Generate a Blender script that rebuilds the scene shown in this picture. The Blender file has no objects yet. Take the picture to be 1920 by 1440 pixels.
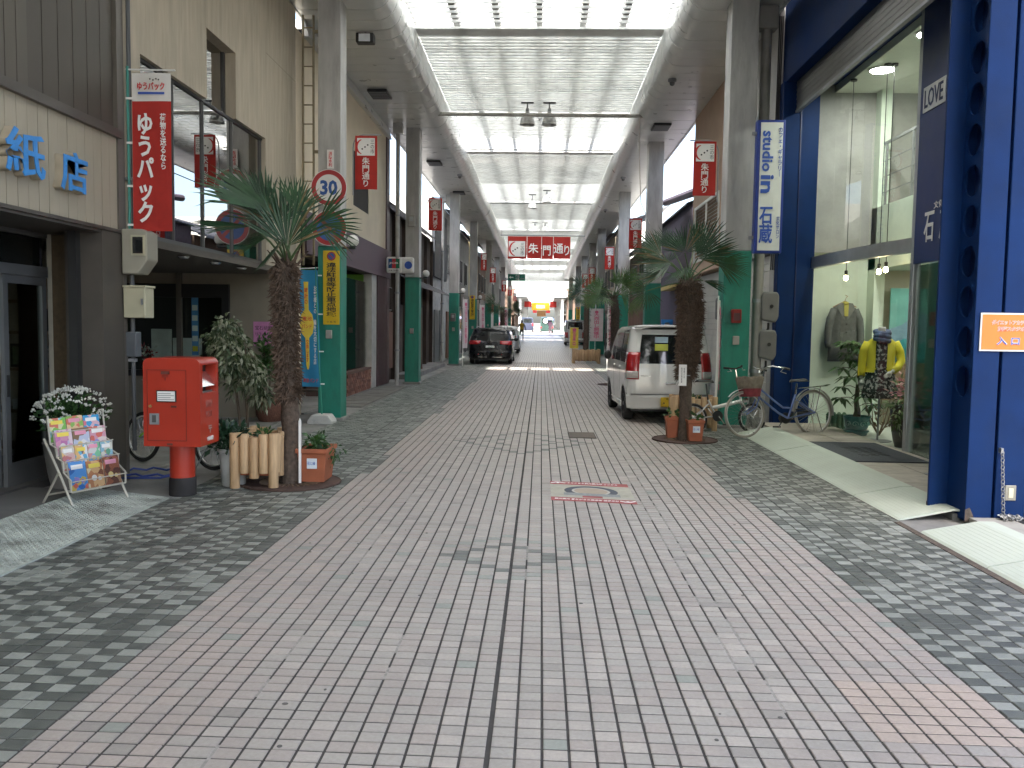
import bpy, math, random
from mathutils import Vector, Matrix, Euler
R_ = math.radians
rnd = random.Random(7)
scene = bpy.context.scene
COL = scene.collection

# ------------------------------------------------------------------ camera, sky, sun, exposure
cam_d = bpy.data.cameras.new("camera"); cam = bpy.data.objects.new("camera", cam_d); COL.objects.link(cam)
cam_d.sensor_fit = 'HORIZONTAL'; cam_d.sensor_width = 36.0; cam_d.lens = 1608/1920*36
cam_d.clip_start = 0.05; cam_d.clip_end = 4000
_yaw = math.atan(53/1608); _pitch = math.atan(110/1608); _roll = 0.0145
cam.matrix_world = (Matrix.Translation((0, 0, 1.62)) @ Matrix.Rotation(_yaw, 4, 'Z')
                    @ Matrix.Rotation(math.pi/2-_pitch, 4, 'X') @ Matrix.Rotation(_roll, 4, 'Z'))
scene.camera = cam
SUN_DIR = Vector((0.07, 0.62, -1.0)).normalized()          # the way the sunlight travels
world = bpy.data.worlds.new("World"); scene.world = world; world.use_nodes = True
wn = world.node_tree.nodes; wl = world.node_tree.links
sky = wn.new("ShaderNodeTexSky"); sky.sky_type = 'NISHITA'; sky.sun_disc = False
sky.sun_elevation = math.asin(-SUN_DIR.z); sky.sun_rotation = math.atan2(-SUN_DIR.x, -SUN_DIR.y)
sky.dust_density = 4.0; sky.air_density = 1.0; sky.ozone_density = .6
wl.new(sky.outputs[0], wn["Background"].inputs[0]); wn["Background"].inputs[1].default_value = 0.15
sun_d = bpy.data.lights.new("sun", 'SUN'); sun_d.energy = 4.0; sun_d.angle = R_(0.5); sun_d.color = (1.0, 0.95, 0.87)
sun = bpy.data.objects.new("sun", sun_d); COL.objects.link(sun)
sun.rotation_euler = SUN_DIR.to_track_quat('-Z', 'Y').to_euler(); sun.location = (0, 0, 30)
scene.view_settings.view_transform = 'Standard'; scene.view_settings.look = 'None'
scene.view_settings.gamma = 1.0; scene.view_settings.exposure = 2.4; scene.view_settings.use_curve_mapping = False
scene.cycles.use_denoising = True
scene.cycles.max_bounces = 10; scene.cycles.diffuse_bounces = 6; scene.cycles.glossy_bounces = 4
scene.cycles.transmission_bounces = 6; scene.cycles.transparent_max_bounces = 12
scene.cycles.sample_clamp_indirect = 6.0
scene.cycles.caustics_reflective = False; scene.cycles.caustics_refractive = False

# ------------------------------------------------------------------ helpers
class B:
    """collects faces of ONE mesh"""
    def __init__(s): s.v = []; s.f = []; s.m = []
    def add(s, vs, fs, m=0):
        o = len(s.v); s.v += [tuple(p) for p in vs]; s.f += [tuple(i+o for i in f) for f in fs]; s.m += [m]*len(fs); return s
    def box(s, x0, x1, y0, y1, z0, z1, m=0):
        return s.add([(x0,y0,z0),(x1,y0,z0),(x1,y1,z0),(x0,y1,z0),(x0,y0,z1),(x1,y0,z1),(x1,y1,z1),(x0,y1,z1)],
                     [(0,3,2,1),(4,5,6,7),(0,1,5,4),(1,2,6,5),(2,3,7,6),(3,0,4,7)], m)
    def cbox(s, c, d, m=0):
        return s.box(c[0]-d[0]/2, c[0]+d[0]/2, c[1]-d[1]/2, c[1]+d[1]/2, c[2]-d[2]/2, c[2]+d[2]/2, m)
    def quad(s, a, b, c, d, m=0): return s.add([a,b,c,d], [(0,1,2,3)], m)
    def tube(s, pts, r, n=8, m=0, caps=True, closed=False):
        pts = [Vector(p) for p in pts]; k = len(pts)
        rs = r if isinstance(r, (list, tuple)) else [r]*k
        vs = []; up = None
        for i, p in enumerate(pts):
            if closed: t = pts[(i+1) % k]-pts[i-1]
            else: t = pts[min(i+1, k-1)]-pts[max(i-1, 0)]
            t.normalize()
            if up is None:
                a = Vector((0,0,1)) if abs(t.z) < .9 else Vector((1,0,0)); up = t.cross(a).normalized()
            up = (up - t*up.dot(t)).normalized(); w = t.cross(up)
            for j in range(n):
                an = 2*math.pi*j/n; vs.append(p+(up*math.cos(an)+w*math.sin(an))*rs[i])
        fs = []
        for i in range(k if closed else k-1):
            i2 = (i+1) % k
            for j in range(n): fs.append((i*n+j, i*n+(j+1) % n, i2*n+(j+1) % n, i2*n+j))
        if caps and not closed: fs += [tuple(range(n-1, -1, -1)), tuple((k-1)*n+j for j in range(n))]
        return s.add(vs, fs, m)
    def lathe(s, prof, n=16, m=0, c=(0,0,0), ax='z', sx=1, sy=1):
        vs = []; fs = []
        for r, z in prof:
            for j in range(n):
                a = 2*math.pi*j/n; x, y = r*math.cos(a)*sx, r*math.sin(a)*sy
                p = (x,y,z) if ax == 'z' else ((z,x,y) if ax == 'x' else (y,z,x))
                vs.append((p[0]+c[0], p[1]+c[1], p[2]+c[2]))
        k = len(prof)
        for i in range(k-1):
            for j in range(n): fs.append((i*n+j, i*n+(j+1) % n, (i+1)*n+(j+1) % n, (i+1)*n+j))
        if prof[0][0] > 1e-6: fs.append(tuple(range(n-1, -1, -1)))
        if prof[-1][0] > 1e-6: fs.append(tuple((k-1)*n+j for j in range(n)))
        return s.add(vs, fs, m)
    def ball(s, c, r, n=12, m=0, sz=1, sx=1, sy=1):
        k = max(4, n//2)
        return s.lathe([(r*math.sin(math.pi*i/k)+(1e-7 if i in (0,k) else 0), -r*sz*math.cos(math.pi*i/k)) for i in range(k+1)], n, m, c, 'z', sx, sy)
    def prism(s, pts, a, b, plane='xy', m=0):
        """extrude a 2D outline between a and b along the missing axis"""
        def p3(p, h): return (p[0],p[1],h) if plane == 'xy' else ((p[0],h,p[1]) if plane == 'xz' else (h,p[0],p[1]))
        n = len(pts)
        vs = [p3(p,a) for p in pts]+[p3(p,b) for p in pts]
        fs = [tuple(range(n-1,-1,-1)), tuple(range(n,2*n))]+[(i,(i+1)%n,n+(i+1)%n,n+i) for i in range(n)]
        return s.add(vs, fs, m)
    def grid(s, fn, us, vs_, m=0, flip=False):
        nu, nv = len(us), len(vs_)
        P = [fn(u,v) for u in us for v in vs_]
        F = []
        for i in range(nu-1):
            for j in range(nv-1):
                q = (i*nv+j, (i+1)*nv+j, (i+1)*nv+j+1, i*nv+j+1); F.append(q[::-1] if flip else q)
        return s.add(P, F, m)
    def xf(s, mtx, start=0):
        s.v = s.v[:start]+[tuple(mtx @ Vector(p)) for p in s.v[start:]]; return s
    def build(s, name, mats, parent=None, smooth=False, W=False, kind=None, bevel=0):
        me = bpy.data.meshes.new(name)
        v = s.v
        if W and parent:
            l = parent.location; v = [(p[0]-l.x, p[1]-l.y, p[2]-l.z) for p in v]
        me.from_pydata(v, [], s.f)
        if not isinstance(mats, (list, tuple)): mats = [mats]
        for mm in mats: me.materials.append(mm)
        if len(mats) > 1: me.polygons.foreach_set("material_index", s.m)
        if smooth:
            me.polygons.foreach_set("use_smooth", [True]*len(me.polygons))
            if smooth is not True: me.set_sharp_from_angle(angle=R_(smooth))
        me.update()
        o = bpy.data.objects.new(name, me); COL.objects.link(o)
        if parent: o.parent = parent
        if kind: o['kind'] = kind
        if bevel:
            b = o.modifiers.new("bevel", 'BEVEL'); b.width = bevel; b.segments = 2; b.limit_method = 'ANGLE'
        return o

def tag(o, label, cat, group=None):
    o['label'] = label; o['category'] = cat
    if group: o['group'] = group
    return o
def thing(name, label, cat, loc=(0,0,0), rz=0, group=None):
    o = bpy.data.objects.new(name, None); COL.objects.link(o); o.empty_display_size = .2
    o.location = loc; o.rotation_euler = (0,0,rz); return tag(o, label, cat, group)
def struct(o): o['kind'] = 'structure'; return o
def kids(o): return [c for c in bpy.data.objects if c.parent == o]
def dup(root, loc=None, rz=None, label=None, group=None):
    ch = {}
    for c in bpy.data.objects:
        if c.parent: ch.setdefault(c.parent.name, []).append(c)
    def rec(o, par):
        c = o.copy(); COL.objects.link(c)
        if par: c.parent = par
        for k in ch.get(o.name, []): rec(k, c)
        return c
    r = rec(root, None)
    if loc is not None: r.location = loc
    if rz is not None: r.rotation_euler = (0,0,rz)
    if label: r['label'] = label
    if group: r['group'] = group
    return r

# ------------------------------------------------------------------ materials
_mc = {}
def M(name, col, rough=.6, metal=0, var=.12, vs=6.0, dirt=0, ds=.8, bump=0, bs=60, spec=.5, emit=0, stretch=None, coat=0, dirtcol=(.05,.045,.04), trans=0, sub=None, aniso=None):
    if name in _mc: return _mc[name]
    m = bpy.data.materials.new(name); m.use_nodes = True; nt = m.node_tree; N = nt.nodes; L = nt.links
    p = N["Principled BSDF"]; p.inputs["Roughness"].default_value = rough; p.inputs["Metallic"].default_value = metal
    p.inputs["Specular IOR Level"].default_value = spec; p.inputs["Coat Weight"].default_value = coat
    c4 = (*col, 1)
    geo = N.new("ShaderNodeNewGeometry"); src = geo.outputs["Position"]
    if stretch:
        mp = N.new("ShaderNodeMapping"); mp.inputs["Scale"].default_value = stretch; L.new(src, mp.inputs[0]); src = mp.outputs[0]
    out = None
    if var:
        nz = N.new("ShaderNodeTexNoise"); nz.inputs["Scale"].default_value = vs; nz.inputs["Detail"].default_value = 5
        L.new(src, nz.inputs["Vector"])
        mx = N.new("ShaderNodeMix"); mx.data_type = 'RGBA'
        mr = N.new("ShaderNodeMapRange"); mr.inputs[1].default_value = .3; mr.inputs[2].default_value = .7
        L.new(nz.outputs[0], mr.inputs[0]); L.new(mr.outputs[0], mx.inputs[0])
        mx.inputs[6].default_value = (*[c*(1-var) for c in col], 1); mx.inputs[7].default_value = (*[min(1, c*(1+var)) for c in col], 1)
        out = mx.outputs[2]
        rr = N.new("ShaderNodeMapRange"); rr.inputs[3].default_value = max(0, rough-.08); rr.inputs[4].default_value = min(1, rough+.08)
        L.new(nz.outputs[0], rr.inputs[0]); L.new(rr.outputs[0], p.inputs["Roughness"])
    if dirt:
        n2 = N.new("ShaderNodeTexNoise"); n2.inputs["Scale"].default_value = ds; n2.inputs["Detail"].default_value = 9; n2.inputs["Roughness"].default_value = .7
        L.new(src, n2.inputs["Vector"])
        m2 = N.new("ShaderNodeMapRange"); m2.inputs[1].default_value = .48; m2.inputs[2].default_value = .75; m2.inputs[4].default_value = dirt
        L.new(n2.outputs[0], m2.inputs[0])
        mx = N.new("ShaderNodeMix"); mx.data_type = 'RGBA'; L.new(m2.outputs[0], mx.inputs[0])
        if out: L.new(out, mx.inputs[6])
        else: mx.inputs[6].default_value = c4
        mx.inputs[7].default_value = (*dirtcol, 1); out = mx.outputs[2]
    if out: L.new(out, p.inputs["Base Color"])
    else: p.inputs["Base Color"].default_value = c4
    if bump:
        n3 = N.new("ShaderNodeTexNoise"); n3.inputs["Scale"].default_value = bs; n3.inputs["Detail"].default_value = 3; L.new(src, n3.inputs["Vector"])
        b = N.new("ShaderNodeBump"); b.inputs["Strength"].default_value = bump; b.inputs["Distance"].default_value = .01
        L.new(n3.outputs[0], b.inputs["Height"]); L.new(b.outputs[0], p.inputs["Normal"])
    if emit:
        p.inputs["Emission Color"].default_value = c4; p.inputs["Emission Strength"].default_value = emit
    if trans:                                     # thin sheet that lets light through (leaves, cloth, plastic roofing)
        t = N.new("ShaderNodeBsdfTranslucent"); mixs = N.new("ShaderNodeMixShader"); mixs.inputs[0].default_value = trans
        if out: L.new(out, t.inputs[0])
        else: t.inputs[0].default_value = c4
        o = N["Material Output"]; L.new(p.outputs[0], mixs.inputs[1]); L.new(t.outputs[0], mixs.inputs[2]); L.new(mixs.outputs[0], o.inputs[0])
    _mc[name] = m; return m
def glass(name, tint=(.9,.95,.92), refl=1.0, base=.04):
    if name in _mc: return _mc[name]
    m = bpy.data.materials.new(name); m.use_nodes = True; nt = m.node_tree; N = nt.nodes; L = nt.links
    N.remove(N["Principled BSDF"])
    t = N.new("ShaderNodeBsdfTransparent"); t.inputs[0].default_value = (*tint,1)
    g = N.new("ShaderNodeBsdfGlossy"); g.inputs["Roughness"].default_value = .01
    lw = N.new("ShaderNodeLayerWeight"); lw.inputs[0].default_value = .15
    mr = N.new("ShaderNodeMapRange"); mr.inputs[3].default_value = base; mr.inputs[4].default_value = refl
    L.new(lw.outputs["Fresnel"], mr.inputs[0])
    mx = N.new("ShaderNodeMixShader"); L.new(mr.outputs[0], mx.inputs[0]); L.new(t.outputs[0], mx.inputs[1]); L.new(g.outputs[0], mx.inputs[2])
    L.new(mx.outputs[0], N["Material Output"].inputs[0]); _mc[name] = m; return m

white = M("white_paint", (.78,.78,.75), .5, var=.05)
black = M("black_plastic", (.02,.02,.02), .45, var=.1)
rubber = M("rubber", (.018,.018,.018), .8, var=.2)
chrome = M("chrome", (.75,.75,.75), .18, 1, var=.05)
alu = M("aluminium", (.50,.52,.53), .4, .8, var=.08, dirt=.25)
steel = M("grey_steel", (.30,.31,.32), .5, .5, var=.1, dirt=.3)
redcloth = M("red_cloth", (.44,.032,.024), .85, var=.07, vs=14, trans=.25)
whiteprint = M("white_print", (.80,.79,.76), .8, var=.03)
blackprint = M("black_print", (.025,.025,.025), .7, var=.05)
redprint = M("red_print", (.55,.03,.03), .7, var=.04)
blueprint = M("blue_print", (.03,.09,.40), .7, var=.04)
clearglass = glass("clear_glass")
darkglass = M("dark_glass", (.012,.014,.014), .06, 0, var=0, spec=.9)

# ------------------------------------------------------------------ lettering
def text(parent, s, w, h, loc, rot, mat, name='lettering', depth=.004, bold=0.0, W=True, spin=0, keep=False):
    """a flat piece of print, w x h metres, centred on loc; rot: 'cam' faces -Y, '+x' / '-x' face those ways, 'up' lies on the ground"""
    cu = bpy.data.curves.new(name, 'FONT'); cu.body = s; cu.align_x = 'CENTER'; cu.align_y = 'CENTER'
    cu.extrude = depth/2; cu.offset = bold; cu.space_line = .95; cu.resolution_u = 2
    t = bpy.data.objects.new("tmp", cu); COL.objects.link(t)
    dg = bpy.context.evaluated_depsgraph_get(); me = bpy.data.meshes.new_from_object(t.evaluated_get(dg)); bpy.data.objects.remove(t); bpy.data.curves.remove(cu)
    me.name = name; me.materials.clear(); me.materials.append(mat)
    xs = [v.co.x for v in me.vertices]; ys = [v.co.y for v in me.vertices]
    if not xs: return None
    x0, x1, y0, y1 = min(xs), max(xs), min(ys), max(ys)
    sx = w/max(1e-6, x1-x0); sy = h/max(1e-6, y1-y0)
    if keep: sx = sy = min(sx, sy)
    rots = {'cam': Euler((R_(90),0,0)), '+x': Euler((R_(90),0,R_(90))), '-x': Euler((R_(90),0,R_(-90))), 'up': Euler((0,0,0))}
    rm = (rots[rot] if isinstance(rot, str) else rot).to_matrix().to_4x4()
    l = Vector(loc)
    if W and parent: l = l-parent.location
    mt = Matrix.Translation(l) @ rm @ Matrix.Rotation(R_(spin), 4, 'Z') @ Matrix.Diagonal((sx,sy,1,1)) @ Matrix.Translation((-(x0+x1)/2, -(y0+y1)/2, 0))
    me.transform(mt); me.update()
    o = bpy.data.objects.new(name, me); COL.objects.link(o); o.parent = parent; return o
def V(s): return "\n".join(s)

def leafscatter(b, c, r, n, size, m=0, mats=1, seed=0, up=.3, droop=.0, flat=(1,1,1)):
    g = random.Random(seed)
    for _ in range(n):
        while True:
            p = Vector((g.uniform(-1,1), g.uniform(-1,1), g.uniform(-1,1)))
            if p.length < 1: break
        p = p*(.45+.55*g.random()); d = Vector((p.x, p.y, p.z*.6+up-droop*g.random()))
        d = (d+Vector((g.uniform(-.6,.6), g.uniform(-.6,.6), g.uniform(-.6,.6)))).normalized()
        o = Vector((c[0]+p.x*r*flat[0], c[1]+p.y*r*flat[1], c[2]+p.z*r*flat[2]))
        s = d.cross(Vector((g.uniform(-1,1), g.uniform(-1,1), g.uniform(-1,1))))
        if s.length < .05: continue
        s.normalize(); k = size*g.uniform(.6,1.3); w = k*.26; nn = d.cross(s)
        mid = o+d*k*.5-nn*k*.06; tip = o+d*k-nn*k*.12-Vector((0,0,droop*k*.4))
        b.add([o, mid+s*w, tip, mid-s*w, o+d*k*.5-nn*k*.16], [(0,1,2,4),(0,4,2,3)], m+g.randrange(mats))
    return b

# ================================================================== GROUND
def gz(y): return max(0.0, (y-38)*.0095)                 # the street climbs gently farther on
concrete = M("concrete", (.24,.235,.22), .85, var=.18, vs=3, dirt=.6, ds=1.3, bump=.25, bs=40)
asphalt = M("far_ground", (.16,.155,.15), .9, var=.15)
b = B()
ys = [-400,-60,-12,0,20,38,60,90,140,300,900,2500]
for i in range(len(ys)-1):
    y0, y1 = ys[i], ys[i+1]; z0, z1 = min(gz(y0), 3)-.014, min(gz(y1), 3)-.014
    b.quad((-1500,y0,z0), (1500,y0,z0), (1500,y1,z1), (-1500,y1,z1))
struct(b.build('ground', asphalt))
b = B(); b.box(-9,-3.36,-8,38,-.3,0); struct(b.build('concrete_apron', concrete))
b = B(); b.box(3.08,9,-8,38,-.3,.003); struct(b.build('concrete_apron', concrete))

def tilemat(n, c, var=.10):
    if n.startswith("tile_") and "dark" not in n: c = (c[0]*1.0, c[1]*.98, c[2]*.955)
    return M(n, c, .46, var=var, vs=55, dirt=.38 if n.startswith("tile") else .2, ds=1.1, bump=.35, bs=220, dirtcol=tuple(x*.55 for x in c), spec=.5)
PINK = [tilemat("tile_pink_a",(.345,.312,.288)), tilemat("tile_pink_b",(.372,.328,.300)), tilemat("tile_grey_pink",(.345,.325,.300)),
        tilemat("tile_pale",(.395,.365,.335)), tilemat("tile_dark",(.135,.145,.130)), tilemat("tile_green_grey",(.265,.285,.258)), tilemat("tile_new_pink",(.42,.352,.305)), tilemat("tile_dull",(.285,.268,.248))]
GREY = [tilemat("paver_dark",(.084,.092,.081)), tilemat("paver_mid",(.115,.123,.108)), tilemat("paver_light",(.245,.257,.228)), tilemat("paver_pale",(.29,.302,.27))]
joint = M("joint_sand", (.050,.046,.043), .95, var=.3, vs=12)
XL, XR, NC = -1.93, 1.99, 38
PW = (XR-XL)/NC; PR = .084
SHEAR = -.018
def tile(b, x0, x1, y0, y1, m, rg, h=.0055):
    dz = rg.uniform(-.0012, .0012); k = SHEAR
    a = [(x0,y0+k*x0), (x1,y0+k*x1), (x1,y1+k*x1), (x0,y1+k*x0)]
    e = .0022
    t = [(x0+e,y0+e+k*x0), (x1-e,y0+e+k*x1), (x1-e,y1-e+k*x1), (x0+e,y1-e+k*x0)]
    zt = dz
    b.add([(x,y,-h) for x,y in a]+[(x,y,zt-e) for x,y in a]+[(x,y,zt) for x,y in t],
          [(8,9,10,11)]+[(i,(i+1)%4,4+(i+1)%4,4+i) for i in range(4)]+[(4+i,4+(i+1)%4,8+(i+1)%4,8+i) for i in range(4)], m)
def edge_is_grey(side, row):                               # the pink edge steps in and out by one tile
    y = row*PR
    return math.sin(y*2.1+side*1.7)+math.sin(y*.83+side) > 1.0 and y > 6
def pinktone(c, r, rg):
    dc = abs(c-16)
    d = dc+abs(r-70)
    if d == 4 or d == 3 and r in (70,) and dc: return 4
    if d in (7,) and rg.random() < .8: return 5
    d2 = dc*1.5+abs(r-141)
    if 12.5 <= d2 < 14.0 or 6.5 <= d2 < 7.9 and dc > 1: return 4 if rg.random() < .9 else 5
    if c >= 32 and 40 <= r <= 46: return 6
    q = rg.random()
    if q < .035: return 7
    if q < .045: return 5
    return rg.choice((0,2,2,3,2,0)) if 5 < c < 32 else rg.choice((1,1,0,1,0,2))
def lay(name, cols, mats, nsingle, pick, xs_of, ymin, ymax, bedx):
    root = B(); x0, x1 = bedx
    root.box(x0, x1, ymin, ymax, -.25, -.0042)
    base = struct(root.build(name, joint))
    rg = random.Random(len(name)+int(x0*100)+500); alltiles = []
    for r in range(int(ymin/PR), int(ymax/PR)):
        for (a, c_, m) in xs_of(r, rg):
            jx = .0065 if m >= 0 else .0065
            alltiles.append((r, a, c_, m))
    vis = [t for t in alltiles if t[0]*PR > 2.95 and abs((t[1]+t[2])/2+.05) < .612*t[0]*PR+.1]
    vis.sort(key=lambda t: t[0]+abs(t[1])*.5); single = set(map(id, vis[:nsingle]))
    rest = B()
    cache = {}
    for t in alltiles:
        r, a, c_, m = t; y0 = r*PR+.0054; y1 = (r+1)*PR-.0054
        if id(t) in single:
            w = round(c_-a, 3); key = (w, m)
            if key not in cache:
                bb = B(); bb2 = B(); tile(bb, 0, w, 0, y1-y0, 0, rg)
                o = bb.build('tile', mats[m], base); cache[key] = o
            else:
                o = cache[key].copy(); COL.objects.link(o)
            o.location = (a, y0+SHEAR*a, rg.uniform(-.0012,.0012)); o.rotation_euler = (rg.uniform(-.004,.004), rg.uniform(-.004,.004), 0)
        else: tile(rest, a, c_, y0, y1, m, rg)
    rest.build('tile', mats, base, kind='stuff')
    return base
def pink_row(r, rg):
    out = []
    for c in range(NC):
        if (c < 1 and edge_is_grey(0, r)) or (c >= NC-1 and edge_is_grey(1, r)): continue
        g0 = .0056 if c != 17 else .0105
        g1 = .0056 if c != 16 else .0105
        out.append((XL+c*PW+g0, XL+(c+1)*PW-g1, pinktone(c, r, rg)))
    return out
def grey_row(x0, x1, side):
    def f(r, rg):
        out = []; w = PW*1.0; off = (r % 2)*w*.5*0+XL % w
        a0, a1 = x0, x1
        if side == 0 and edge_is_grey(0, r): a1 = XL+PW
        if side == 1 and edge_is_grey(1, r): a0 = XR-PW
        x = math.floor((a0-1)/w)*w+off
        while x < a1:
            p, q = max(x, a0)+(.0035 if abs(x-(-2.445 if side == 0 else 2.195)) > w*.5 else .010), min(x+w, a1)-.0035
            if q-p > .03: out.append((p, q, (rg.choice((2,2,3)) if rg.random() < (.72 if (round(x/w)+r) % 2 else .10) else rg.choice((0,0,1)))))
            x += w
        return out
    return f
YT = 38
lay('street', NC, PINK, 300, None, pink_row, -6, YT, (XL-.004, XR+.004))
lay('pavement', 7, GREY, 300, None, grey_row(-3.36, XL-.003, 0), -6, YT, (-3.36, XL-.004))
lay('pavement', 6, GREY, 300, None, grey_row(XR+.003, 3.08, 1), -6, YT, (XR+.004, 3.08))

smear = B(); sg = random.Random(12)
for c_, ya, yb in ((29,2.5,12),(28,4,9),(7,2.5,8),(18,5.4,6.3),(12,3.8,4.4)):
    yy = ya
    while yy < yb:
        l_ = sg.uniform(.08,.5)
        if sg.random() < .75: x_ = XL+c_*PW; smear.box(x_-.0065, x_+.0065, yy, yy+l_, -.012, -.0018)
        yy += l_+sg.uniform(.02,.25)
o = struct(smear.build('grout_smear', M("grout_pale",(.30,.285,.26),.9,var=.25,vs=30)))
gum = B(); sg = random.Random(3)
for i in range(70):
    x_, y_, r_ = sg.uniform(-2.6,2.8), sg.uniform(2.8,14), sg.uniform(.005,.012)
    gum.lathe([(r_,.0),(r_*.9,.0022),(.0001,.0028)],9,0,(x_,y_,.0006),'z',sg.uniform(.7,1.3),1)
struct(gum.build('gum_spots', M("old_gum",(.10,.095,.088),.8,var=.3)))
def farpave():
    m = bpy.data.materials.new("far_paving"); m.use_nodes = True; N = m.node_tree.nodes; L = m.node_tree.links
    p = N["Principled BSDF"]; p.inputs["Roughness"].default_value = .42
    g = N.new("ShaderNodeNewGeometry"); br = N.new("ShaderNodeTexBrick"); br.offset = 0
    br.inputs["Color1"].default_value = (.35,.302,.29,1); br.inputs["Color2"].default_value = (.32,.285,.275,1); br.inputs["Mortar"].default_value = (.075,.07,.065,1)
    br.inputs["Scale"].default_value = 1; br.inputs["Mortar Size"].default_value = .009; br.inputs["Brick Width"].default_value = PW; br.inputs["Row Height"].default_value = .1
    L.new(g.outputs["Position"], br.inputs["Vector"]); L.new(br.outputs[0], p.inputs["Base Color"]); return m
b = B()
for y0, y1 in [(YT,48),(48,60),(60,80),(80,110),(110,150),(150,240)]:
    b.quad((-2,y0,gz(y0)), (2.02,y0,gz(y0)), (2.02,y1,gz(y1)), (-2,y1,gz(y1)))
struct(b.build('street', farpave()))
b = B()
for y0, y1 in [(YT,48),(48,60),(60,80),(80,110),(110,150),(150,240)]:
    for x0, x1 in ((-5,-2.004),(2.024,5)): b.quad((x0,y0,gz(y0)), (x1,y0,gz(y0)), (x1,y1,gz(y1)), (x0,y1,gz(y1)))
struct(b.build('pavement', M("far_pavers", (.19,.205,.195), .75, var=.3, vs=9)))

# ================================================================== ARCADE ROOF
arc = thing('arcade_roof', 'long white arcade roof of slats, glowing skylights and rounded soffit edges above the street', 'roof', (-.13, 0, 6.8))
slatwhite = M("slat_white", (.66,.67,.65), .35, .25, var=.10, vs=5, dirt=.35, ds=1.0, stretch=(1,.3,1), dirtcol=(.30,.29,.26))
soffitmat = M("soffit_white", (.66,.67,.65), .30, .15, var=.05, vs=2.5, dirt=.10, ds=.5, dirtcol=(.36,.34,.31))
louvre = M("skylight_louvre", (.74,.75,.73), .5, var=.12, vs=4, dirt=.15, ds=1.2, dirtcol=(.45,.44,.41), trans=.10)
sheet = M("skylight_sheet", (.86,.875,.865), .5, var=.08, vs=1.4, dirt=.25, ds=.6, dirtcol=(.45,.44,.41), trans=.85)
deck = M("roof_deck", (.12,.12,.115), .8)
CL, CR = -2.55, 2.29                         # inner edges of the rounded noses
SZ = 6.8
def nose(xo, xe, sx, y0, y1, b):             # a soffit panel: flat from the wall, rolled up round the nose
    pts = [(xo, SZ)]
    r = .36
    for i in range(7):
        a = math.pi/2*i/6; pts.append((xe - sx*r + sx*r*math.sin(a), SZ+r-r*math.cos(a)))
    pts.append((xe, SZ+.62))
    vs = []
    for x, z in pts: vs += [(x,y0,z), (x,y1,z)]
    fs = []
    for i in range(len(pts)-1):
        q = (2*i, 2*i+1, 2*i+3, 2*i+2); fs.append(q if sx > 0 else q[::-1])
    # thin return edges so every panel has a real joint
    e = []
    for x, z in pts: e += [(x, y0, z+.03)]
    b.add(vs, fs)
    n = len(pts); vv = [(x,y0,z) for x,z in pts]+[(x-(.03*sx if i > 6 else 0),y0,z+(.03 if i < 7 else 0)) for i,(x,z) in enumerate(pts)]
    b.add(vv, [(i,i+1,n+i+1,n+i) for i in range(n-1)])
    vv = [(x,y1,z) for x,z in pts]+[(x-(.03*sx if i > 6 else 0),y1,z+(.03 if i < 7 else 0)) for i,(x,z) in enumerate(pts)]
    b.add(vv, [(i,i+1,n+i+1,n+i) for i in range(n-1)])
Y0, Y1 = -20.0, 96.0
PITCH = .5
for (xo, xe, sx) in ((-4.16, CL, 1), (3.78, CR, -1)):
    first = None; rest = B(); cnt = 0
    k = int((Y1-Y0)/PITCH)
    for i in range(k):
        y0 = Y0+i*PITCH+.009; y1 = Y0+(i+1)*PITCH-.009
        if y0 > 9 and cnt < 140:
            cnt += 1
            if first is None:
                bb = B(); nose(xo+.13, xe+.13, sx, 0, PITCH-.018, bb); bb.v = [(x,y,z-SZ) for x,y,z in bb.v]
                first = bb.build('soffit_panel', soffitmat, arc, smooth=35); o = first
            else: o = first.copy(); COL.objects.link(o)
            o.location = (0, y0, rnd.uniform(-.003,.003))
        else: nose(xo, xe, sx, y0, y1, rest)
    rest.build('soffit_panel', soffitmat, arc, W=True, kind='stuff', smooth=35)
# cross slats: skylight bays alternate with closer set slat bays
slat0 = None; lou0 = None; ns = nl = 0; rs, rl = B(), B(); beams = []
bays = []
y = 0.3-11.75
while y < Y1-3:
    bays.append(('sky', y, y+4.9)); bays.append(('beam', y+4.9, y+5.35)); bays.append(('slat', y+5.35, y+11.55)); y += 11.75
bays.insert(0, ('slat', Y0, -11.6))
CZ = 7.36
def slat(b, kind, y):
    if kind == 'slat':
        x0, x1 = CL+.01, CR-.01
        b.add([(x0,y+.010,CZ-.022), (x1,y+.010,CZ-.022), (x1,y+.040,CZ-.022), (x0,y+.040,CZ-.022), (x0,y+.050,CZ+.0), (x1,y+.050,CZ+.0), (x1,y+.185,CZ+.006), (x0,y+.185,CZ+.006), (x0,y+.010,CZ+.03), (x1,y+.010,CZ+.03), (x0,y+.185,CZ+.03), (x1,y+.185,CZ+.03)],
              [(0,3,2,1),(3,4,5,2),(4,7,6,5),(0,1,9,8),(7,10,11,6)])
    else:
        b.add([(CL+.01,y,CZ), (CR-.01,y,CZ), (CR-.01,y+.03,CZ), (CL+.01,y+.03,CZ), (CL+.01,y,CZ+.05), (CR-.01,y,CZ+.05), (CR-.01,y+.03,CZ+.05), (CL+.01,y+.03,CZ+.05)],
              [(0,3,2,1),(0,1,5,4),(3,7,6,2)])
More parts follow.
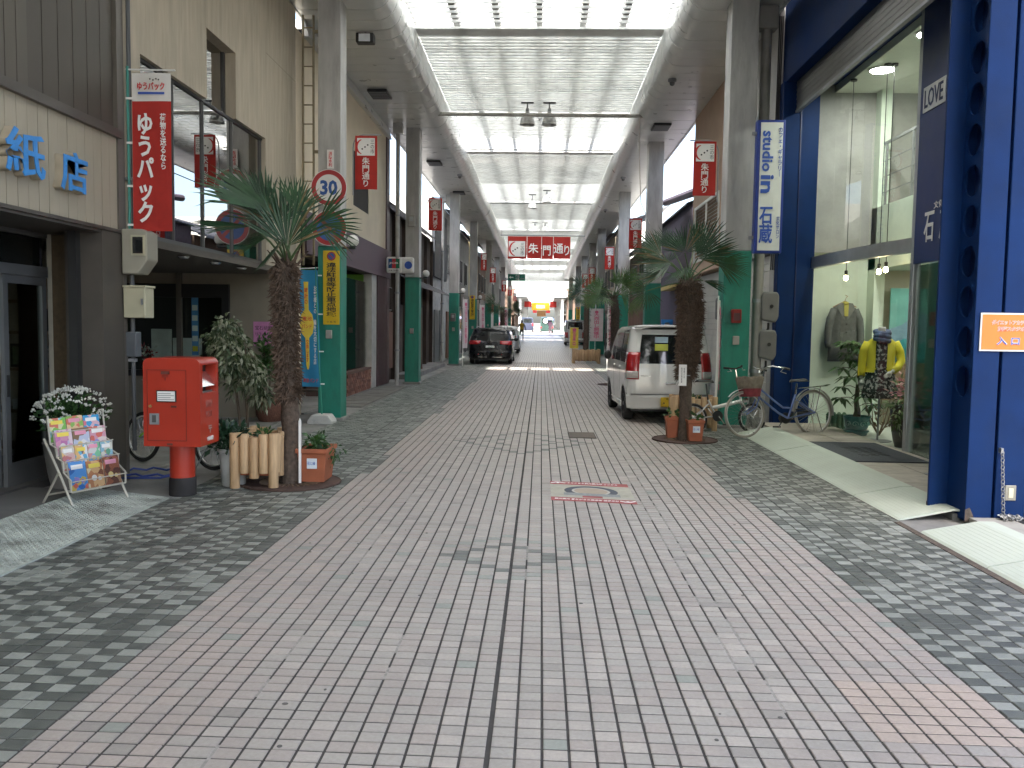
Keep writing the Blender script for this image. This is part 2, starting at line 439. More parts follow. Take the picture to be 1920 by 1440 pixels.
for kind, a, c in bays:
    p = .2 if kind == 'slat' else .245
    if kind == 'beam':
        bb = B(); bb.box(CL+.012, CR-.012, a+.02, c-.02, CZ-.03, CZ+.01); bb.build('cross_beam', louvre, arc, W=True); continue
    y = a
    while y < c-.05:
        near = y > 13.5
        if kind == 'slat':
            if near and ns < 150:
                if slat0 is None:
                    bb = B(); slat(bb, kind, 0); slat0 = bb.build('ceiling_slat', louvre, arc); slat0.location = (.13, y, -SZ); slat0.data.transform(Matrix.Translation((0,0,0)))
                else:
                    o = slat0.copy(); COL.objects.link(o); o.location = (.13, y, -SZ+rnd.uniform(-.004,.004))
                ns += 1
            else: slat(rs, kind, y)
        else:
            if near and nl < 110:
                if lou0 is None: bb = B(); slat(bb, kind, 0); lou0 = bb.build('skylight_bar', slatwhite, arc); lou0.location = (.13, y, -SZ)
                else: o = lou0.copy(); COL.objects.link(o); o.location = (.13, y, -SZ)
                nl += 1
            else: slat(rl, kind, y)
        y += p
rs.build('ceiling_slat', louvre, arc, W=True, kind='stuff'); rl.build('skylight_bar', slatwhite, arc, W=True, kind='stuff')
# translucent roof sheets above; one narrow strip is open to the sun at y = 28.6; far sky bays left open so sun brightens the floor
GAP = (26.55, 28.55)
b = B()
y = Y0
while y < Y1:
    y1 = min(y+2.0, Y1)
    for a, c in ([(y, y1)] if not (y < GAP[1] and y1 > GAP[0]) else [(y, GAP[0]), (GAP[1], y1)]):
        if c > a and not any(k == 'sky' and a > 66 and p < (a+c)/2 < q for k, p, q in bays): b.box(CL-.25, CR+.25, a, c-.0005, 7.78, 7.79)
    y += 2
b.build('skylight_sheet', sheet, arc, W=True)
purl = M("roof_purlin", (.20,.20,.19), .7, .3)
for x in (-1.75, -.95, -.13, .72, 1.5):
    bb = B(); bb.box(x-.06, x+.06, Y0, Y1, 7.46, 7.60); bb.build('purlin', purl, arc, W=True)
bb = B(); y = Y0
while y < Y1:
    if not (GAP[0]-.5 < y < GAP[1]+.3): bb.box(CL, CR, y, y+.08, 7.62, 7.70)
    y += 2.94
bb.build('rafter', purl, arc, W=True)
for x0, x1 in ((-4.2, CL-.02), (CR+.02, 3.84)):
    bb = B(); bb.box(x0, x1, Y0, Y1, 7.46, 7.54); bb.build('roof_deck', deck, arc, W=True)
bb = B(); bb.box(-4.16, 3.8, Y1, Y1+.3, 6.62, 7.6); bb.build('end_fascia', slatwhite, arc, W=True)
for x, sx in ((-4.19, 1), (3.79, -1)):
    bb = B(); bb.box(x, x+.04, Y0, Y1, SZ-.02, 7.54); bb.build('edge_fascia', soffitmat, arc, W=True)

# pillars: grey-white above, sea-green below
pgrey = M("pillar_grey", (.42,.42,.405), .55, var=.14, vs=3, dirt=.6, ds=2.2, stretch=(2.5,2.5,.5), dirtcol=(.20,.19,.175))
pgreen = M("pillar_green", (.014,.205,.145), .5, var=.12, vs=5, dirt=.55, ds=3.2, dirtcol=(.025,.10,.07), bump=.15, bs=60, stretch=(1.6,1.6,.6))
def pillar(x0, x1, y, label, dep=.42):
    z0 = gz(y)
    t = thing('arcade_pillar', label, 'pillar', ((x0+x1)/2, y, z0), 0, 'arcade pillars along the street')
    w = (x1-x0)/2
    b = B(); b.box(-w, w, 0, dep, 2.87, SZ-z0+.02); b.build('shaft', pgrey, t, bevel=.012)
    b = B(); b.box(-w-.004, w+.004, -.004, dep+.004, .05, 2.866); b.build('painted_base', pgreen, t, bevel=.012)
    b = B(); b.box(-w-.05, w+.05, -.05, dep+.05, 0, .055); b.build('footing', concrete, t, bevel=.01)
    for zz in (1.33, 2.28):
        b = B(); b.box(-w-.007, w+.007, -.007, dep+.007, zz, zz+.008); b.build('seam_strip', pgreen, t)
    b = B(); b.box(-.05, .05, -.05, -.006, 1.36, 1.50); b.build('switch_box', M("switch_grey", (.33,.32,.29), .5), t, bevel=.008)
    return t
LP = [(14.0,'left pillar carrying the speed limit sign beside the near palm'),(23.0,'left pillar beside the JCB sign and the drainpipe'),(34.0,'left pillar standing just before the black estate car'),
      (43.5,'left pillar with a yellow notice beside the black car'),(56,'left pillar beyond the parked silver car'),(66,'left pillar behind the far dark palm'),(77,'second last left pillar before the crossing'),(93,'last left pillar under the end of the first arcade')]
RP = [(14.0,'right pillar with red alarm box behind the white folding bicycle'),(24.5,'right pillar rising behind the white car roof'),(33.5,'right pillar half hidden by the fronds of the near right palm'),
      (46,'right pillar beside the log planter with the yellow banner'),(54,'right pillar behind the pink and white flag'),(64,'right pillar beside the silver van'),(75,'second last right pillar before the crossing'),(93,'last right pillar under the end of the first arcade')]
for y, l in LP: pillar(-3.66, -3.29, y, l)
for y, l in RP: pillar(2.93, 3.36, y, l)

# hanging bell lamps in pairs
lampmetal = M("lamp_metal", (.55,.55,.53), .3, .7, var=.1)
def bell(x, y, z, label, stem):
    t = thing('pendant_lamp', label, 'lamp', (x, y, z), 0, 'bell lamps hanging under the arcade roof')
    b = B(); b.lathe([(.005,.20),(.06,.20),(.075,.16),(.13,.10),(.185,-.02),(.20,-.12),(.205,-.13),(.195,-.13),(.175,-.02),(.12,.09),(.05,.15)], 24); b.build('shade', lampmetal, t, smooth=40)
    b = B(); b.lathe([(.001,-.05),(.05,-.03),(.06,.02),(.04,.1),(.001,.12)], 12); b.build('bulb', M("lamp_bulb", (.7,.7,.66), .2), t, smooth=True)
    b = B(); b.tube([(0,0,.19),(0,0,.19+stem)], .02, 8); b.lathe([(.035,.19),(.045,.21),(.045,.27),(.035,.29)], 12); b.build('stem', steel, t)
    b = B(); b.box(-.16,.16,-.1,.1,.19+stem,.21+stem); b.build('mounting_plate', black, t)
    return t
LL = [('left','right')]
for k, (y, z, nm) in enumerate([(22.6,6.93,'nearest pair, behind the dirty white pipe'),(37,7.0,'second pair down the arcade'),(48.5,7.0,'third pair, just above the wide red banner'),(61,7.05,'pair seen under the wide red banner')]):
    for s, d in ((-.30,'left'),(.27,'right')):
        dz = -.1 if (k == 1 and s < 0) else 0
        bell(-.15+s*(1 if k != 1 else 1.1), y+(1.2 if (k == 1 and s < 0) else 0), z+dz, f'{d} grey bell lamp of the {nm}', max(.06, 7.36-z-dz-.2))
# the pipe with the scraps of wire net behind it
pt = thing('hanging_pipe', 'dirty white pipe with wire scraps strung across the arcade under the skylight', 'pipe', (-.13, 22, 6.91))
b = B(); b.tube([(-2.58,0,0.01),(2.58,0,-.01)], .05, 12); b.build('pipe', M("dirty_white", (.62,.61,.57), .6, dirt=.9, ds=6, dirtcol=(.2,.15,.10)), pt, smooth=40)
for i in range(9):
    x = -2.0+i*.5+rnd.uniform(-.1,.1); b = B(); b.tube([(x-.06,0,.05),(x-.05,-.01,-.06),(x,0,-.1-.06*rnd.random()),(x+.06,.02,-.05)], .006, 5); b.build('wire_tie', steel, pt)
b = B(); b.tube([(2.5,0,-.05),(2.52,.05,-.75),(2.62,.3,-2.1),(2.9,.6,-2.6)], .012, 6); b.build('pull_cord', M("cord_white",(.7,.68,.62),.7), pt)
b = B(); b.cbox((2.52,.04,-.72), (.05,.05,.17)); b.build('cord_weight', white, pt)
net = B()
s = .155; wire = .0035
for r in range(int(11/(s*1.5))):
    y = .15+r*s*1.5; z = -.03-.03*math.sin(math.pi*r/24)*6
    for c in range(int(4.6/(s*1.732))):
        x = -2.3+c*s*1.732+(r % 2)*s*.866
        if rnd.random() < .08: continue
        a = (x,y,z); p1 = (x+s*.866,y+s*.5,z); p2 = (x-s*.866,y+s*.5,z); p0 = (x,y-s,z)
        for q in (p1,p2,p0): net.tube([a,q], wire, 3, caps=False)
net.build('wire_net', M("net_wire",(.42,.40,.36),.5,.5), pt, kind='stuff')
# ceiling fittings
def vent(x, y, label):
    t = thing('ceiling_vent', label, 'vent', (x, y, SZ), 0, 'dark vents in the soffit')
    b = B(); b.box(-.22,.22,-.35,.35,-.06,-.004); b.build('frame', black, t, bevel=.01)
    for i in range(5): b = B(); b.box(-.19,.19,-.29+i*.13,-.25+i*.13,-.075,-.062); b.build('slat', steel, t)
for x, y, l in ((-3.72,19.6,'dark square vent in left soffit between first two pillars'),(-3.5,27.8,'dark vent in left soffit past the second pillar'),(-3.3,34,'dark vent in left soffit above third pillar'),(3.0,22.6,'black vent in right soffit above the red banner')):
    vent(x, y, l)
t = thing('flood_lamp', 'small boxy floodlight under left soffit beside the first pillar', 'lamp', (-3.22,15.6,6.8))
b = B(); b.box(-.16,.16,-.1,.1,-.2,-.03); b.build('housing', black, t, bevel=.02); b = B(); b.box(-.1,.1,-.12,-.101,-.19,-.06); b.build('lens', M("lens",(.8,.85,.9),.2), t); b = B(); b.tube([(0,0,-.03),(0,0,0)], .02, 8); b.build('bracket', steel, t)
for x, y, l in ((2.65,18.4,'round speaker in right soffit near the shop'),(2.75,30.2,'small round sensor in right soffit past the vent'),(-2.9,30,'small silver sensor in left soffit by the rounded edge'),(2.75,38.5,'small black sensor in right soffit farther off')):
    t = thing('ceiling_speaker', l, 'speaker', (x,y,SZ)); b = B(); b.lathe([(.09,-.004),(.09,-.05),(.06,-.07)], 16); b.build('base', steel, t, smooth=40); b = B(); b.ball((0,0,-.09), .055, 12); b.build('dome', M("dome",(.16,.16,.16),.2), t, smooth=True)

# ================================================================== LEFT SIDE
LX = -4.15
plankbeige = M("plank_beige", (.32,.285,.22), .6, var=.08, vs=3, dirt=.3, ds=2, stretch=(1,1,.25), dirtcol=(.22,.19,.15))
brownmetal = M("brown_metal", (.085,.075,.065), .45, .2, var=.15, vs=4)
darkboard = M("dark_board", (.066,.057,.046), .55, .1, var=.15, vs=3, stretch=(1,1,.2))
darkboard2 = M("dark_board_pale", (.085,.074,.060), .55, .1, var=.12, vs=3, stretch=(1,1,.2))
trim = M("trim_grey_brown", (.12,.107,.09), .5, .2, var=.1, dirt=.3)
darkin = M("dark_interior", (.035,.033,.030), .9)
alufr = M("window_aluminium", (.20,.207,.213), .4, .6, var=.1, dirt=.25, ds=3)
stucco = M("brown_stucco", (.10,.072,.042), .9, var=.2, vs=25, bump=.5, bs=120)
wood = M("shelf_wood", (.30,.21,.13), .6, var=.25, vs=4, stretch=(1,8,8))
shop = thing('stationery_shop', 'brown stationery shop with blue characters on beige boarding and sliding glass doors', 'shop', (LX-1, 5, 0))
b = B(); b.box(-9,LX-.02,-8,8.44,3.46,7.2); b.box(-9,-5.9,-8,8.44,0,3.46); b.box(-5.9,LX-.05,-8,8.44,2.52,3.46); b.box(-5.9,LX-.02,-8,3.2,0,2.52); b.box(-6.3,-4.86,9.62,9.7,0,2.5); b.box(-4.92,-4.86,8.425,9.62,0,2.5); b.box(-6.36,-6.3,8.44,9.7,0,2.5); b.box(-6.3,-4.86,8.44,9.7,2.5,2.56); b.build('wall', M('shop_interior',(.62,.58,.50),.9), shop, W=True)
pk = None
y = 8.30
while y > 1.0:
    if pk is None: bb = B(); bb.box(LX-.012,LX+.012,-.139,0,2.50,3.37); pk = bb.build('plank', plankbeige, shop, W=False); pk.data.transform(Matrix.Translation((1-LX-.0,0,0))); o = pk
    else: o = pk.copy(); COL.objects.link(o)
    o.location = (rnd.uniform(-.002,.002), y-5, 0); y -= .145
b = B(); b.box(LX-.02,LX+.06,1,8.34,3.37,3.45); b.build('ledge', brownmetal, shop, W=True)
b = B(); b.box(LX-.02,LX+.025,1,8.34,2.465,2.497); b.build('bottom_trim', brownmetal, shop, W=True)
y = 8.28; i = 0
while y > 1.0:
    w = .235 if y > 7.0 else .15
    bb = B(); bb.box(LX-.03,LX-.004+(.0 if y > 7.0 else .02),y-w+.012,y,3.452,7.0); bb.build('upper_board', darkboard if y > 7.0 else darkboard2, shop, W=True); y -= w
b = B(); b.box(LX-.04,LX+.03,8.30,8.40,2.5,7.0); b.box(LX-.04,LX+.012,8.402,8.47,0,7.0); b.build('corner_trim', trim, shop, W=True)
b = B(); b.box(LX-.35,LX+.01,8.0,8.40,0,2.46); b.build('corner_column', M("column_brown",(.075,.065,.054),.55,.1,var=.1,dirt=.2), shop, W=True)
b = B(); b.box(LX-.28,LX-.2,7.92,8.0,0,2.46); b.build('dark_strip', black, shop, W=True)
b = B(); b.box(-4.80,-4.42,8.30,8.42,0,2.46); b.build('stucco_panel', stucco, shop, W=True)
b = B(); b.box(-5.9,LX,3.2,8.3,2.44,2.464); b.build('porch_ceiling', brownmetal, shop, W=True)
b = B(); b.box(-5.85,-4.75,3.2,8.3,.0,.07); b.build('threshold', M("threshold_dark",(.08,.078,.075),.7,dirt=.3), shop, W=True)
# sliding doors
for k, (y0, y1) in enumerate(((3.4,4.9),(4.9,6.2),(6.2,7.0),(7.0,7.62),(7.62,8.30))):
    x = -4.88-(.05 if k % 2 else 0)
    bb = B(); 
    bb.box(x-.02,x+.02,y0,y0+.07,.07,2.02); bb.box(x-.02,x+.02,y1-.07,y1,.07,2.02); bb.box(x-.02,x+.02,y0+.07,y1-.07,1.94,2.02); bb.box(x-.02,x+.02,y0+.07,y1-.07,.07,.28)
    d = bb.build('sliding_door', alufr, shop, W=True)
    bb = B(); bb.box(x-.004,x+.004,y0+.07,y1-.07,.28,1.94); bb.v = [(p[0]-shop.location.x,p[1]-shop.location.y,p[2]) for p in bb.v]; bb.build('pane', clearglass, d)
    bb = B(); bb.box(x+.021,x+.03,y0+.02,y0+.05,.9,1.1); bb.v = [(p[0]-shop.location.x,p[1]-shop.location.y,p[2]) for p in bb.v]; bb.build('handle', black, d)
b = B(); b.box(-4.96,-4.84,3.2,8.3,2.02,2.12); b.box(-4.96,-4.84,3.2,8.3,2.40,2.44); b.box(-4.95,-4.85,7.0,7.08,2.12,2.40); b.build('door_frame', alufr, shop, W=True)
b = B(); b.box(-4.905,-4.895,3.2,8.3,2.12,2.40); b.build('transom_pane', darkglass, shop, W=True)
# shelves inside with picture frames and boxes
sh = thing('display_shelf', 'dark wooden shelf unit behind the sliding glass doors', 'shelf',(-5.45,9.36,.07),R_(-90))
for z in (.12,.52,.98,1.38,1.72): b = B(); b.box(-.22,.22,-.75,.5,z,z+.03); b.build('shelf_board', wood, sh)
for yy in (-.77,-.12,.5): b = B(); b.box(-.22,.22,yy,yy+.03,0,2.0); b.build('upright', wood, sh)
b = B(); b.box(-.26,-.225,-.77,.53,0,2.0); b.build('back_panel', M('shelf_back',(.60,.55,.46),.8), sh)
def item(nm, lab, cat, loc, dims, mm, frame=None):
    t = thing(nm, lab, cat, loc, R_(-90)); b = B(); b.box(-dims[0]/2,dims[0]/2,-dims[1]/2,dims[1]/2,0,dims[2]); b.build('body', mm, t, bevel=.006)
    if frame: b = B(); b.box(dims[0]/2+.002,dims[0]/2+.006,-dims[1]/2+.03,dims[1]/2-.03,.03,dims[2]-.03); b.build('picture', frame, t)
    else: b = B(); b.box(-dims[0]/2-.004,dims[0]/2+.004,-dims[1]/2-.004,dims[1]/2+.004,dims[2]*.8,dims[2]*.8+.03); b.build('lid', mm, t)
    return t
pic = M("picture_print",(.35,.34,.31),.5,var=.5,vs=30); pic2 = M("picture_green",(.15,.2,.12),.5,var=.5,vs=25)
item('framed_picture','grey picture frame on second shelf down behind the shop door','frame',(-5.55,9.32,1.48),(.03,.2,.25),black,pic)
item('framed_picture','dark picture frame with green print on the middle shelf','frame',(-5.75,9.32,1.08),(.03,.24,.26),black,pic2)
item('framed_picture','silver picture frame on the middle shelf beside the green one','frame',(-5.42,9.32,1.08),(.03,.22,.24),alufr,pic)
item('paper_box','flat white box on the lower shelf behind the shop door','box',(-5.55,9.36,.62),(.3,.5,.1),white)
item('paper_box','clear plastic box on the bottom shelf behind the shop door','box',(-5.55,9.36,.22),(.3,.4,.16),M("clear_box",(.45,.46,.46),.2))
t = thing('daruma_doll','round red roly poly doll on the bottom shelf','doll',(-5.25,9.34,.22),R_(-90)); b = B(); b.ball((0,0,.1),.1,14); b.build('body',M("doll_red",(.30,.03,.02),.4),t,smooth=True); b = B(); b.ball((.075,0,.12),.045,10); b.build('face',white,t,smooth=True)
# the blue characters
bluechar = M("letter_blue", (.035,.22,.56), .5, var=.12, vs=20)
letside = M("letter_side", (.36,.31,.23), .7)
for ch, y, z, w, h, l in (('紙',6.70,2.91,.52,.36,'large blue raised character for paper, left of the pair on the beige boarding'),('店',7.40,2.885,.43,.345,'large blue raised character for shop, right of the pair on the beige boarding')):
    t = thing('shop_character', l, 'sign letter', (LX+.012, y, z), 0, 'raised blue characters on the shop fascia')
    text(t, ch, w, h, (LX+.05,y,z), '+x', letside, 'character_body', depth=.07, bold=.018)
    text(t, ch, w, h, (LX+.092,y,z), '+x', bluechar, 'character_face', depth=.006, bold=.018)

# ---- beige building with the band of mirror glass
travertine = M("beige_stone", (.44,.39,.30), .75, var=.10, vs=5, dirt=.45, ds=3.5, stretch=(2.2,2.2,.3), dirtcol=(.26,.22,.165), bump=.12, bs=30)
beigewall = M("beige_wall", (.25,.222,.17), .8, var=.08, dirt=.3, ds=1.5, dirtcol=(.2,.17,.13))
mirror = glass("mirror_glass", (.14,.145,.15), 1.0, .55)
bg = thing('beige_building', 'beige stone building with a band of reflecting windows over a recessed shop entrance', 'building', (-5.5,11.4,0))
b = B(); F0, F1 = LX-.32, LX
b.box(F0,F1,8.48,10.62,4.34,7.0); b.box(F0,F1,11.62,14.45,4.34,7.0); b.box(F0,F1,10.62,11.62,5.2,7.0); b.box(F0,F1,12.86,14.45,2.48,4.34); b.box(F0,F1,8.48,8.85,2.48,4.34)
b.build('facade', travertine, bg, W=True)
for zz in (5.6,):
    b = B(); b.box(F1-.002,F1+.001,12.9,14.44,zz,zz+.008); b.build('joint_line', beigewall, bg, W=True)
b = B(); b.box(-9,-5.0,8.48,14.45,4.4,7.0); b.box(-9,-7.0,8.48,14.45,0,4.4); b.box(-5.4,-5.38,8.5,14.4,2.6,4.4); b.box(-5.4,F0,8.48,14.45,5.3,6.9); b.build('inner_wall', darkin, bg, W=True)
b = B(); b.box(-7.0,F1-.01,8.5,14.0,2.40,2.478); b.build('porch_ceiling', M("porch_dark",(.10,.09,.075),.7), bg, W=True)
# window band: frame bars and panes
b = B(); b.box(F1-.10,F1-.05,8.86,12.86,2.48,2.53); b.box(F1-.10,F1-.05,8.86,12.86,4.31,4.34)
for yy in (8.86,9.75,10.62,11.62,12.80): b.box(F1-.099,F1-.051,yy-.004,yy+.014,2.53,4.31)
b.box(F1-.2,F1-.14,10.62,10.65,4.34,5.2); b.box(F1-.2,F1-.14,11.57,11.62,4.34,5.2); b.box(F1-.2,F1-.10,10.62,11.62,4.31,4.34)
b.build('window_frame', M('frame_dark',(.09,.09,.088),.4,.6), bg, W=True)
for y0, y1 in ((8.875,9.745),(9.765,10.615),(10.635,11.615),(11.635,12.795)):
    for z0, z1 in ((2.53,3.295),(3.307,4.31)): b = B(); b.box(F1-.085,F1-.075,y0,y1,z0,z1); b.build('pane', mirror, bg, W=True)
b = B(); b.box(F1-.175,F1-.165,10.66,11.55,4.30,5.2); b.build('pane', mirror, bg, W=True)
# recessed entrance: end wall facing the street corner, with a show window
b = B(); b.box(-7.0,F0,14.0,14.3,0,.78); b.box(-5.22,F0-.001,14.0,14.3,.78,2.40); b.box(-7.0,-5.22,14.0,14.3,2.12,2.40); b.box(F0,F1,14.0,14.45,0,2.48); b.build('entrance_wall', beigewall, bg, W=True)
b = B(); b.box(-7,-5.12,13.93,13.998,2.0,2.22); b.box(-7,-5.12,13.93,13.998,.70,.80); b.box(-5.24,-5.12,13.93,13.998,.80,2.0); b.build('show_window_frame', black, bg, W=True)
b = B(); b.box(-5.98,-5.9,13.90,13.97,.8,2.4); b.build('mullion', trim, bg, W=True)
b = B(); b.box(-7,-5.24,14.02,14.03,.80,2.0); b.build('show_window_pane', clearglass, bg, W=True)
b = B(); b.box(-7,-5.0,15.3,15.4,.3,2.4); b.box(-5.05,-5.0,14.3,15.3,.3,2.4); b.box(-7,-5,14.3,15.3,2.3,2.36); b.build('display_back', M("display_wall",(.52,.50,.45),.8), bg, W=True)
b = B(); b.box(-7,-5.05,14.31,15.3,.62,.72); b.build('display_floor', black, bg, W=True)
for yy in (10.2,11.2,12.2):
    b = B(); b.lathe([(.07,2.40),(.08,2.385),(.05,2.36)],14,0,(F1-.14,yy,0)); b.build('downlight', chrome, bg, W=True)
b = B(); b.box(-7.0,-4.1,8.5,14.0,.0,.035); b.build('porch_floor', M("porch_floor",(.24,.235,.21),.7,dirt=.5,ds=2), bg, W=True)
for lab, x, w, h in (('tall white jewellery stand on the left of the show window',-6.55,.35,.75),('square white display panel in the middle of the show window',-6.1,.5,.6)):
    t = thing('display_stand', lab, 'display', (x,14.6,.72)); b = B(); b.box(-w/2,w/2,0,.05,.02,h); b.build('panel', M("display_white",(.72,.72,.69),.6), t, bevel=.01); b = B(); b.box(-w/2,w/2,-.08,.12,0,.03); b.build('base', white, t)
t = thing('necklace_bust','small white necklace bust in the show window','display',(-6.32,14.4,.72)); b = B(); b.lathe([(.09,0),(.08,.05),(.12,.15),(.10,.24),(.05,.27),(.05,.33),(.03,.35)],14,0,(0,0,0),'z',1,.5); b.build('bust',white,t,smooth=50); b = B(); b.box(-.1,.1,-.07,.07,0,.02); b.build('base',white,t)
t = thing('flower_arrangement','faded red and white flowers in a white vase behind the show window','flowers',(-6.72,14.42,.72)); b = B(); b.lathe([(.05,0),(.08,.1),(.05,.2),(.07,.24)],14); b.build('vase',white,t,smooth=50)
b = B(); leafscatter(b,(0,0,.36),.16,70,.08,0,2,3); b.build('blossoms',[M("petal_red",(.35,.05,.06),.7),M("petal_white",(.6,.57,.5),.7)],t)
t = thing('price_board','blue and white notice strip hanging inside the show window','notice',(-5.75,14.1,1.05)); b = B(); b.box(-.055,.055,0,.01,0,.95); b.build('board',M("notice_blue",(.12,.30,.62),.5),t)
for i in range(5): b = B(); b.box(-.045,.045,-.004,-.001,.06+i*.17,.15+i*.17); b.build('panel',whiteprint if i else M("notice_yellow",(.7,.55,.05),.6),t)
t = thing('pink_poster','pink handwritten poster on the beige entrance wall','poster',(-4.56,13.99,1.42)); b = B(); b.box(-.17,.17,-.006,0,-.2,.2); b.build('sheet',M("pink_paper",(.55,.22,.42),.8),t)
text(t,'宝石研磨',.28,.07,(-4.56,13.98,1.52),'cam',blackprint); text(t,'リフォーム\n承ります',.26,.15,(-4.56,13.98,1.37),'cam',blackprint)

# ---- parcel banner on its pole, meter boxes
def weave(b, x0, x1, z0, z1, y, amp=.015, ph=0, n=8, m=0):
    us = [x0+(x1-x0)*i/n for i in range(n+1)]; vs = [z0+(z1-z0)*i/10 for i in range(11)]
    b.grid(lambda u, v: (u, y+amp*math.sin((u-x0)/(x1-x0)*5+v*2+ph), v), us, vs, m)
t = thing('parcel_banner','tall red and white parcel service banner on a green pole by the shop corner','banner',(-3.86,8.5,2.5))
wv = B(); weave(wv,-4.05,-3.66,2.5,3.76,8.45,.006); wv.build('red_cloth', redcloth, t, W=True)
wv = B(); weave(wv,-4.05,-3.66,3.76,4.03,8.45,.006); wv.build('white_cloth', M("white_cloth",(.74,.72,.68),.85,var=.05,trans=.2), t, W=True)
b = B(); b.tube([(-4.10,8.47,2.42),(-4.10,8.47,4.10)],.014,8); b.build('pole', M("pole_green",(.02,.20,.16),.4), t, W=True)
b = B(); b.tube([(-4.12,8.47,4.07),(-3.62,8.46,4.06)],.008,6); b.build('cross_rod', white, t, W=True)
for z in (2.55,2.93,3.35,3.78): b = B(); b.box(-4.115,-4.045,8.455,8.475,z,z+.02); b.build('strap', white, t, W=True)
text(t,V('ゆうパック'),.17,1.06,(-3.915,8.43,3.11),'cam',whiteprint,bold=.028)
text(t,V('荷物を送るなら'),.06,.54,(-3.735,8.43,3.37),'cam',whiteprint,bold=.012)
text(t,'ゆうパック',.27,.075,(-3.85,8.43,3.90),'cam',redprint,bold=.02)
b = B(); b.box(-3.98,-3.72,8.432,8.436,3.825,3.845); b.build('blue_underline', blueprint, t, W=True)
b = B(); [b.ball((-3.83+dx,8.434,3.96+dz),.008,6) for dx,dz in ((0,0),(.03,.012),(.055,.004),(-.03,.01))]; b.build('dots', blackprint, t, W=True)
meterb = M("meter_beige",(.29,.275,.22),.5,var=.05,dirt=.25); meterc = M("box_cream",(.42,.40,.28),.5,var=.05,dirt=.2)
t = thing('meter_box','beige electricity meter hood, the upper box on the shop corner','meter',(LX+.02,8.47,2.05))
b = B(); b.prism([(0,.02),(.16,.02),(.26,.16),(.26,.43),(.20,.46),(0,.46)],-.12,.12,'xz'); b.build('hood',meterb,t,bevel=.015)
b = B(); b.box(.10,.24,-.131,-.121,.2,.40); b.build('window_frame',meterc,t); b = B(); b.box(.12,.22,-.136,-.132,.22,.38); b.build('window',darkglass,t)
t = thing('meter_box','cream switch box, the lower box on the shop corner','meter',(LX+.02,8.47,1.64))
b = B(); b.box(0,.22,-.1,.1,0,.30); b.build('case',meterc,t,bevel=.01); b = B(); b.box(.0,.23,-.11,.11,.3,.32); b.build('lid',meterc,t); b = B(); b.box(.18,.2,-.112,-.1,.13,.19); b.build('latch',steel,t)
t = thing('conduit_pipe','dark conduit pipe running down the shop corner past the meter boxes','pipe',(LX+.05,8.50,0)); b = B(); b.tube([(0,0,.3),(0,0,6.8)],.022,8); b.build('pipe',M("conduit",(.07,.075,.08),.5),t)
for z in (1.2,3.0,4.9): b = B(); b.box(-.04,.03,-.03,.03,z,z+.03); b.build('clip',steel,t)
b = B(); b.box(-.05,.06,-.06,.06,1.25,1.5); b.build('junction_box',M("junction",(.09,.10,.11),.5),t,bevel=.01)

# ---- ladder in the gap, cream building
t = thing('fixed_ladder','tall tan steel ladder in the gap beside the first left pillar','ladder',(-4.02,14.75,2.6)); tan = M("ladder_tan",(.30,.25,.15),.6,dirt=.4,ds=4,dirtcol=(.12,.08,.05))
for x in (-.09,.09): b = B(); b.tube([(x,0,0),(x,0,4.2)],.02,6); b.build('rail',tan,t)
for i in range(13): b = B(); b.tube([(-.09,0,.15+i*.32),(.09,0,.15+i*.32)],.012,6); b.build('rung',tan,t)
for z in (1.9,3.9): b = B(); b.box(.09,.34,-.02,.02,z,z+.05); b.build('bracket',tan,t)
cream = M("cream_wall",(.66,.58,.44),.8,var=.05,vs=2,dirt=.15,ds=1.2,dirtcol=(.45,.38,.28))
purple = M("purple_band",(.105,.062,.075),.6,var=.15,vs=5,bump=.15,bs=20); maroon = M("maroon_tile",(.055,.018,.022),.45,var=.2,vs=8)
cb = thing('cream_building','cream rendered shop building with a purple brown band and maroon corner','building',(-5.5,19,0))
b = B(); b.box(-9,LX-.02,14.9,23.06,3.55,6.62); b.box(-9,-5.4,14.9,23.06,0,3.55); b.box(-5.4,LX-.03,14.9,18.1,2.85,3.55); b.build('wall',darkin,cb,W=True)
b = B(); b.box(LX-.2,LX,14.46,18.85,3.56,6.5); b.box(LX-.2,LX-.05,14.46,14.9,0,3.55); b.box(LX-.2,LX,20.55,22.75,3.56,6.5); b.box(LX-.2,LX,18.85,20.55,3.56,4.2); b.box(LX-.2,LX,18.85,20.55,5.4,6.5); b.build('front_wall',cream,cb,W=True)
b = B(); b.prism([(LX-.21,6.5),(LX+.10,6.5),(LX+.02,6.78),(LX-.2,6.78)],14.9,23.1,'xz'); b.build('eave',soffitmat,cb,W=True)
b = B(); b.box(LX-.3,LX+.06,14.9,23.2,2.82,3.555); b.build('purple_band',purple,cb,W=True)
b = B(); b.box(LX-.3,LX+.03,22.76,23.2,0.02,2.818); b.box(LX-.3,LX+.03,22.76,23.2,3.56,6.5); b.build('corner_tiles',maroon,cb,W=True)
b = B(); b.box(LX-.3,LX+.025,21.55,22.755,0.02,2.818); b.build('maroon_pier',maroon,cb,W=True)
b = B(); b.box(LX-.25,LX,20.95,21.54,0.02,2.818); b.build('pale_pilaster',M("pilaster",(.42,.41,.38),.7),cb,W=True)
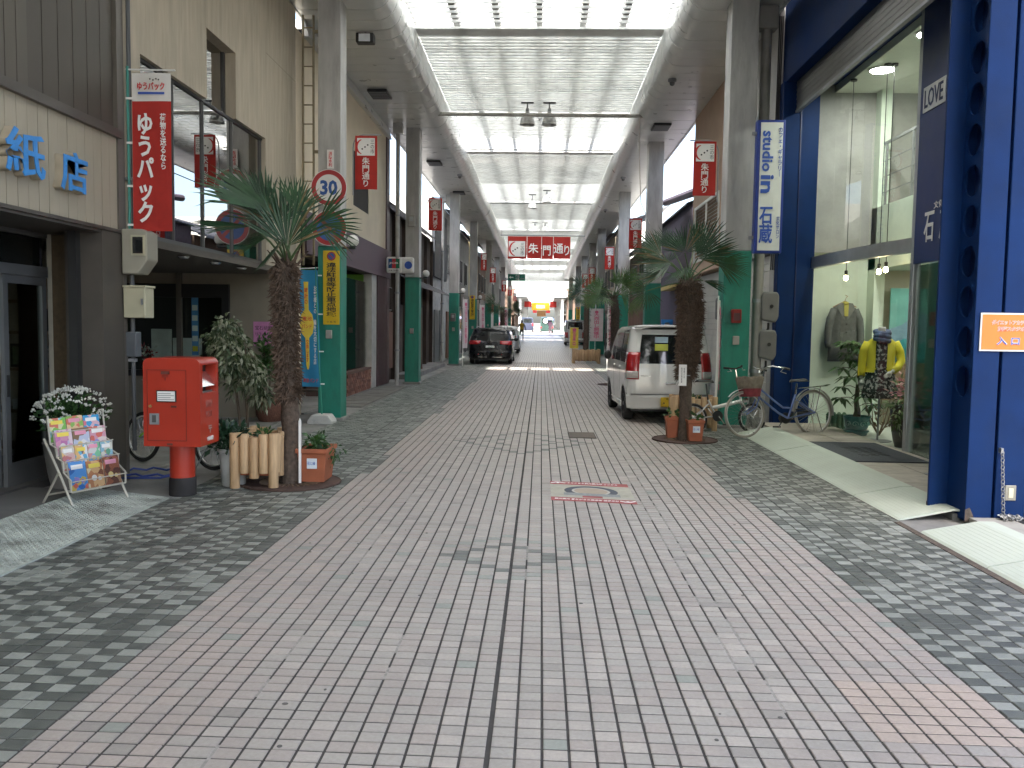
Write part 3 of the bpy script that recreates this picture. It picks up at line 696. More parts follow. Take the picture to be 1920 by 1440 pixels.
def window(par, x, y0, y1, z0, z1, sx, fm=alufr, gm=darkglass, n=2, dx=.03):
    b = B(); f = .05; xa, xb = sorted((x-sx*.06, x))
    b.box(xa,xb,y0,y1,z0,z0+f); b.box(xa,xb,y0,y1,z1-f,z1); 
    for i in range(n+1): yy = y0+(y1-y0-f)*i/n; b.box(xa+.001,xb-.001,yy,yy+f,z0+f,z1-f)
    w = b.build('window', fm, par, W=True)
    for i in range(n):
        ya = y0+(y1-y0-f)*i/n+f; yb = y0+(y1-y0-f)*(i+1)/n; l = par.location
        bb = B(); bb.box(x-sx*.035-l.x,x-sx*.03-l.x,ya-l.y,yb-l.y,z0+f-l.z,z1-f-l.z); bb.build('pane', gm, w)
window(cb, LX-.05, 18.85,20.55,4.2,5.4,1)
window(cb, LX-.02, 15.5,16.6,4.0,5.5,1)
b = B(); b.box(LX-.16,LX-.15,18.3,20.95,.52,2.62); b.build('show_window_pane',clearglass,cb,W=True)
b = B(); b.box(LX-1.0,LX-.95,18.3,20.95,.5,2.8); b.box(LX-.95,LX-.2,20.9,20.94,.5,2.8); b.build('green_backdrop',M("lime_green",(.16,.36,.05),.7,var=.2,vs=3),cb,W=True)
b = B(); b.box(LX-.9,LX-.05,18.3,20.94,.0,.49); b.build('plinth',M("plinth",(.10,.06,.05),.9),cb,W=True)
bm_ = [M("brick_a",(.22,.09,.06),.85,var=.2,vs=20),M("brick_b",(.17,.075,.055),.85,var=.2,vs=20),M("brick_c",(.27,.13,.09),.85,var=.2,vs=20)]
bo = {}
for r in range(6):
    for c in range(12):
        k = rnd.randrange(3); y = 18.3+c*.22+(r % 2)*.11
        if k not in bo: bb = B(); bb.box(0,.03,0,.205,0,.07); o = bb.build('brick',bm_[k],cb); bo[k] = o
        else: o = bo[k].copy(); COL.objects.link(o)
        o.location = (LX-.048-cb.location.x+rnd.uniform(0,.006), y-19, .03+r*.078)
b = B(); b.box(LX-.9,LX-.005,18.26,20.95,.505,.55); b.build('sill',M("sill_brown",(.14,.07,.05),.7),cb,W=True)
b = B(); b.box(LX-.55,LX-.25,19.9,20.4,.55,.95); b.build('display_block',black,cb,W=True)
t = thing('toy_animals','pair of small orange and brown ornaments on a black block in the green window','ornament',(LX-.4,20.15,.95))
b = B(); b.ball((0,-.1,.1),.09,10); b.ball((.02,-.13,.22),.06,10); b.build('left_figure',M("orn_white",(.5,.45,.35),.6),t,smooth=True)
b = B(); b.ball((0,.12,.12),.1,10); b.ball((.02,.1,.27),.07,10); b.build('right_figure',M("orn_orange",(.5,.16,.05),.6),t,smooth=True)
b = B(); b.box(LX-1.2,LX,14.9,23.2,0,.03); b.build('doorstep',concrete,cb,W=True)
for i in range(9):
    b = B(); y = 16.3+i*.62; b.box(-4.12,-3.42,y,y+.6,.004,.018+.004*(i%3)); b.build('slab',M("slab_old",(.20,.19,.17),.9,var=.25,vs=8,dirt=.7,ds=4),cb,W=True)

# JCB sign board
t = thing('card_sign','square backlit card sign with two rounded boxes on the cream building corner','sign',(-3.86,22.4,3.15))
for i, (x, z) in enumerate(((-.01,0),(.30,.0))):
    b = B(); b.box(x-.2,x+.2,.0+i*.1,.14+i*.1,z-.21,z+.21); b.build('box',M("sign_white",(.70,.70,.67),.4),t,bevel=.05)
b = B(); b.tube([(-.35,.1,0),(-.2,.1,0)],.03,8); b.build('bracket',steel,t)
for i, c in enumerate(((.0,.07,.20),(.50,.03,.04),(.0,.16,.07))): b = B(); b.box(-.15+i*.098,-.05+i*.098,-.006,-.002,-.09,.16); b.build('colour_panel',M(f"card_{i}",c,.4),t)
text(t,'JCB',.24,.06,(-3.87,22.385,3.19),'cam',whiteprint,bold=.02); text(t,'JCB CARD',.26,.04,(-3.87,22.385,3.00),'cam',blackprint,bold=.01)
b = B(); b.lathe([(.10,-.006),(.10,0)],20,0,(.36,.09,0),'y'); b.build('round_mark',blueprint,t)

# ---- old wooden houses and farther fronts on the left
oldwood = M("old_wood",(.062,.045,.034),.85,var=.35,vs=5,stretch=(1,1,.15),bump=.3,bs=25); redwood = M("red_brown_wood",(.14,.07,.045),.75,var=.3,vs=6,stretch=(1,1,.15))
rooftile = M("roof_tile",(.045,.045,.05),.45,var=.2)
plaster = M("grey_plaster",(.42,.42,.41),.85,var=.12,dirt=.6,ds=2)
def tiled_roof(par, x0, z0, x1, z1, y0, y1):
    b = B(); n = int((y1-y0)/.28); mlen = math.hypot(x1-x0, z1-z0); rows = max(2, int(mlen/.3))
    dx, dz = (x1-x0)/rows, (z1-z0)/rows
    for r in range(rows):
        for i in range(n):
            y = y0+i*.28; xa, za = x0+dx*r, z0+dz*r
            b.add([(xa,y,za+.03),(xa,y+.09,za+.0),(xa,y+.2,za+.0),(xa,y+.28,za+.03),(xa+dx,y,za+dz+.06),(xa+dx,y+.09,za+dz+.02),(xa+dx,y+.2,za+dz+.02),(xa+dx,y+.28,za+dz+.06),(xa,y,za-.03),(xa,y+.28,za-.03)],
                  [(0,1,5,4),(1,2,6,5),(2,3,7,6),(8,1,0),(8,2,1),(8,9,2),(9,3,2)])
    o = b.build('roof', rooftile, par, W=True); return o
wh = thing('wooden_house','dark old timber house with lattice window and tiled roofs after the cream building','house',(-5.5,28.4,0))
b = B(); b.box(-9,-4.35,23.3,33.4,0,4.9); b.build('wall',oldwood,wh,W=True)
tiled_roof(wh,-3.95,4.75,-6.6,6.3,23.2,33.5); tiled_roof(wh,-3.55,2.72,-4.36,3.1,25.2,33.3)
for i in range(30): b = B(); y = 23.4+i*.34; b.box(-4.345,-4.325,y,y+.325,3.12,4.75); b.build('board',oldwood,wh,W=True)
b = B(); b.box(-4.34,-4.28,23.4,24.7,.35,1.95); b.build('sliding_door',redwood,wh,W=True)
for i in range(8): b = B(); b.box(-4.30,-4.26,23.45+i*.155,23.48+i*.155,2.02,2.62); b.build('lattice_bar',oldwood,wh,W=True)
b = B(); b.box(-4.33,-4.31,23.4,24.7,2.0,2.65); b.build('lattice_window',M("paper_window",(.25,.25,.24),.7),wh,W=True)
for y in (23.35,24.75,26.5,29.1,31.5,33.2): b = B(); b.box(-4.38,-4.22,y,y+.13,0,4.8); b.build('post',oldwood,wh,W=True)
for y0 in (25.0,26.7,29.3): b = B(); b.box(-4.33,-4.27,y0,y0+1.4,.1,2.2); b.build('shutter_door',redwood if y0>26 else oldwood,wh,W=True)
b = B(); b.box(-4.7,-3.7,24.9,33.2,0,.14); b.build('stone_step',concrete,wh,W=True)
for i in range(6):
    t = thing('leaning_plank',f'long brown plank {["nearest the pillar","second from the pillar","split at its top","darkest one","thin pale one","farthest from the pillar"][i]} leaning on the timber house','plank',(-3.95,27.2+i*.22,.14),0,'planks leaning on the timber house')
    b = B(); b.box(-.04,.04,-.05,.05,0,2.6-.1*i); b.xf(Matrix.Rotation(R_(-7),4,'Y')); b.build('plank',redwood,t)
gp = thing('plaster_house','grey plastered house with dark panel above and metal door past the planks','house',(-5.5,38,0))
b = B(); b.box(-9,-4.3,33.5,43.4,0,6.6); b.build('wall',plaster,gp,W=True)
b = B(); b.box(-4.3,-4.2,33.6,38,3.5,6.2); b.build('dark_panel',M("navy_panel",(.03,.035,.045),.5),gp,W=True)
tiled_roof(gp,-4.0,6.6,-6,7.0,38.2,43.4)
for y0 in (34.2,35.9,38.6,40.8): b = B(); b.box(-4.3,-4.24,y0,y0+1.4,.1,2.2); b.build('door',alufr if y0<37 else redwood,gp,W=True)
for y0 in (39,41): window(gp,-4.25,y0,y0+1.4,3.9,5.2,1)
for x,y,z1,l in ((-3.78,22.45,6.8,'tall pale grey drainpipe between cream building and second left pillar'),(-3.85,33.3,6.6,'grey drainpipe before the third left pillar')):
    t = thing('drain_pipe',l,'pipe',(x,y,0)); b = B(); b.tube([(0,0,0),(0,0,z1)],.055,12); b.build('pipe',M("pipe_grey",(.40,.40,.38),.5,dirt=.4),t,smooth=50)
    for z in (.9,2.4,4.4): b = B(); b.tube([(0,0,z),(0,0,z+.05)],.065,12); b.build('collar',steel,t)
    b = B(); b.box(-.12,.12,-.1,.1,z1-.28,z1-.02); b.build('hopper',M("pipe_grey",(.4,.4,.38)),t)
def front(side, y0, y1, h, wallm, l, style, roof=True, x=None):
    sx = 1 if side == 'L' else -1; X = (x if x else (-4.25 if side == 'L' else 3.95)); z = gz(y0)
    t = thing('shop_building', l, 'building', (X-sx*1.5,(y0+y1)/2,z))
    b = B(); xa, xb = sorted((X, X-sx*5)); b.box(xa,xb,y0,y1-.06,z-.3,z+h); b.build('wall',wallm,t,W=True)
    def bx(nm, d0, d1, a, c, e, f, m): b = B(); p, q = sorted((X+sx*d0, X+sx*d1)); b.box(p,q,a,c,z+e,z+f); return b.build(nm,m,t,W=True)
    bx('sign_band',.002,.14,y0+.2,y1-.3,2.5,3.15,style[0])
    w = (y1-y0-.6)
    if style[1] == 'shutter':
        bx('shutter',.002,.05,y0+.3,y1-.4,.05,2.45,M("shutter_pale",(.45,.45,.43),.5,.2,dirt=.3))
        for i in range(14): bx('shutter_slat',.05,.062,y0+.3,y1-.4,.12+i*.165,.24+i*.165,M("shutter_pale",(.45,.45,.43)))
    else:
        for i in range(3): bx('glass_door',.002,.04,y0+.3+i*w/3,y0+.22+(i+1)*w/3,.1,2.35,darkglass)
        for i in range(4): bx('door_post',.002,.08,y0+.22+i*w/3,y0+.30+i*w/3,.05,2.45,alufr)
    n = max(1, int(w/2.2))
    for i in range(n): window(t,X+sx*.06,y0+.5+i*w/n,y0+.5+i*w/n+1.3,z+3.7,z+4.9,sx)
    if roof: tiled_roof(t,X+sx*.35,z+h-.1,X-sx*1.8,z+h+.7,y0,y1)
    return t
tanw = M("tan_wall",(.36,.31,.24),.8,dirt=.3); whw = M("white_wall",(.62,.62,.59),.8,dirt=.3); yw = M("yellow_wall",(.55,.47,.26),.8,dirt=.3); gw = M("grey_wall",(.27,.27,.265),.8,dirt=.3); brw = M("brown_wall",(.13,.085,.06),.8,dirt=.3)
front('L',43.5,50,6.3,gw,'grey shop front with dark glass doors behind the black car',(brownmetal,'glass'))
front('L',50.1,57,6.6,yw,'yellowish shop front with a pale shutter past the silver car',(tanw,'shutter'))
front('L',57.1,66,6.0,brw,'brown wooden shop front by the far dark palm',(black,'glass'))
front('L',66.1,78,6.6,whw,'white shop front on the left near the crossing',(redprint,'shutter'))
front('L',78.1,96,6.4,gw,'long grey shop front at the left end of the first arcade',(whw,'glass'))

# ================================================================== RIGHT SIDE
blue = M("shop_blue", (.0035,.023,.098), .55, var=.16, vs=2.2, dirt=.35, ds=3.5, dirtcol=(.012,.028,.075), bump=.12, bs=160, spec=.14)
navy = M("shop_navy", (.006,.018,.085), .35, var=.1)
palewall = M("pale_green_wall", (.66,.74,.64), .8, var=.04)
rust = M("rust", (.10,.078,.06), .9, var=.4, vs=30)
bs_ = thing('blue_shop', 'deep blue clothes shop and cafe building with castellated steel column and curved glass front', 'shop', (5,10.8,0))
def hole_plate(b, x, th, y0, y1, z0, z1, cz, cy, r, n=24):
    vs = []; fs = []
    for s in range(2):
        X = x+(th if s else 0)
        for j in range(n):
            a = 2*math.pi*j/n; dy, dz = math.cos(a), math.sin(a)
            k = min(((y1-cy) if dy > 0 else (cy-y0))/max(abs(dy),1e-6), ((z1-cz) if dz > 0 else (cz-z0))/max(abs(dz),1e-6))
            vs.append((X,cy+dy*r,cz+dz*r)); vs.append((X,cy+dy*k,cz+dz*k))
        for q in ((y1,z1),(y0,z1),(y0,z0),(y1,z0)): vs.append((X,*q))
    N2 = 2*n+4
    for s in range(2):
        o = s*N2
        for j in range(n):
            a, c = 2*j+o, (2*((j+1)%n))+o
            fs.append((a,a+1,c+1,c) if s else (c,c+1,a+1,a))
    for j in range(n): a, c = 2*j, 2*((j+1)%n); fs.append((a,c,c+N2,a+N2))
    b.add(vs, fs)
    # corners
    pr = []
    for X in (x, x+th):
        for q in ((y1,z1),(y0,z1),(y0,z0),(y1,z0)):
            best = sorted(range(n), key=lambda j: (vs[2*j+1][1]-q[0])**2+(vs[2*j+1][2]-q[1])**2)[:1]
    return b
CW = B(); cz = 1.20-.338*0
zlo = cz-.169; CW.box(3.60,3.615,7.27,7.60,.03,zlo)
k = 0
while cz < 6.8:
    # 24-gon hole in a rectangle whose corners are on the sampled rays
    y0, y1, z0, z1, cy = 7.27, 7.60, cz-.169, cz+.169, 7.435
    n = 32; angs = sorted(set([2*math.pi*j/n for j in range(n)]+[math.atan2(s2*.169, s1*.165) % (2*math.pi) for s1 in (1,-1) for s2 in (1,-1)]))
    vs = []
    for X in (3.60,3.615):
        for a in angs:
            dy, dz = math.cos(a), math.sin(a); kk = min(.165/max(abs(dy),1e-9), .169/max(abs(dz),1e-9))
            vs.append((X,cy+dy*.128,cz+dz*.132)); vs.append((X,cy+dy*kk,cz+dz*kk))
    m_ = len(angs); fs = []
    for j in range(m_):
        a, c = 2*j, 2*((j+1) % m_); fs.append((a,a+1,c+1,c)); a2, c2 = a+2*m_, c+2*m_; fs.append((c2,c2+1,a2+1,a2)); fs.append((a,c,c2,a2))
    CW.add(vs, fs); cz += .338
CW.box(3.60,3.615,7.27,7.60,cz-.169,7.2)
CW.build('column_web', blue, bs_, W=True)
b = B(); b.box(3.44,3.80,7.603,7.635,.03,7.2); b.build('column_flange', blue, bs_, W=True, bevel=.006)
b = B(); b.box(3.585,3.80,7.24,7.268,.03,7.2); b.build('column_flange', blue, bs_, W=True, bevel=.006)
b = B(); b.box(3.70,3.79,7.28,7.595,.02,7.2); b.build('column_inside', navy, bs_, W=True)
b = B(); b.box(3.826,4.075,7.245,7.5,.04,7.2); b.build('wall_plate', blue, bs_, W=True, bevel=.008)
b = B(); b.box(4.082,4.115,7.23,7.5,0,7.2); b.build('edge_strip', steel, bs_, W=True)
b = B(); b.box(3.79,3.83,7.30,7.5,.02,7.2); b.build('groove', navy, bs_, W=True)
b = B(); b.add([(3.437,7.6,.03),(3.437,7.637,.03),(3.437,7.637,.13),(3.437,7.61,.10)],[(0,1,2,3)]); b.add([(3.583,7.238,.03),(3.68,7.238,.03),(3.66,7.238,.06),(3.62,7.238,.15),(3.583,7.238,.13)],[(0,1,2,3,4)]); b.build('rust_patch', rust, bs_, W=True)
b = B(); b.box(3.90,4.2,7.64,14.5,5.62,7.3); b.box(3.86,4.45,14.30,14.52,0,5.62); b.box(3.90,4.2,14.5,14.9,5.62,7.3); b.build('blue_frame', blue, bs_, W=True, bevel=.01)
b = B(); b.box(4.145,4.165,14.285,14.30,.03,5.5); b.build('frame_joint', navy, bs_, W=True)
b = B(); b.box(4.2,5.2,7.64,14.5,5.62,5.66); b.box(4.2,5.0,7.55,7.64,0,5.62); b.box(4.66,4.76,7.64,9.1,0,2.44); b.build('porch_lining', navy, bs_, W=True)
for i in range(12): b = B(); b.box(4.06+.006*(i%2),4.10,7.66,14.29,5.16+i*.038,5.195+i*.038); b.build('shutter_slat', M("shutter_steel",(.16,.16,.15),.4,.6,var=.12,dirt=.2), bs_, W=True)
b = B(); b.box(4.05,4.11,7.66,14.29,5.12,5.158); b.build('shutter_bar', steel, bs_, W=True)
for yy in (9.6,11.1):
    b = B(); b.box(4.32,4.62,yy,yy+.3,5.60,5.618); f = b.build('porch_light', steel, bs_, W=True)
    b = B(); b.box(4.35-5,4.59-5,yy+.03-10.8,yy+.27-10.8,5.594,5.599); b.build('diffuser', M("diff_grey",(.35,.36,.36),.3), f)
GP = [(4.45,14.55),(4.455,13.9),(4.475,13.2),(4.52,12.5),(4.59,11.85),(4.71,11.12)]
shopglass = glass("shop_glass", (.90,.97,.92), .9, .06)
for i in range(len(GP)-1):
    (xa,ya),(xb,yb) = GP[i], GP[i+1]
    for z0, z1 in ((.06,2.62),(2.80,5.60)):
        b = B(); b.add([(xa,ya,z0),(xb,yb,z0),(xb,yb,z1),(xa,ya,z1)],[(0,1,2,3)]); b.build('glass_pane', shopglass, bs_, W=True)
b = B()
for i in range(len(GP)-1):
    (xa,ya),(xb,yb) = GP[i], GP[i+1]
    for z0, z1, d in ((0,.06,.04),(2.62,2.80,.05)):
        b.add([(xa-d,ya,z0),(xb-d,yb,z0),(xb-d,yb,z1),(xa-d,ya,z1),(xa+d,ya,z0),(xb+d,yb,z0),(xb+d,yb,z1),(xa+d,ya,z1)],[(0,1,2,3),(3,2,6,7),(1,0,4,5),(5,4,7,6)])
b.build('transom', alu, bs_, W=True)
b = B(); b.box(4.66,4.76,11.02,11.12,0,5.62); b.build('door_post', alu, bs_, W=True, bevel=.012)
b = B(); b.box(4.42,4.50,14.5,14.56,0,5.6); b.build('glass_edge_post', alu, bs_, W=True)
b = B(); b.box(4.66,4.72,8.2,11.02,2.46,5.62); b.build('navy_panel', M("panel_navy",(.010,.026,.125),.4,var=.05), bs_, W=True)
b = B(); b.box(4.70,4.71,9.15,11.0,.06,2.44); b.build('door_glass', shopglass, bs_, W=True)
b = B(); b.box(4.68,4.73,9.1,11.02,.0,.06); b.box(4.68,4.73,9.1,9.15,.06,2.44); b.box(4.68,4.73,10.05,10.09,.06,2.44); b.build('door_frame', alu, bs_, W=True)
# inside
b = B(); b.box(4.46,5.45,14.6,14.75,0,5.6); b.build('end_wall', palewall, bs_, W=True)
b = B(); b.box(5.45,8.0,14.6,14.75,0,5.6); b.box(8.0,8.1,7.6,14.75,0,5.6); b.build('back_wall', M("beige_room",(.55,.52,.42),.8,var=.04), bs_, W=True)
b = B(); b.box(5.43,5.60,8.0,14.6,2.62,3.62); b.box(5.43,5.6,14.3,14.6,0,5.6); b.box(5.6,8,8.0,14.6,2.62,2.8); b.build('mezzanine', palewall, bs_, W=True)
b = B(); b.box(4.2,8.0,7.64,14.6,5.66,5.9); b.box(4.76,8.0,7.64,14.6,5.50,5.66); b.build('ceiling', M("pale_ceiling",(.72,.74,.66),.8,var=.03), bs_, W=True)
b = B(); b.box(4.42,8.0,7.64,14.6,-.02,.045); b.build('shop_floor', M("pale_floor",(.55,.58,.52),.35,var=.06), bs_, W=True)
b = B(); b.box(5.50,5.53,8.2,14.3,4.62,4.66)
for yy in (14.2,13.2,12.2,11.2,10.2,9.2): b.box(5.50,5.53,yy,yy+.035,3.62,4.62)
for z in (3.85,4.1,4.35): b.box(5.51,5.52,8.2,14.3,z,z+.012)
b.build('railing', steel, bs_, W=True)
b = B(); b.tube([(5.35,11.9,0),(5.35,11.9,2.62)],.1,16); b.build('round_column', M("column_teal",(.22,.32,.30),.4), bs_, W=True, smooth=50)
b = B(); b.box(4.9,8.2,7.5,7.64,0,7.3); b.box(4.2,8.2,7.64,14.75,5.9,7.3); b.box(4.11,8.2,7.3,7.5,0,7.3); b.build('outer_wall', navy, bs_, W=True)
b = B(); b.box(3.56,3.62,7.4,14.3,-.02,.06); b.build('kerb', concrete, bs_, W=True)
ft = [M("floor_tile_a",(.46,.42,.35),.6,var=.12,vs=8,dirt=.3,ds=5),M("floor_tile_b",(.42,.385,.32),.6,var=.12,vs=8,dirt=.3,ds=5)]
fo = {}
for r in range(12):
    for c in range(2):
        q = (r+c) % 2
        if q not in fo: bb = B(); bb.box(0,.525,0,.535,.062,.085); o = bb.build('floor_tile', ft[q], bs_); fo[q] = o
        else: o = fo[q].copy(); COL.objects.link(o)
        o.location = (3.625+c*.535-5, 7.66+r*.545-10.8, rnd.uniform(-.001,.001))
b = B(); b.box(3.62,4.70,7.64,14.3,-.02,.060); b.build('floor_bed', joint, bs_, W=True)
# mounting writing
lv = thing('love_sign','small silver sign reading LOVE high on the navy panel','sign',(4.655,10.62,4.44)); b = B(); b.box(-.012,.0,-.29,.29,-.15,.15); b.build('plate',M("sign_silver",(.62,.63,.62),.35,.3),lv)
text(lv,'LOVE',.48,.22,(4.638,10.62,4.44),'-x',navy,bold=.01)
t = thing('wall_characters','white shop characters on the lower part of the navy panel','sign',(4.655,10.2,2.75)); text(t,'石',.26,.36,(4.65,10.61,2.88),'-x',whiteprint,bold=.015); text(t,'蔵',.26,.36,(4.65,10.2,2.88),'-x',whiteprint,bold=.015); text(t,'文化サロン',.6,.085,(4.65,10.2,3.12),'-x',whiteprint,bold=.01)
os_ = thing('entrance_sign','orange entrance sign with blue characters on the blue wall','sign',(3.86,7.235,1.48))
orange = M("sign_orange",(.72,.20,.03),.5,var=.05)
b = B(); b.box(-.235,.22,-.012,0,-.015,.30); b.build('white_board',white,os_); b = B(); b.box(-.222,.207,-.017,-.0125,-.002,.287); b.build('orange_face',orange,os_)
text(os_,'ダイエットアカデミー',.33,.042,(3.875,7.215,1.702),'cam',whiteprint,bold=.06,depth=.002); text(os_,'加圧スタジオ',.22,.042,(3.87,7.215,1.648),'cam',whiteprint,bold=.06,depth=.002)
text(os_,'ダイエットアカデミー',.325,.038,(3.875,7.2135,1.702),'cam',M("sign_red",(.60,.05,.03),.5),bold=.0,depth=.002); text(os_,'加圧スタジオ',.215,.038,(3.87,7.2135,1.648),'cam',M("sign_red",(.6,.05,.03)),bold=.0,depth=.002)
text(os_,'入 口',.19,.07,(3.85,7.215,1.55),'cam',whiteprint,bold=.05,depth=.002); text(os_,'入 口',.185,.066,(3.85,7.2135,1.55),'cam',blueprint,bold=.012,depth=.002)
b = B(); b.lathe([(.028,-.0185),(.028,-.0172)],20,0,(.185,0,.25),'y'); b.build('emblem',M("emblem_pink",(.75,.42,.28),.5),os_)
t = thing('wall_switch','grey switch plate low on the blue wall','switch',(3.95,7.245,.28)); b = B(); b.box(-.045,.045,-.01,0,-.065,.065); b.build('plate',M("switch_plate",(.28,.27,.23),.4,.4),t,bevel=.005); b = B(); b.box(-.02,.02,-.016,-.0105,-.04,.04); b.build('rocker',M("rocker",(.62,.58,.42),.4),t,bevel=.003)
t = thing('hanging_chain','steel chain hanging from the blue wall into a heap on the floor','chain',(3.845,7.20,.0))
def link(b, c, rot, s=.026):
    pts = [(s*.55*math.cos(a), 0, s*(.75 if True else 1)*math.sin(a)) for a in [2*math.pi*i/10 for i in range(10)]]
    o = len(b.v); b.tube(pts, .0042, 5, closed=True); b.xf(Matrix.Translation(c) @ rot.to_matrix().to_4x4(), o)
l0 = None
for i in range(20):
    if l0 is None: b = B(); link(b,(0,0,0),Euler((0,0,0))); l0 = b.build('link',M('chain_steel',(.32,.32,.31),.4,.8),t,smooth=True); o = l0
    else: o = l0.copy(); COL.objects.link(o)
    o.location = (.002*i,0,.62-i*.030); o.rotation_euler = (0,0,R_(90*(i%2)+10))
b = B()
for i in range(60): link(b,(.03+rnd.gauss(.05,.045),rnd.gauss(-.03,.03),.075+abs(rnd.gauss(0,.012))),Euler((rnd.uniform(0,3),rnd.uniform(0,3),rnd.uniform(0,3))))
b.build('chain_heap',M('chain_steel',(.32,.32,.31)),t,smooth=True,kind='stuff')
b = B(); b.box(-.01,.01,-.0,.04,.62,.66); b.build('hook',steel,t)
b = B(); b.box(3.62,4.5,4.0,7.24,-.02,.065); struct(b.build('shop_forecourt',M("forecourt",(.36,.35,.31),.7,dirt=.3,ds=4)))
t = thing('rag','scrap of white cloth lying on the chain heap','rag',(3.88,7.16,.085)); b = B(); b.grid(lambda u,v:(u*.11,v*.06,.012+.014*math.sin(u*9+v*4)*math.cos(v*7)),[i/6-.5 for i in range(7)],[i/6-.5 for i in range(7)]); b.build('cloth',white,t,smooth=True)
b = B(); b.box(3.95,4.2,7.0,7.2,.066,.07); tag(b.build('floor_hatch',black),'small black floor hatch beside the chain heap','hatch')
mint = M("ramp_mint",(.52,.575,.49),.55,var=.05,vs=2,dirt=.22,ds=2.5,dirtcol=(.40,.40,.32),bump=.1,bs=80)
for y0, y1, l in ((11.32,13.35,'mint white ramp plate farthest away, by the blue bicycle'),(8.42,11.30,'long mint white ramp plate in front of the door mat'),(7.36,8.40,'short mint white ramp plate ending at the rusty column foot'),(5.90,6.92,'mint white ramp plate beside the chain'),(4.3,5.88,'nearest mint white ramp plate at the right edge')):
    t = thing('ramp_plate',l,'ramp',(3.08,y0,0),0,'mint white ramp plates at the shop threshold'); L_ = y1-y0
    b = B(); b.prism([(0,.002),(.02,.018),(.46,.105),(.58,.105),(.58,.09),(.46,.09),(.03,.0)],0,L_,'xz'); b.build('plate',mint,t)
    for i in range(10): b = B(); x = .04+i*.042; z = .018+(x-.02)*(.087/.44); b.add([(x,.02,z+.0005),(x+.006,.02,z+.004),(x+.012,.02,z+.0025),(x,L_-.02,z+.0005),(x+.006,L_-.02,z+.004),(x+.012,L_-.02,z+.0025)],[(0,3,4,1),(1,4,5,2)]); b.build('rib',mint,t)
b = B(); b.box(3.02,3.075,4,7.3,-.005,.004); struct(b.build('gutter_strip',rust))
mat_ = thing('door_mat','dark grey rubber door mat in front of the shop door','mat',(4.1,10.9,.086)); 
b = B(); b.box(-.46,.46,-.85,.85,0,.014); b.build('mat',M("mat_grey",(.060,.068,.075),.9,var=.2,vs=40,bump=.4,bs=200),mat_,bevel=.005)
for i in range(7):
    for j in range(3): b = B(); b.box(-.18+j*.13,-.09+j*.13,-.42+i*.12+j*.02,-.40+i*.12+j*.02,.0145,.0175); b.build('mat_rib',black,mat_)
for y in (9.3,8.75): b = B(); b.lathe([(.05,.086),(.05,.09)],16,0,(4.2,y,0)); tag(b.build('floor_socket',steel),f'round steel socket set in the threshold tiles, the {"far" if y>9 else "near"} one of two','floor socket')

# hanging bulbs, ceiling light
bulbm = M("bulb_glow",(1.0,.78,.45),.4,var=0,emit=14)
for i, (x, y, z, l) in enumerate(((4.78,13.75,2.42,'bare lit bulb on a long cord, nearest the grey coat'),(4.98,12.95,2.47,'left lit bulb of the close pair'),(5.08,12.95,2.50,'right lit bulb of the close pair'))):
    t = thing('pendant_bulb',l,'bulb',(x,y,z),0,'bare bulbs hanging in the shop window')
    b = B(); b.tube([(0,0,.13),(0,0,5.5-z)],.006,6); b.build('cord',black,t); b = B(); b.lathe([(.022,.06),(.026,.13),(.01,.14)],12); b.build('socket',black,t); b = B(); b.ball((0,0,.02),.035,12,0,1.25); b.build('bulb',bulbm,t,smooth=True)
    b = B(); b.lathe([(.05,5.47-z),(.05,5.5-z)],14); b.build('ceiling_rose',black,t)
t = thing('ceiling_light','round recessed white light in the shop ceiling','lamp',(5.0,13.2,5.50)); b = B(); b.lathe([(.2,0),(.2,-.02),(.17,-.025)],24); b.build('ring',white,t); b = B(); b.lathe([(.165,-.027),(.001,-.03)],24); b.build('diffuser',M("ceiling_glow",(1,.98,.90),.5,var=0,emit=45),t)
for i, yy in enumerate((9.6,11.6)):  # two more lamps, added to brighten the shop interior
    t = thing('ceiling_light',['added round fill lamp in the shop ceiling over the door','added round fill lamp in the shop ceiling over the mannequin'][i],'lamp',(5.0,yy,5.50)); b = B(); b.lathe([(.2,0),(.2,-.02),(.17,-.025)],24); b.build('ring',white,t); b = B(); b.lathe([(.165,-.027),(.001,-.03)],24); b.build('diffuser',M("ceiling_glow",(1,.97,.85)),t)
t = thing('ceiling_light','added round fill lamp under the mezzanine above the painting','lamp',(6.4,13.2,2.62)); b = B(); b.lathe([(.13,0),(.13,-.02),(.11,-.025)],24); b.build('ring',white,t); b = B(); b.lathe([(.105,-.027),(.001,-.03)],24); b.build('diffuser',M("ceiling_glow",(1,.97,.85)),t)  # added lamp that lifts the light below the mezzanine

# painting, coat
t = thing('mountain_painting','large teal painting of misty mountains behind the mannequin','painting',(6.25,14.4,1.1))
b = B(); b.box(-.5,.55,0,.03,0,1.22); b.build('canvas',M("canvas_sky",(.20,.52,.48),.7,var=.25,vs=2.2),t)
b = B(); b.add([(-.5,-.004,.55),(-.3,-.004,.62),(-.05,-.004,.82),(.02,-.004,.83),(.25,-.004,.62),(.55,-.004,.52),(.55,-.004,.0),(-.5,-.004,0)],[tuple(range(8))]); b.build('far_mountain',M("mount_far",(.22,.38,.50),.7,var=.2,vs=5),t)
b = B(); b.add([(-.5,-.007,.25),(-.25,-.007,.40),(0,-.007,.30),(.25,-.007,.44),(.55,-.007,.22),(.55,-.007,0),(-.5,-.007,0)],[tuple(range(7))]); b.build('near_mountain',M("mount_near",(.05,.33,.38),.7,var=.4,vs=7),t)
b = B(); b.box(-.6,.9,-.05,.2,-.62,-.02); b.build('sideboard',M("board_tan",(.34,.22,.12),.6,var=.2),t)
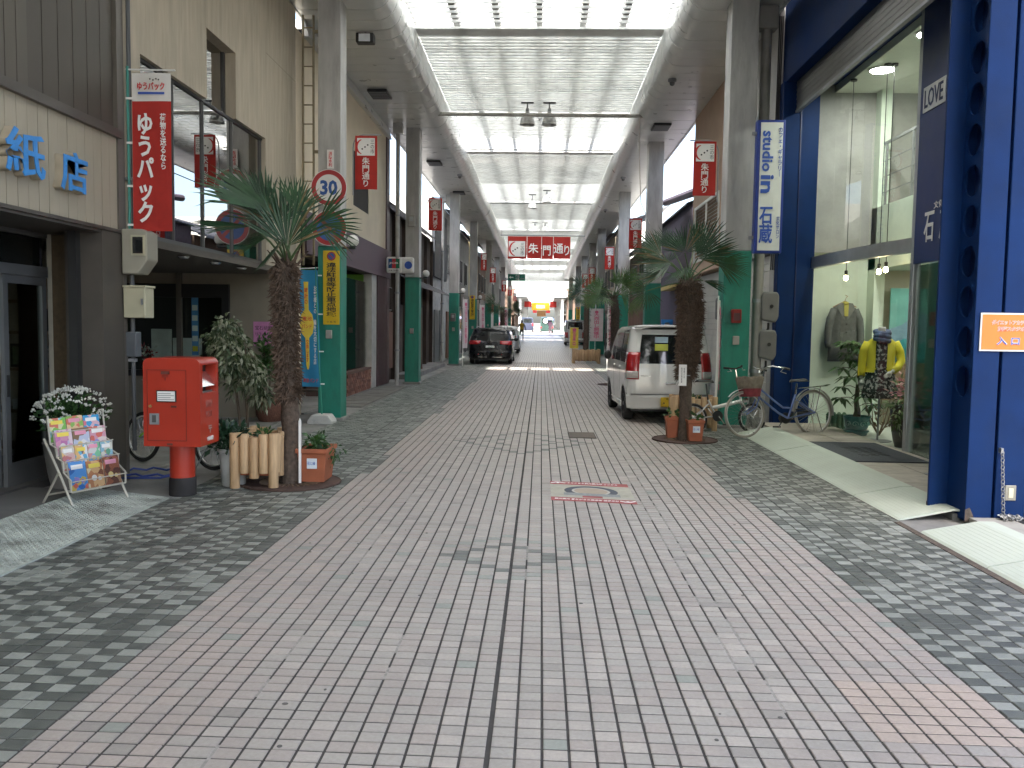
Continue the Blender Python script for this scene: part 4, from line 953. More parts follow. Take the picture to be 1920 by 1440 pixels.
coatm = M("coat_grey",(.115,.12,.115),.85,var=.2,vs=16,bump=.3,bs=50)
ct = thing('hanging_coat','long grey coat with pale yellow collar on a wall hanger','coat',(5.02,14.44,0))
def cloth_ring(b, rings, n=24, wob=.0, m=0, ph=0, cap=True):
    fn = []
    vs = []
    for z, rx, ry, cx, cy in rings:
        for j in range(n):
            a = 2*math.pi*j/n; k = 1+wob*math.sin(a*5+ph+z*3)*(1 if z < rings[-1][0]-.05 else 0)
            vs.append((cx+rx*math.cos(a)*k, cy+ry*math.sin(a)*k, z))
    fs = [(i*n+j,i*n+(j+1)%n,(i+1)*n+(j+1)%n,(i+1)*n+j) for i in range(len(rings)-1) for j in range(n)]
    if cap: fs += [tuple(range(n-1,-1,-1)), tuple((len(rings)-1)*n+j for j in range(n))]
    b.add(vs, fs, m); return b
b = B(); cloth_ring(b,[(1.10,.25,.07,0,0),(1.35,.235,.075,0,0),(1.6,.21,.08,0,0),(1.85,.215,.085,0,0),(1.98,.19,.07,0,0),(2.06,.08,.05,0,0)],28,.07); b.build('coat_body',coatm,ct,smooth=True)
for s in (-1,1):
    b = B(); b.tube([(s*.17,0,1.96),(s*.235,-.02,1.8),(s*.265,-.03,1.6),(s*.27,-.04,1.42),(s*.255,-.05,1.33)],[.06,.065,.06,.055,.05],12); b.build('sleeve',coatm,ct,smooth=True)
    b = B(); b.add([(s*.02,-.085,1.78),(s*.14,-.09,1.97),(s*.11,-.07,2.06),(s*.045,-.07,2.07),(s*.03,-.075,1.95)],[(0,1,2,3,4)]); b.build('lapel',M("coat_light",(.17,.175,.165),.85,var=.15),ct)
b = B(); b.add([(-.04,-.08,2.04),(.04,-.08,2.04),(.03,-.092,1.85),(-.03,-.092,1.85)],[(0,1,2,3)]); b.ball((0,-.03,2.06),.06,10,0,.6); b.build('scarf',M("scarf_yellow",(.40,.36,.08),.8),ct)
for z in (1.72,1.58,1.44,1.3): b = B(); b.lathe([(.014,-.088),(.012,-.094)],10,0,(.012,0,z),'y'); b.build('button',black,ct)
b = B(); b.tube([(-.19,0,2.0),(0,0,2.1),(.19,0,2.0)],.01,6); b.tube([(0,0,2.1),(.02,0,2.16),(.05,.02,2.18),(.03,.08,2.2)],.005,6); b.build('hanger',M("hanger_wood",(.35,.24,.13),.5),ct)

# mannequin
mq = thing('mannequin','headless mannequin in bright yellow jacket, blue scarf and patterned black dress','mannequin',(4.83,12.35,.045),R_(-18))
skinw = M("mannequin_white",(.62,.60,.56),.4,var=.03); yel = M("jacket_yellow",(.72,.62,.03),.75,var=.06,vs=10,bump=.15,bs=90)
dressm = bpy.data.materials.new("dress_print"); dressm.use_nodes = True
_N, _L = dressm.node_tree.nodes, dressm.node_tree.links; _g = _N.new("ShaderNodeNewGeometry"); _n = _N.new("ShaderNodeTexNoise"); _n.inputs["Scale"].default_value = 26; _n.inputs["Detail"].default_value = 3
_r = _N.new("ShaderNodeValToRGB"); _r.color_ramp.interpolation = 'CONSTANT'; _r.color_ramp.elements[0].color = (.015,.015,.016,1); _r.color_ramp.elements[1].position = .55; _r.color_ramp.elements[1].color = (.40,.40,.38,1)
_L.new(_g.outputs["Position"], _n.inputs["Vector"]); _L.new(_n.outputs[0], _r.inputs[0]); _L.new(_r.outputs[0], _N["Principled BSDF"].inputs["Base Color"]); _N["Principled BSDF"].inputs["Roughness"].default_value = .8
b = B(); b.lathe([(.19,0),(.19,.012),(.02,.018)],24,0); b.tube([(0,0,.01),(0,0,.75)],.014,8); b.build('stand',steel,mq,smooth=40)
b = B(); cloth_ring(b,[(.62,.25,.20,0,0),(.72,.245,.19,0,0),(.88,.205,.155,0,0),(1.0,.17,.12,0,0),(1.1,.145,.105,0,0),(1.25,.165,.115,0,0),(1.40,.155,.09,0,0),(1.47,.09,.06,0,.01)],32,.045); b.build('dress',dressm,mq,smooth=True)
b = B(); cloth_ring(b,[(1.44,.10,.06,0,.01),(1.50,.055,.052,0,.01),(1.60,.05,.05,0,.005),(1.63,.048,.048,0,.005)],20); b.build('torso_neck',skinw,mq,smooth=True)
b = B()
rings = [(.985,.205,.15),(1.08,.178,.135),(1.2,.185,.135),(1.33,.195,.128),(1.42,.185,.105),(1.48,.10,.075)]
n = 30; a0, a1 = math.radians(-90+24), math.radians(270-24)
P = []
for k_, th in ((0,0),(1,-.008)):
    for z, rx, ry in rings:
        for j in range(n+1):
            a = a0+(a1-a0)*j/n; sp = 1 if z > 1.3 else 1+.06*(1.3-z)*3
            P.append(((rx+th)*math.cos(a)*sp,(ry+th)*math.sin(a)*sp-.0,z))
m1 = (n+1)*len(rings); F = []
for i in range(len(rings)-1):
    for j in range(n):
        q = (i*(n+1)+j,i*(n+1)+j+1,(i+1)*(n+1)+j+1,(i+1)*(n+1)+j); F.append(q); F.append(tuple(x+m1 for x in q[::-1]))
for i in range(len(rings)-1):
    for j in (0,n): p = i*(n+1)+j; q = p+n+1; F.append((p,q,q+m1,p+m1))
for j in range(n): F.append((j,j+1,j+1+m1,j+m1))
b.add(P,F); b.build('jacket',yel,mq,smooth=50)
for s, pts in ((-1,[(-.175,0,1.41),(-.225,.0,1.28),(-.245,-.01,1.13),(-.25,-.05,.98),(-.25,-.06,.93)]),(1,[(.175,0,1.41),(.24,.02,1.28),(.265,.0,1.15),(.215,-.12,1.06),(.16,-.17,1.02)])):
    b = B(); b.tube(pts,[.06,.062,.057,.05,.05],14); b.build('jacket_sleeve',yel,mq,smooth=True)
    e = Vector(pts[-1]); d = (Vector(pts[-1])-Vector(pts[-2])).normalized()
    b = B(); b.tube([e,e+d*.05],[.026,.022],10); hp = e+d*.05
    sd = d.cross(Vector((0,1,0)));  sd = sd.normalized() if sd.length > .1 else Vector((1,0,0)); 
    b.tube([hp,hp+d*.04,hp+d*.075],[.022,.034,.03],10)
    for q in range(4): o = hp+d*.07+sd*(q-1.5)*.014; b.tube([o,o+d*(.035+.006*(q in (1,2))),o+d*(.06+.01*(q in (1,2)))+Vector((0,-.012,0))],[.008,.0075,.005],6)
    o = hp+d*.02+sd*.026; b.tube([o,o+sd*.014+d*.03,o+sd*.016+d*.05],[.009,.008,.006],6)
    b.build('hand',skinw,mq,smooth=True)
for s in (-1,1): b = B(); b.box(s*.11-.045,s*.11+.045,-.158,-.150,1.03,1.05); b.build('pocket_flap',yel,mq)
scf = M("scarf_blue",(.07,.10,.19),.9,var=.5,vs=18,bump=.3,bs=60); b = B()
for k_ in range(4):
    pts = [(.088*math.cos(a)*(1+.1*math.sin(3*a+k_)),.075*math.sin(a)-.03*k_*.5-.01,1.555-.035*k_+.02*math.sin(a+k_*1.7)) for a in [2*math.pi*i/18 for i in range(18)]]
    b.tube(pts,.034,8,closed=True)
b.build('scarf',scf,mq,smooth=True)

# plants in the shop window
leafg = [M("leaf_a",(.035,.095,.022),.45,var=.25,vs=12,trans=.25),M("leaf_b",(.055,.13,.03),.45,var=.25,vs=12,trans=.25),M("leaf_c",(.025,.07,.02),.45,var=.25,vs=12,trans=.2)]
bark = M("bark_brown",(.10,.075,.05),.9,var=.35,vs=22,bump=.5,bs=60)
mt = thing('money_tree','money tree with palmate leaves in a teal pot inside the shop window','plant',(4.78,13.05,.045))
teal = M("pot_teal",(.035,.19,.20),.35,var=.15,vs=10)
b = B(); b.lathe([(.15,0),(.17,.05),(.185,.06),(.185,.075),(.16,.08)],28); b.build('saucer',teal,mt,smooth=40)
b = B(); b.lathe([(.13,.05),(.165,.12),(.185,.24),(.195,.27),(.195,.29),(.175,.29),(.17,.25)],28); b.build('pot',teal,mt,smooth=40)
b = B(); b.lathe([(.172,.26),(.001,.265)],20); b.build('soil',M("soil",(.03,.022,.016),.95),mt)
wsw = M("pot_swirl",(.30,.52,.50),.5)
for a in (-150,-115,-80,-45,-10):
    cx, cy = .176*math.cos(R_(a)), .176*math.sin(R_(a)); tx, ty = -math.sin(R_(a)), math.cos(R_(a)); b = B()
    b.tube([(cx*1.02+tx*q*.05*math.cos(w),cy*1.02+ty*q*.05*math.cos(w),.175+q*.05*math.sin(w)) for q, w in [(1-.09*i, i*.8) for i in range(11)]],.007,5); b.build('swirl',wsw,mt)
b = B(); b.tube([(0,0,.26),(.01,0,.36),(-.01,.01,.5),(0,0,.75),(.01,0,1.0),(.0,0,1.3)],[.06,.045,.035,.03,.025,.018],10); b.build('trunk',bark,mt,smooth=True)
g = random.Random(5)
def palmate(par, base, d, pet, L_, n, nm='leaf_spray'):
    b = B(); d = Vector(d).normalized(); tip = Vector(base)+d*pet; b.tube([base, Vector(base)+d*pet*.5+Vector((0,0,.03)), tip],.006,5,0)
    s = d.cross(Vector((0,0,1))); s = s.normalized() if s.length > .05 else Vector((1,0,0))
    for i in range(n):
        a = -2.2+4.4*i/(n-1); dd = (d*math.cos(a)+s*math.sin(a)+Vector((0,0,-.35))).normalized(); w = dd.cross(Vector((0,0,1))).normalized()*L_*.17
        m_ = tip+dd*L_*.5+Vector((0,0,.015)); e = tip+dd*L_+Vector((0,0,-.06))
        b.add([tip,tip+dd*L_*.45+w,e,tip+dd*L_*.45-w,m_],[(0,1,2,4),(0,4,2,3)],1+g.randrange(2))
    return b.build(nm,[bark,leafg[0],leafg[1]],par)
for i in range(26):
    z = .42+1.2*(i/25)**.8 if i < 20 else 1.35; a = i*2.4; up = .25 if z > 1.2 else .05
    palmate(mt,(0,0,min(z,1.3)),(math.cos(a),math.sin(a)*.8,up+.3*g.random()),.14+.1*g.random() if z > .9 else .24,.19+.06*g.random(),6)
fp = thing('tall_planter','tall dark planter with pink flowers and ivy by the shop door','planter',(4.98,11.75,.045))
b = B(); b.lathe([(.14,0),(.17,.1),(.205,.3),(.22,.5),(.235,.55),(.235,.58),(.20,.58)],24); b.build('pot',M("pot_dark",(.05,.042,.038),.35),fp,smooth=40); b = B(); b.lathe([(.21,.55),(.001,.56)],20); b.build('soil',M("soil",(.03,.02,.02)),fp)
b = B(); leafscatter(b,(0,-.02,.80),.26,170,.09,0,3,2); b.build('blossoms',[M("petal_pink",(.62,.25,.28),.6,trans=.3),M("petal_pale",(.75,.48,.45),.6,trans=.3),leafg[1]],fp)
b = B(); leafscatter(b,(-.1,-.1,.58),.24,140,.08,0,2,9,droop=.8,flat=(1,1,.5)); leafscatter(b,(-.2,-.18,.40),.13,60,.06,0,2,10,droop=1,flat=(.6,.6,1.6)); b.build('ivy',[M("ivy_pale",(.32,.40,.22),.5,trans=.2),leafg[1]],fp)
t = thing('leaf_display','dry twig arrangement on the shop floor beside the mannequin','twigs',(5.1,13.0,.045)); b = B()
for i in range(9): a = i*.7; b.tube([(0,0,0),(.12*math.cos(a),.12*math.sin(a),.2),(.22*math.cos(a+.3),.2*math.sin(a+.3),.32+.05*i)],[.012,.009,.004],5)
leafscatter(b,(0,0,.25),.25,20,.1,0,1,4); b.build('twigs',M("twig",(.20,.14,.09),.8),t)
for i, x in enumerate((4.66,4.74,4.82,4.90)): t = thing('green_pot',['leftmost','second from left','third from left','rightmost'][i]+' small green ribbed pot behind the bicycle wheel','pot',(x-.06,13.75,.045),0,'small green pots in the shop window'); b = B(); b.lathe([(.03,0),(.042,.02),(.04,.12),(.045,.24),(.03,.25)],12); b.build('pot',M("pot_green",(.07,.16,.09),.5),t,smooth=40); b = B(); b.lathe([(.032,.25),(.02,.27),(.001,.275)],12); b.build('lid',M("pot_green",(.07,.16,.09)),t)

# ---- shutter building between the blue shop and the pink wall
sb = thing('shutter_building','pale building with white roller shutters and grey upper wall beyond the blue shop','building',(5,16,0))
palesh = M("shutter_cream",(.56,.545,.50),.55,.1,var=.05,dirt=.25,ds=2); upg = M("upper_grey",(.38,.375,.36),.8,var=.1,dirt=.5,ds=1.5)
b = B(); b.box(3.95,8,14.8,21.8,0,2.9); b.box(3.82,8,14.53,17.0,2.9,7.2); b.box(3.86,4.1,14.53,14.8,0,2.9); b.build('wall',upg,sb,W=True)
for y0, y1 in ((14.85,16.6),(16.75,18.9),(19.05,21.4)):
    for i in range(22): b = B(); b.box(3.895+.006*(i%2),3.94,y0,y1,.06+i*.128,.180+i*.128); b.build('shutter_slat',palesh,sb,W=True)
b = B(); [b.box(3.88,3.95,y,y+.13,0,2.9) for y in (16.61,18.91,21.41)]; b.build('shutter_guide',alu,sb,W=True)
b = B(); pts = [(15.15,3.5),(15.75,3.5),(15.75,5.1)]+[(15.45+.3*math.cos(R_(a)),5.1+.45*math.sin(R_(a))) for a in range(0,181,20)]; b.prism(pts,3.80,3.815,'yz'); b.build('arched_window',darkglass,sb,W=True)
b = B(); pth = [(3.805,y,z) for y,z in pts]; b.tube(pth,.025,6,closed=True); b.build('arch_frame',alu,sb,W=True)
pw = thing('pink_building','salmon rendered upper wall with a white louvred grille over the white car','building',(5,19.4,2.9))
pinkw = M("salmon_wall",(.50,.36,.265),.85,var=.07,vs=3,dirt=.25,ds=1.5,dirtcol=(.3,.21,.16))
b = B(); b.box(3.75,8,17.02,18.65,2.92,7.2); b.box(3.75,8,21.45,21.85,2.92,7.2); b.box(3.75,8,18.65,21.45,4.5,7.2); b.box(3.75,8,18.65,21.45,2.92,3.25); b.box(3.9,8,18.65,21.45,3.25,4.5); b.build('wall',pinkw,pw,W=True)
b = B(); b.box(3.72,3.76,18.6,18.66,3.2,4.55); b.box(3.72,3.76,21.44,21.5,3.2,4.55); b.box(3.72,3.76,18.66,21.44,4.49,4.55); b.box(3.72,3.76,18.66,21.44,3.2,3.26); b.box(3.725,3.76,20.02,20.08,3.26,4.49); b.build('grille_frame',white,pw,W=True)
for i in range(15):
    b = B(); z = 3.28+i*.081; b.add([(3.73,18.66,z),(3.73,21.44,z),(3.80,21.44,z+.06),(3.80,18.66,z+.06)],[(0,1,2,3)]); b.build('louvre_blade',white,pw,W=True)
b = B(); b.box(3.70,3.748,17.5,18.2,2.95,3.32); b.build('red_notice',M("notice_red",(.30,.06,.04),.8,var=.4,vs=14),pw,W=True)
meterg = M("meter_grey",(.14,.14,.135),.5,var=.1)
def meter(x, y, z, l, s=1):
    t = thing('meter_box',l,'meter',(x,y,z),0,'grey meter hoods on the right'); b = B(); b.prism([(-.16*s,.06*s),(.10*s,0),(.16*s,.10*s),(.16*s,.50*s),(.12*s,.56*s),(-.12*s,.56*s),(-.16*s,.5*s)],-.16*s,0,'xz'); b.build('hood',meterg,t,bevel=.03*s)
    b = B(); b.lathe([(.035*s,-.17*s),(.03*s,-.175*s)],12,0,(0.02,0,.3*s),'y'); b.build('knob',black,t)
    b = B(); b.tube([(0,-.05,0),(.0,-.05,-.1*s),(-.08*s,-.06,-.25*s)],.018,6); b.build('cable',black,t)
meter(3.72,14.28,1.72,'grey meter hood, the upper one beside the blue column',.9); meter(3.70,14.28,1.10,'grey meter hood, the lower one beside the blue column',.9)
meter(3.83,18.4,1.75,'grey meter hood on the shutters above the car roof',.95); meter(3.83,20.9,1.7,'grey meter hood farther along above the car roof',.95)
t = thing('drain_pipe','thick grey drainpipe between the right pillar and the blue shop','pipe',(3.54,14.25,0)); b = B(); b.tube([(0,0,0),(0,0,6.6)],.085,14); b.build('pipe',M("pipe_dark_grey",(.24,.235,.22),.5,var=.1,dirt=.3),t,smooth=50)
for z in (.9,2.05,4.3): b = B(); b.tube([(0,0,z),(0,0,z+.06)],.095,14); b.build('collar',steel,t)
b = B(); b.box(-.16,.16,-.12,.12,6.4,6.76); b.build('hopper',M("pipe_dark_grey",(.24,.24,.22)),t,bevel=.02)
t = thing('wall_cables','loose black cables running down beside the blue shop','cable',(3.86,14.5,2.6))
for i in range(3): b = B(); b.tube([(-.03*i,-.0,0),(.02-.03*i,-.02,1.2),(-.02-.02*i,0,2.4),(.0-.03*i,-.03,4.1)],.012,5); b.build('cable',black,t)

# vertical lit sign board
si = thing('vertical_sign','tall white sign board with blue frame and sideways blue lettering beside the right pillar','sign',(3.505,13.6,3.82))
b = B(); b.box(-.215,.215,0,.16,-1.02,1.02); b.build('blue_case',M("case_blue",(.015,.04,.24),.4),si,W=False,bevel=.01)
b = B(); b.box(-.165,.175,-.008,-.001,-.98,.98); b.build('white_face',M("face_white",(.68,.70,.66),.3,var=.05),si)
text(si,'studio',.62,.17,(3.455,13.585,4.36),'cam',blueprint,bold=.025,spin=-90)
text(si,'in',.28,.20,(3.46,13.585,3.86),'cam',blueprint,bold=.028,spin=-90)
text(si,V('石蔵'),.21,.56,(3.46,13.585,3.23),'cam',blueprint,bold=.02)
text(si,V('カフェ・ギャラリ｜'),.065,.75,(3.645,13.585,4.35),'cam',blueprint,bold=.01); text(si,V('文化サロン'),.05,.34,(3.645,13.585,3.2),'cam',blueprint,bold=.008)
for z in (-.8,.8): b = B(); b.box(-.28,-.2,.05,.1,z,z+.05); b.build('bracket',steel,si)

# farther right fronts
purp = M("purple_sheet",(.12,.10,.135),.6,var=.1,dirt=.2)
ps = thing('corrugated_house','purple grey corrugated sheet house in the gap past the salmon wall','house',(5,27,0))
b = B(); b.box(4.05,8,23.6,30.4,0,5.0); b.build('wall',purp,ps,W=True)
for i in range(48):
    b = B(); y = 23.6+i*.14; b.add([(4.045,y,.0),(4.0,y+.04,0),(4.0,y+.09,0),(4.045,y+.135,0),(4.045,y,4.95),(4.0,y+.04,4.95),(4.0,y+.09,4.95),(4.045,y+.135,4.95)],[(0,4,5,1),(1,5,6,2),(2,6,7,3)]); b.build('corrugated_panel',purp,ps,W=True)
tiled_roof(ps,3.85,4.95,6.5,5.7,23.5,30.5)
b = B(); b.tube([(4.2,23.3,5.3),(4.2,30,5.9)],.12,10); b.build('ridge_duct',purp,ps,W=True)
b = B(); b.box(3.7,4.0,24.2,27,2.75,2.85); b.build('awning_board',M("awning_yellow",(.55,.40,.14),.7),ps,W=True)
bh = thing('brown_house','low house with red brown timber doors past the corrugated wall','house',(5,35,0))
b = B(); b.box(4.0,8,30.6,39.5,0,4.7); b.build('wall',brw,bh,W=True); tiled_roof(bh,3.55,4.6,6,5.6,30.5,39.6)
for i in range(8):
    b = B(); y = 30.8+i*1.05; b.box(3.94,4.0,y,y+.98,.1,2.3); b.build('timber_door',redwood,bh,W=True)
for y in (31.5,34,36.5): window(bh,3.97,y,y+1.5,3.0,4.2,-1)
fb = [front('R',39.6,47,6.4,whw,'white shop building behind the log planter on the right',(M("band_blue",(.03,.08,.2)),'shutter')),
 front('R',47.1,55,6.6,tanw,'tan shop building behind the pink and white flag',(brownmetal,'glass')),
 front('R',55.1,66,6.2,gw,'grey shop building behind the silver van',(whw,'shutter')),
 front('R',66.1,80,6.6,whw,'white shop building near the crossing on the right',(redprint,'glass')),
 front('R',80.1,96,6.4,yw,'yellowish shop building at the right end of the first arcade',(tanw,'shutter'))]
# second arcade beyond the open crossing
a2 = thing('far_arcade','second white arcade beyond the open crossing, washed out by sunlight','arcade',(-.13,136,gz(136)))
z2 = gz(136)
b = B(); b.box(-4.3,-2.2,136,230,z2+5.0,z2+5.2); b.box(1.95,4.1,136,230,z2+5.0,z2+5.2); b.build('soffit',soffitmat,a2,W=True)
b = B(); b.box(-4.3,4.1,136,136.3,z2+5.0,z2+6.2); b.build('fascia',slatwhite,a2,W=True)
b = B(); b.box(-2.2,1.95,136.3,230,z2+5.6,z2+5.65); b.build('skylight',sheet,a2,W=True)
for i in range(7):
    for x in (-3.6,3.1): b = B(); y = 137+i*11; b.box(x,x+.4,y,y+.4,z2,z2+5.0); b.build('pillar',M("pillar_white",(.68,.68,.66),.6),a2,W=True)
for x, sx, l in ((-4.3,1,'row of dark timber shop fronts on the left of the far arcade'),(4.0,-1,'row of dark timber shop fronts on the right of the far arcade')):
    t = thing('far_building',l,'building',(x-sx*2,180,z2)); b = B(); xa, xb = sorted((x,x-sx*4)); b.box(xa,xb,137,229,z2,z2+6.5); b.build('wall',brw,t,W=True)
    for i in range(10): b = B(); y = 138+i*9; p, q = sorted((x+sx*.01,x+sx*.06)); b.box(p,q,y,y+6,z2+3,z2+4.6); b.build('window',darkglass,t,W=True); b = B(); p, q = sorted((x+sx*.01,x+sx*.9)); b.box(p,q,y,y+7,z2+2.5,z2+2.6); b.build('awning',whw,t,W=True)
t = thing('festival_banner','wide yellow and red festival banner hanging in the far arcade','banner',(0,150,z2)); 
b = B(); b.box(-1.7,1.4,0,.05,3.4,4.7); b.build('yellow_cloth',M("banner_yellow",(.85,.60,.05),.8,trans=.3),t); [B().box(x0,x1,0,.05,3.9,4.9).build('red_cloth',redcloth,t) for x0, x1 in ((-3.0,-1.75),(1.45,2.6))]; b = B(); b.box(-.9,.6,-.02,-.005,3.7,4.3); b.build('white_patch',whiteprint,t)
t = thing('festival_sign','brown wooden festival sign board with red ends under the yellow banner','sign',(0,149,z2)); b = B(); b.box(-.75,.75,0,.1,2.3,3.3); b.build('board',M("sign_wood",(.25,.12,.04),.7),t); b = B(); [B().box(x0,x1,0,.1,2.9,3.35).build('red_end',redprint,t) for x0, x1 in ((-1.5,-.8),(.8,1.5))]
# side streets' houses at the crossing, so the gap is not empty from a step aside
for x, l in ((-12,'white house on the left of the sunlit crossing'),(11.5,'white house on the right of the sunlit crossing')):
    t = thing('corner_house',l,'house',(x,131,gz(131))); b = B(); b.box(x-5,x+5,129.5,135.5,gz(131)-.3,gz(131)+6); b.build('wall',whw,t,W=True)
    for i in range(3): b = B(); b.box(x-3.6+i*2.6,x-2.2+i*2.6,129.42,129.5,gz(131)+3.3,gz(131)+4.7); b.build('window',darkglass,t,W=True)

# ================================================================== VEHICLES
def car(name, label, loc, rz, L, W, H, belt, top, wins, wy, r, paint, rear_lean, rearwin, rc=.16, rf=.34, ws=(2.4,3.0), tumble=.12, sill=.24, rim='spoke', cat='car', lamp='tall', tint=None, group=None):
    t = thing(name, label, cat, loc, rz, group)
    gl = tint or darkglass
    def lin(pts, x):
        if x <= pts[0][0]: return pts[0][1]
        for (a, c), (d, e) in zip(pts, pts[1:]):
            if x <= d: k = (x-a)/(d-a); k = k*k*(3-2*k)*.5+k*.5; return c+(e-c)*k
        return pts[-1][1]
    topf = lambda y: lin(top, y)
    def hw(z, y):
        if z <= belt: k = (z-.25)/(belt-.25); return W/2*(.955+.045*math.sin(min(1,max(0,k))*math.pi*.62)/math.sin(math.pi*.5))
        k = (z-belt)/max(.05, H-belt); return W/2*.995-tumble*k**1.35
    def zbot(y):
        for w_ in wy:
            ra = r+.045; d = abs(y-w_)
            if d < ra: return max(sill, r+math.sqrt(max(0, ra*ra-d*d)))
        return sill
    def pos(seg, a, z, off=0):
        lean = lin(rear_lean, z)
        if seg in 'AB': h = hw(z, 0)
        else: h = hw(z, a if seg == 'C' else L)
        if seg == 'A': x = a*(h-rc); y = lean-.035*(1-a*a)-off
        elif seg == 'B':
            an = math.pi/2*a; x = h-rc+(rc+off)*math.sin(an); y = lean+rc-(rc+off)*math.cos(an)
        elif seg == 'C': x = h+off; y = a+lean*max(0, 1-(a-rc)/.7)
        elif seg == 'D': an = math.pi/2*a; x = h-rf+(rf+off)*math.cos(an); y = L-rf+(rf+off)*math.sin(an)
        else: x = (1-a)*(h-rf); y = L+.04*a+off
        return x, y, z
    ylist = [rc+(L-rf-rc)*i/70 for i in range(71)]
    for w_ in wy: ylist += [w_-r-.0449, w_+r+.0449]
    for w0, w1 in wins: ylist += [w0, w1]
    ylist = sorted(set(ylist))
    cols = [('A',a) for a in (0,.2,.4,.6,.8,.95)]+[('B',a) for a in (0,.33,.66)]+[('C',a) for a in ylist]+[('D',a) for a in (.25,.5,.75)]+[('E',a) for a in (0,.33,.66,1)]
    TL = [0,.2,.4,.6,.8,1]; TU = [0,.09,.5,.86,.95,1]
    parts = {}
    def cell(nm, q, flip):
        v, f = parts.setdefault(nm, ([], [])); o = len(v); v.extend(q); f.append((o,o+3,o+2,o+1) if flip else (o,o+1,o+2,o+3))
    for sx in (1,-1):
        prev = None
        for seg, a in cols:
            y = 0 if seg in 'AB' else (a if seg == 'C' else L)
            tp = topf(y); zb = zbot(y) if seg == 'C' else sill+.02
            m = min(belt, tp-.03)
            col = [pos(seg,a,zb+(m-zb)*q) for q in TL]+[pos(seg,a,m+max(.001,(tp-.035-m))*q) for q in TU[1:]]
            col = [(sx*p[0],p[1],p[2]) for p in col]
            if prev:
                (ps, pa, pc, py) = prev
                for i in range(len(col)-1):
                    nm = 'body'; up = i-5
                    if up in (1,2):
                        if seg == 'A' and a <= .95 and rearwin: nm = 'rear_window'
                        if seg == 'C' and ps == 'C':
                            mid = (a+pa)/2
                            for k, (w0, w1) in enumerate(wins):
                                if w0 < mid < w1: nm = f'side_window{k}{sx}'
                    cell(nm, [pc[i], col[i], col[i+1], pc[i+1]], sx < 0)
            prev = (seg, a, col, y)
    # roof, windscreen and bonnet
    ul = [0,.08]+[L*i/40 for i in range(2,39)]+list(ws)+[L-rf*.5]
    ul = sorted(set(ul)); prev = None
    for u in ul:
        tp = topf(u); lean = lin(rear_lean, tp-.035); y = u+lean*max(0,1-u/.7); h = hw(min(tp-.035, H), u)
        if u > L-rf: h = h-rf+math.sqrt(max(0, rf*rf-(u-(L-rf))**2))
        if u < rc: h = h-rc+math.sqrt(max(0,rc*rc-(rc-u)**2))
        col = [(h*q, y-(.035*(1-q*q) if u == 0 else 0), tp-.035+.045*(1-abs(q)**3.2)) for q in (-1,-.9,-.6,-.3,0,.3,.6,.9,1)]
        if prev:
            for i in range(8):
                nm = 'windscreen' if ws[0] <= (u+prev[1])/2 <= ws[1] and 1 <= i <= 6 else 'body'
                cell(nm, [prev[0][i], prev[0][i+1], col[i+1], col[i]], False)
        prev = (col, u)
    for nm, (v, f) in parts.items():
        b = B(); b.add(v, f); n2 = 'side_window' if nm.startswith('side') else nm
        o = b.build(n2, paint if nm == 'body' else gl, t)
        me = o.data
        import bmesh
        bm = bmesh.new(); bm.from_mesh(me); bmesh.ops.remove_doubles(bm, verts=bm.verts, dist=.0006); bmesh.ops.recalc_face_normals(bm, faces=bm.faces) if nm == 'body' else None; bm.to_mesh(me); bm.free()
        me.polygons.foreach_set("use_smooth", [True]*len(me.polygons)); me.set_sharp_from_angle(angle=R_(38)); me.update()
    b = B(); b.box(-W/2+.1,W/2-.1,.14,L-.2,.19,belt-.1); b.box(-W/2+.22,W/2-.22,.2,L-.5,belt-.1,H-.25 if H-.25 > belt else belt); b.build('underbody', black, t)
    for y in wy:
        for sx in (-1,1):
            x0 = sx*(W/2-.095); b = B(); tw = .155
            b.lathe([(r*.62,-tw/2),(r*.93,-tw/2),(r,-tw/2+.03),(r,tw/2-.03),(r*.93,tw/2),(r*.62,tw/2),(r*.62,-tw/2)],36,0,(x0,y,r),'x'); w = b.build('wheel', rubber, t, smooth=35)
            b = B(); rr = r*.64
            b.lathe([(rr,sx*.075),(rr*.93,sx*.078),(rr*.90,sx*.045),(rr*.3,sx*.03),(.001,sx*.03)],32,0,(x0,y,r),'x')
            if rim == 'spoke':
                for k in range(9):
                    a = 2*math.pi*k/9; s = len(b.v); xx = sorted((x0+sx*.045,x0+sx*.07)); b.box(xx[0],xx[1],-rr*.085,rr*.085,rr*.12,rr*.93); b.xf(Matrix.Translation((0,y,r)) @ Matrix.Rotation(a,4,'X'), s)
                b.lathe([(rr*.22,sx*.05),(rr*.2,sx*.078),(.001,sx*.08)],16,0,(x0,y,r),'x')
            b.build('rim', M("alloy",(.42,.43,.44),.3,.85,var=.1), w, smooth=30)
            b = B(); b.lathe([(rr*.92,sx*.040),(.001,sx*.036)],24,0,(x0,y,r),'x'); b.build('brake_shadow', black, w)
    def patch(nm, segs, z0, z1, mt, off, sx, nz=5, shape=None):
        b = B(); P = []; 
        for seg, a in segs:
            for i in range(nz+1):
                k = i/nz; z = z0+(z1-z0)*k
                if shape: z = z0+(z1-z0)*k+shape(seg,a)*(1-k)
                p = pos(seg,a,z,off); P.append((sx*p[0],p[1],p[2]))
        n = nz+1; F = []
        for i in range(len(segs)-1):
            for j in range(nz): q = (i*n+j,(i+1)*n+j,(i+1)*n+j+1,i*n+j+1); F.append(q if sx > 0 else q[::-1])
        b.add(P,F); o = b.build(nm, mt, t, smooth=True)
        so = o.modifiers.new("thick",'SOLIDIFY'); so.thickness = .012; so.offset = -1
        return o
    return t, pos, patch
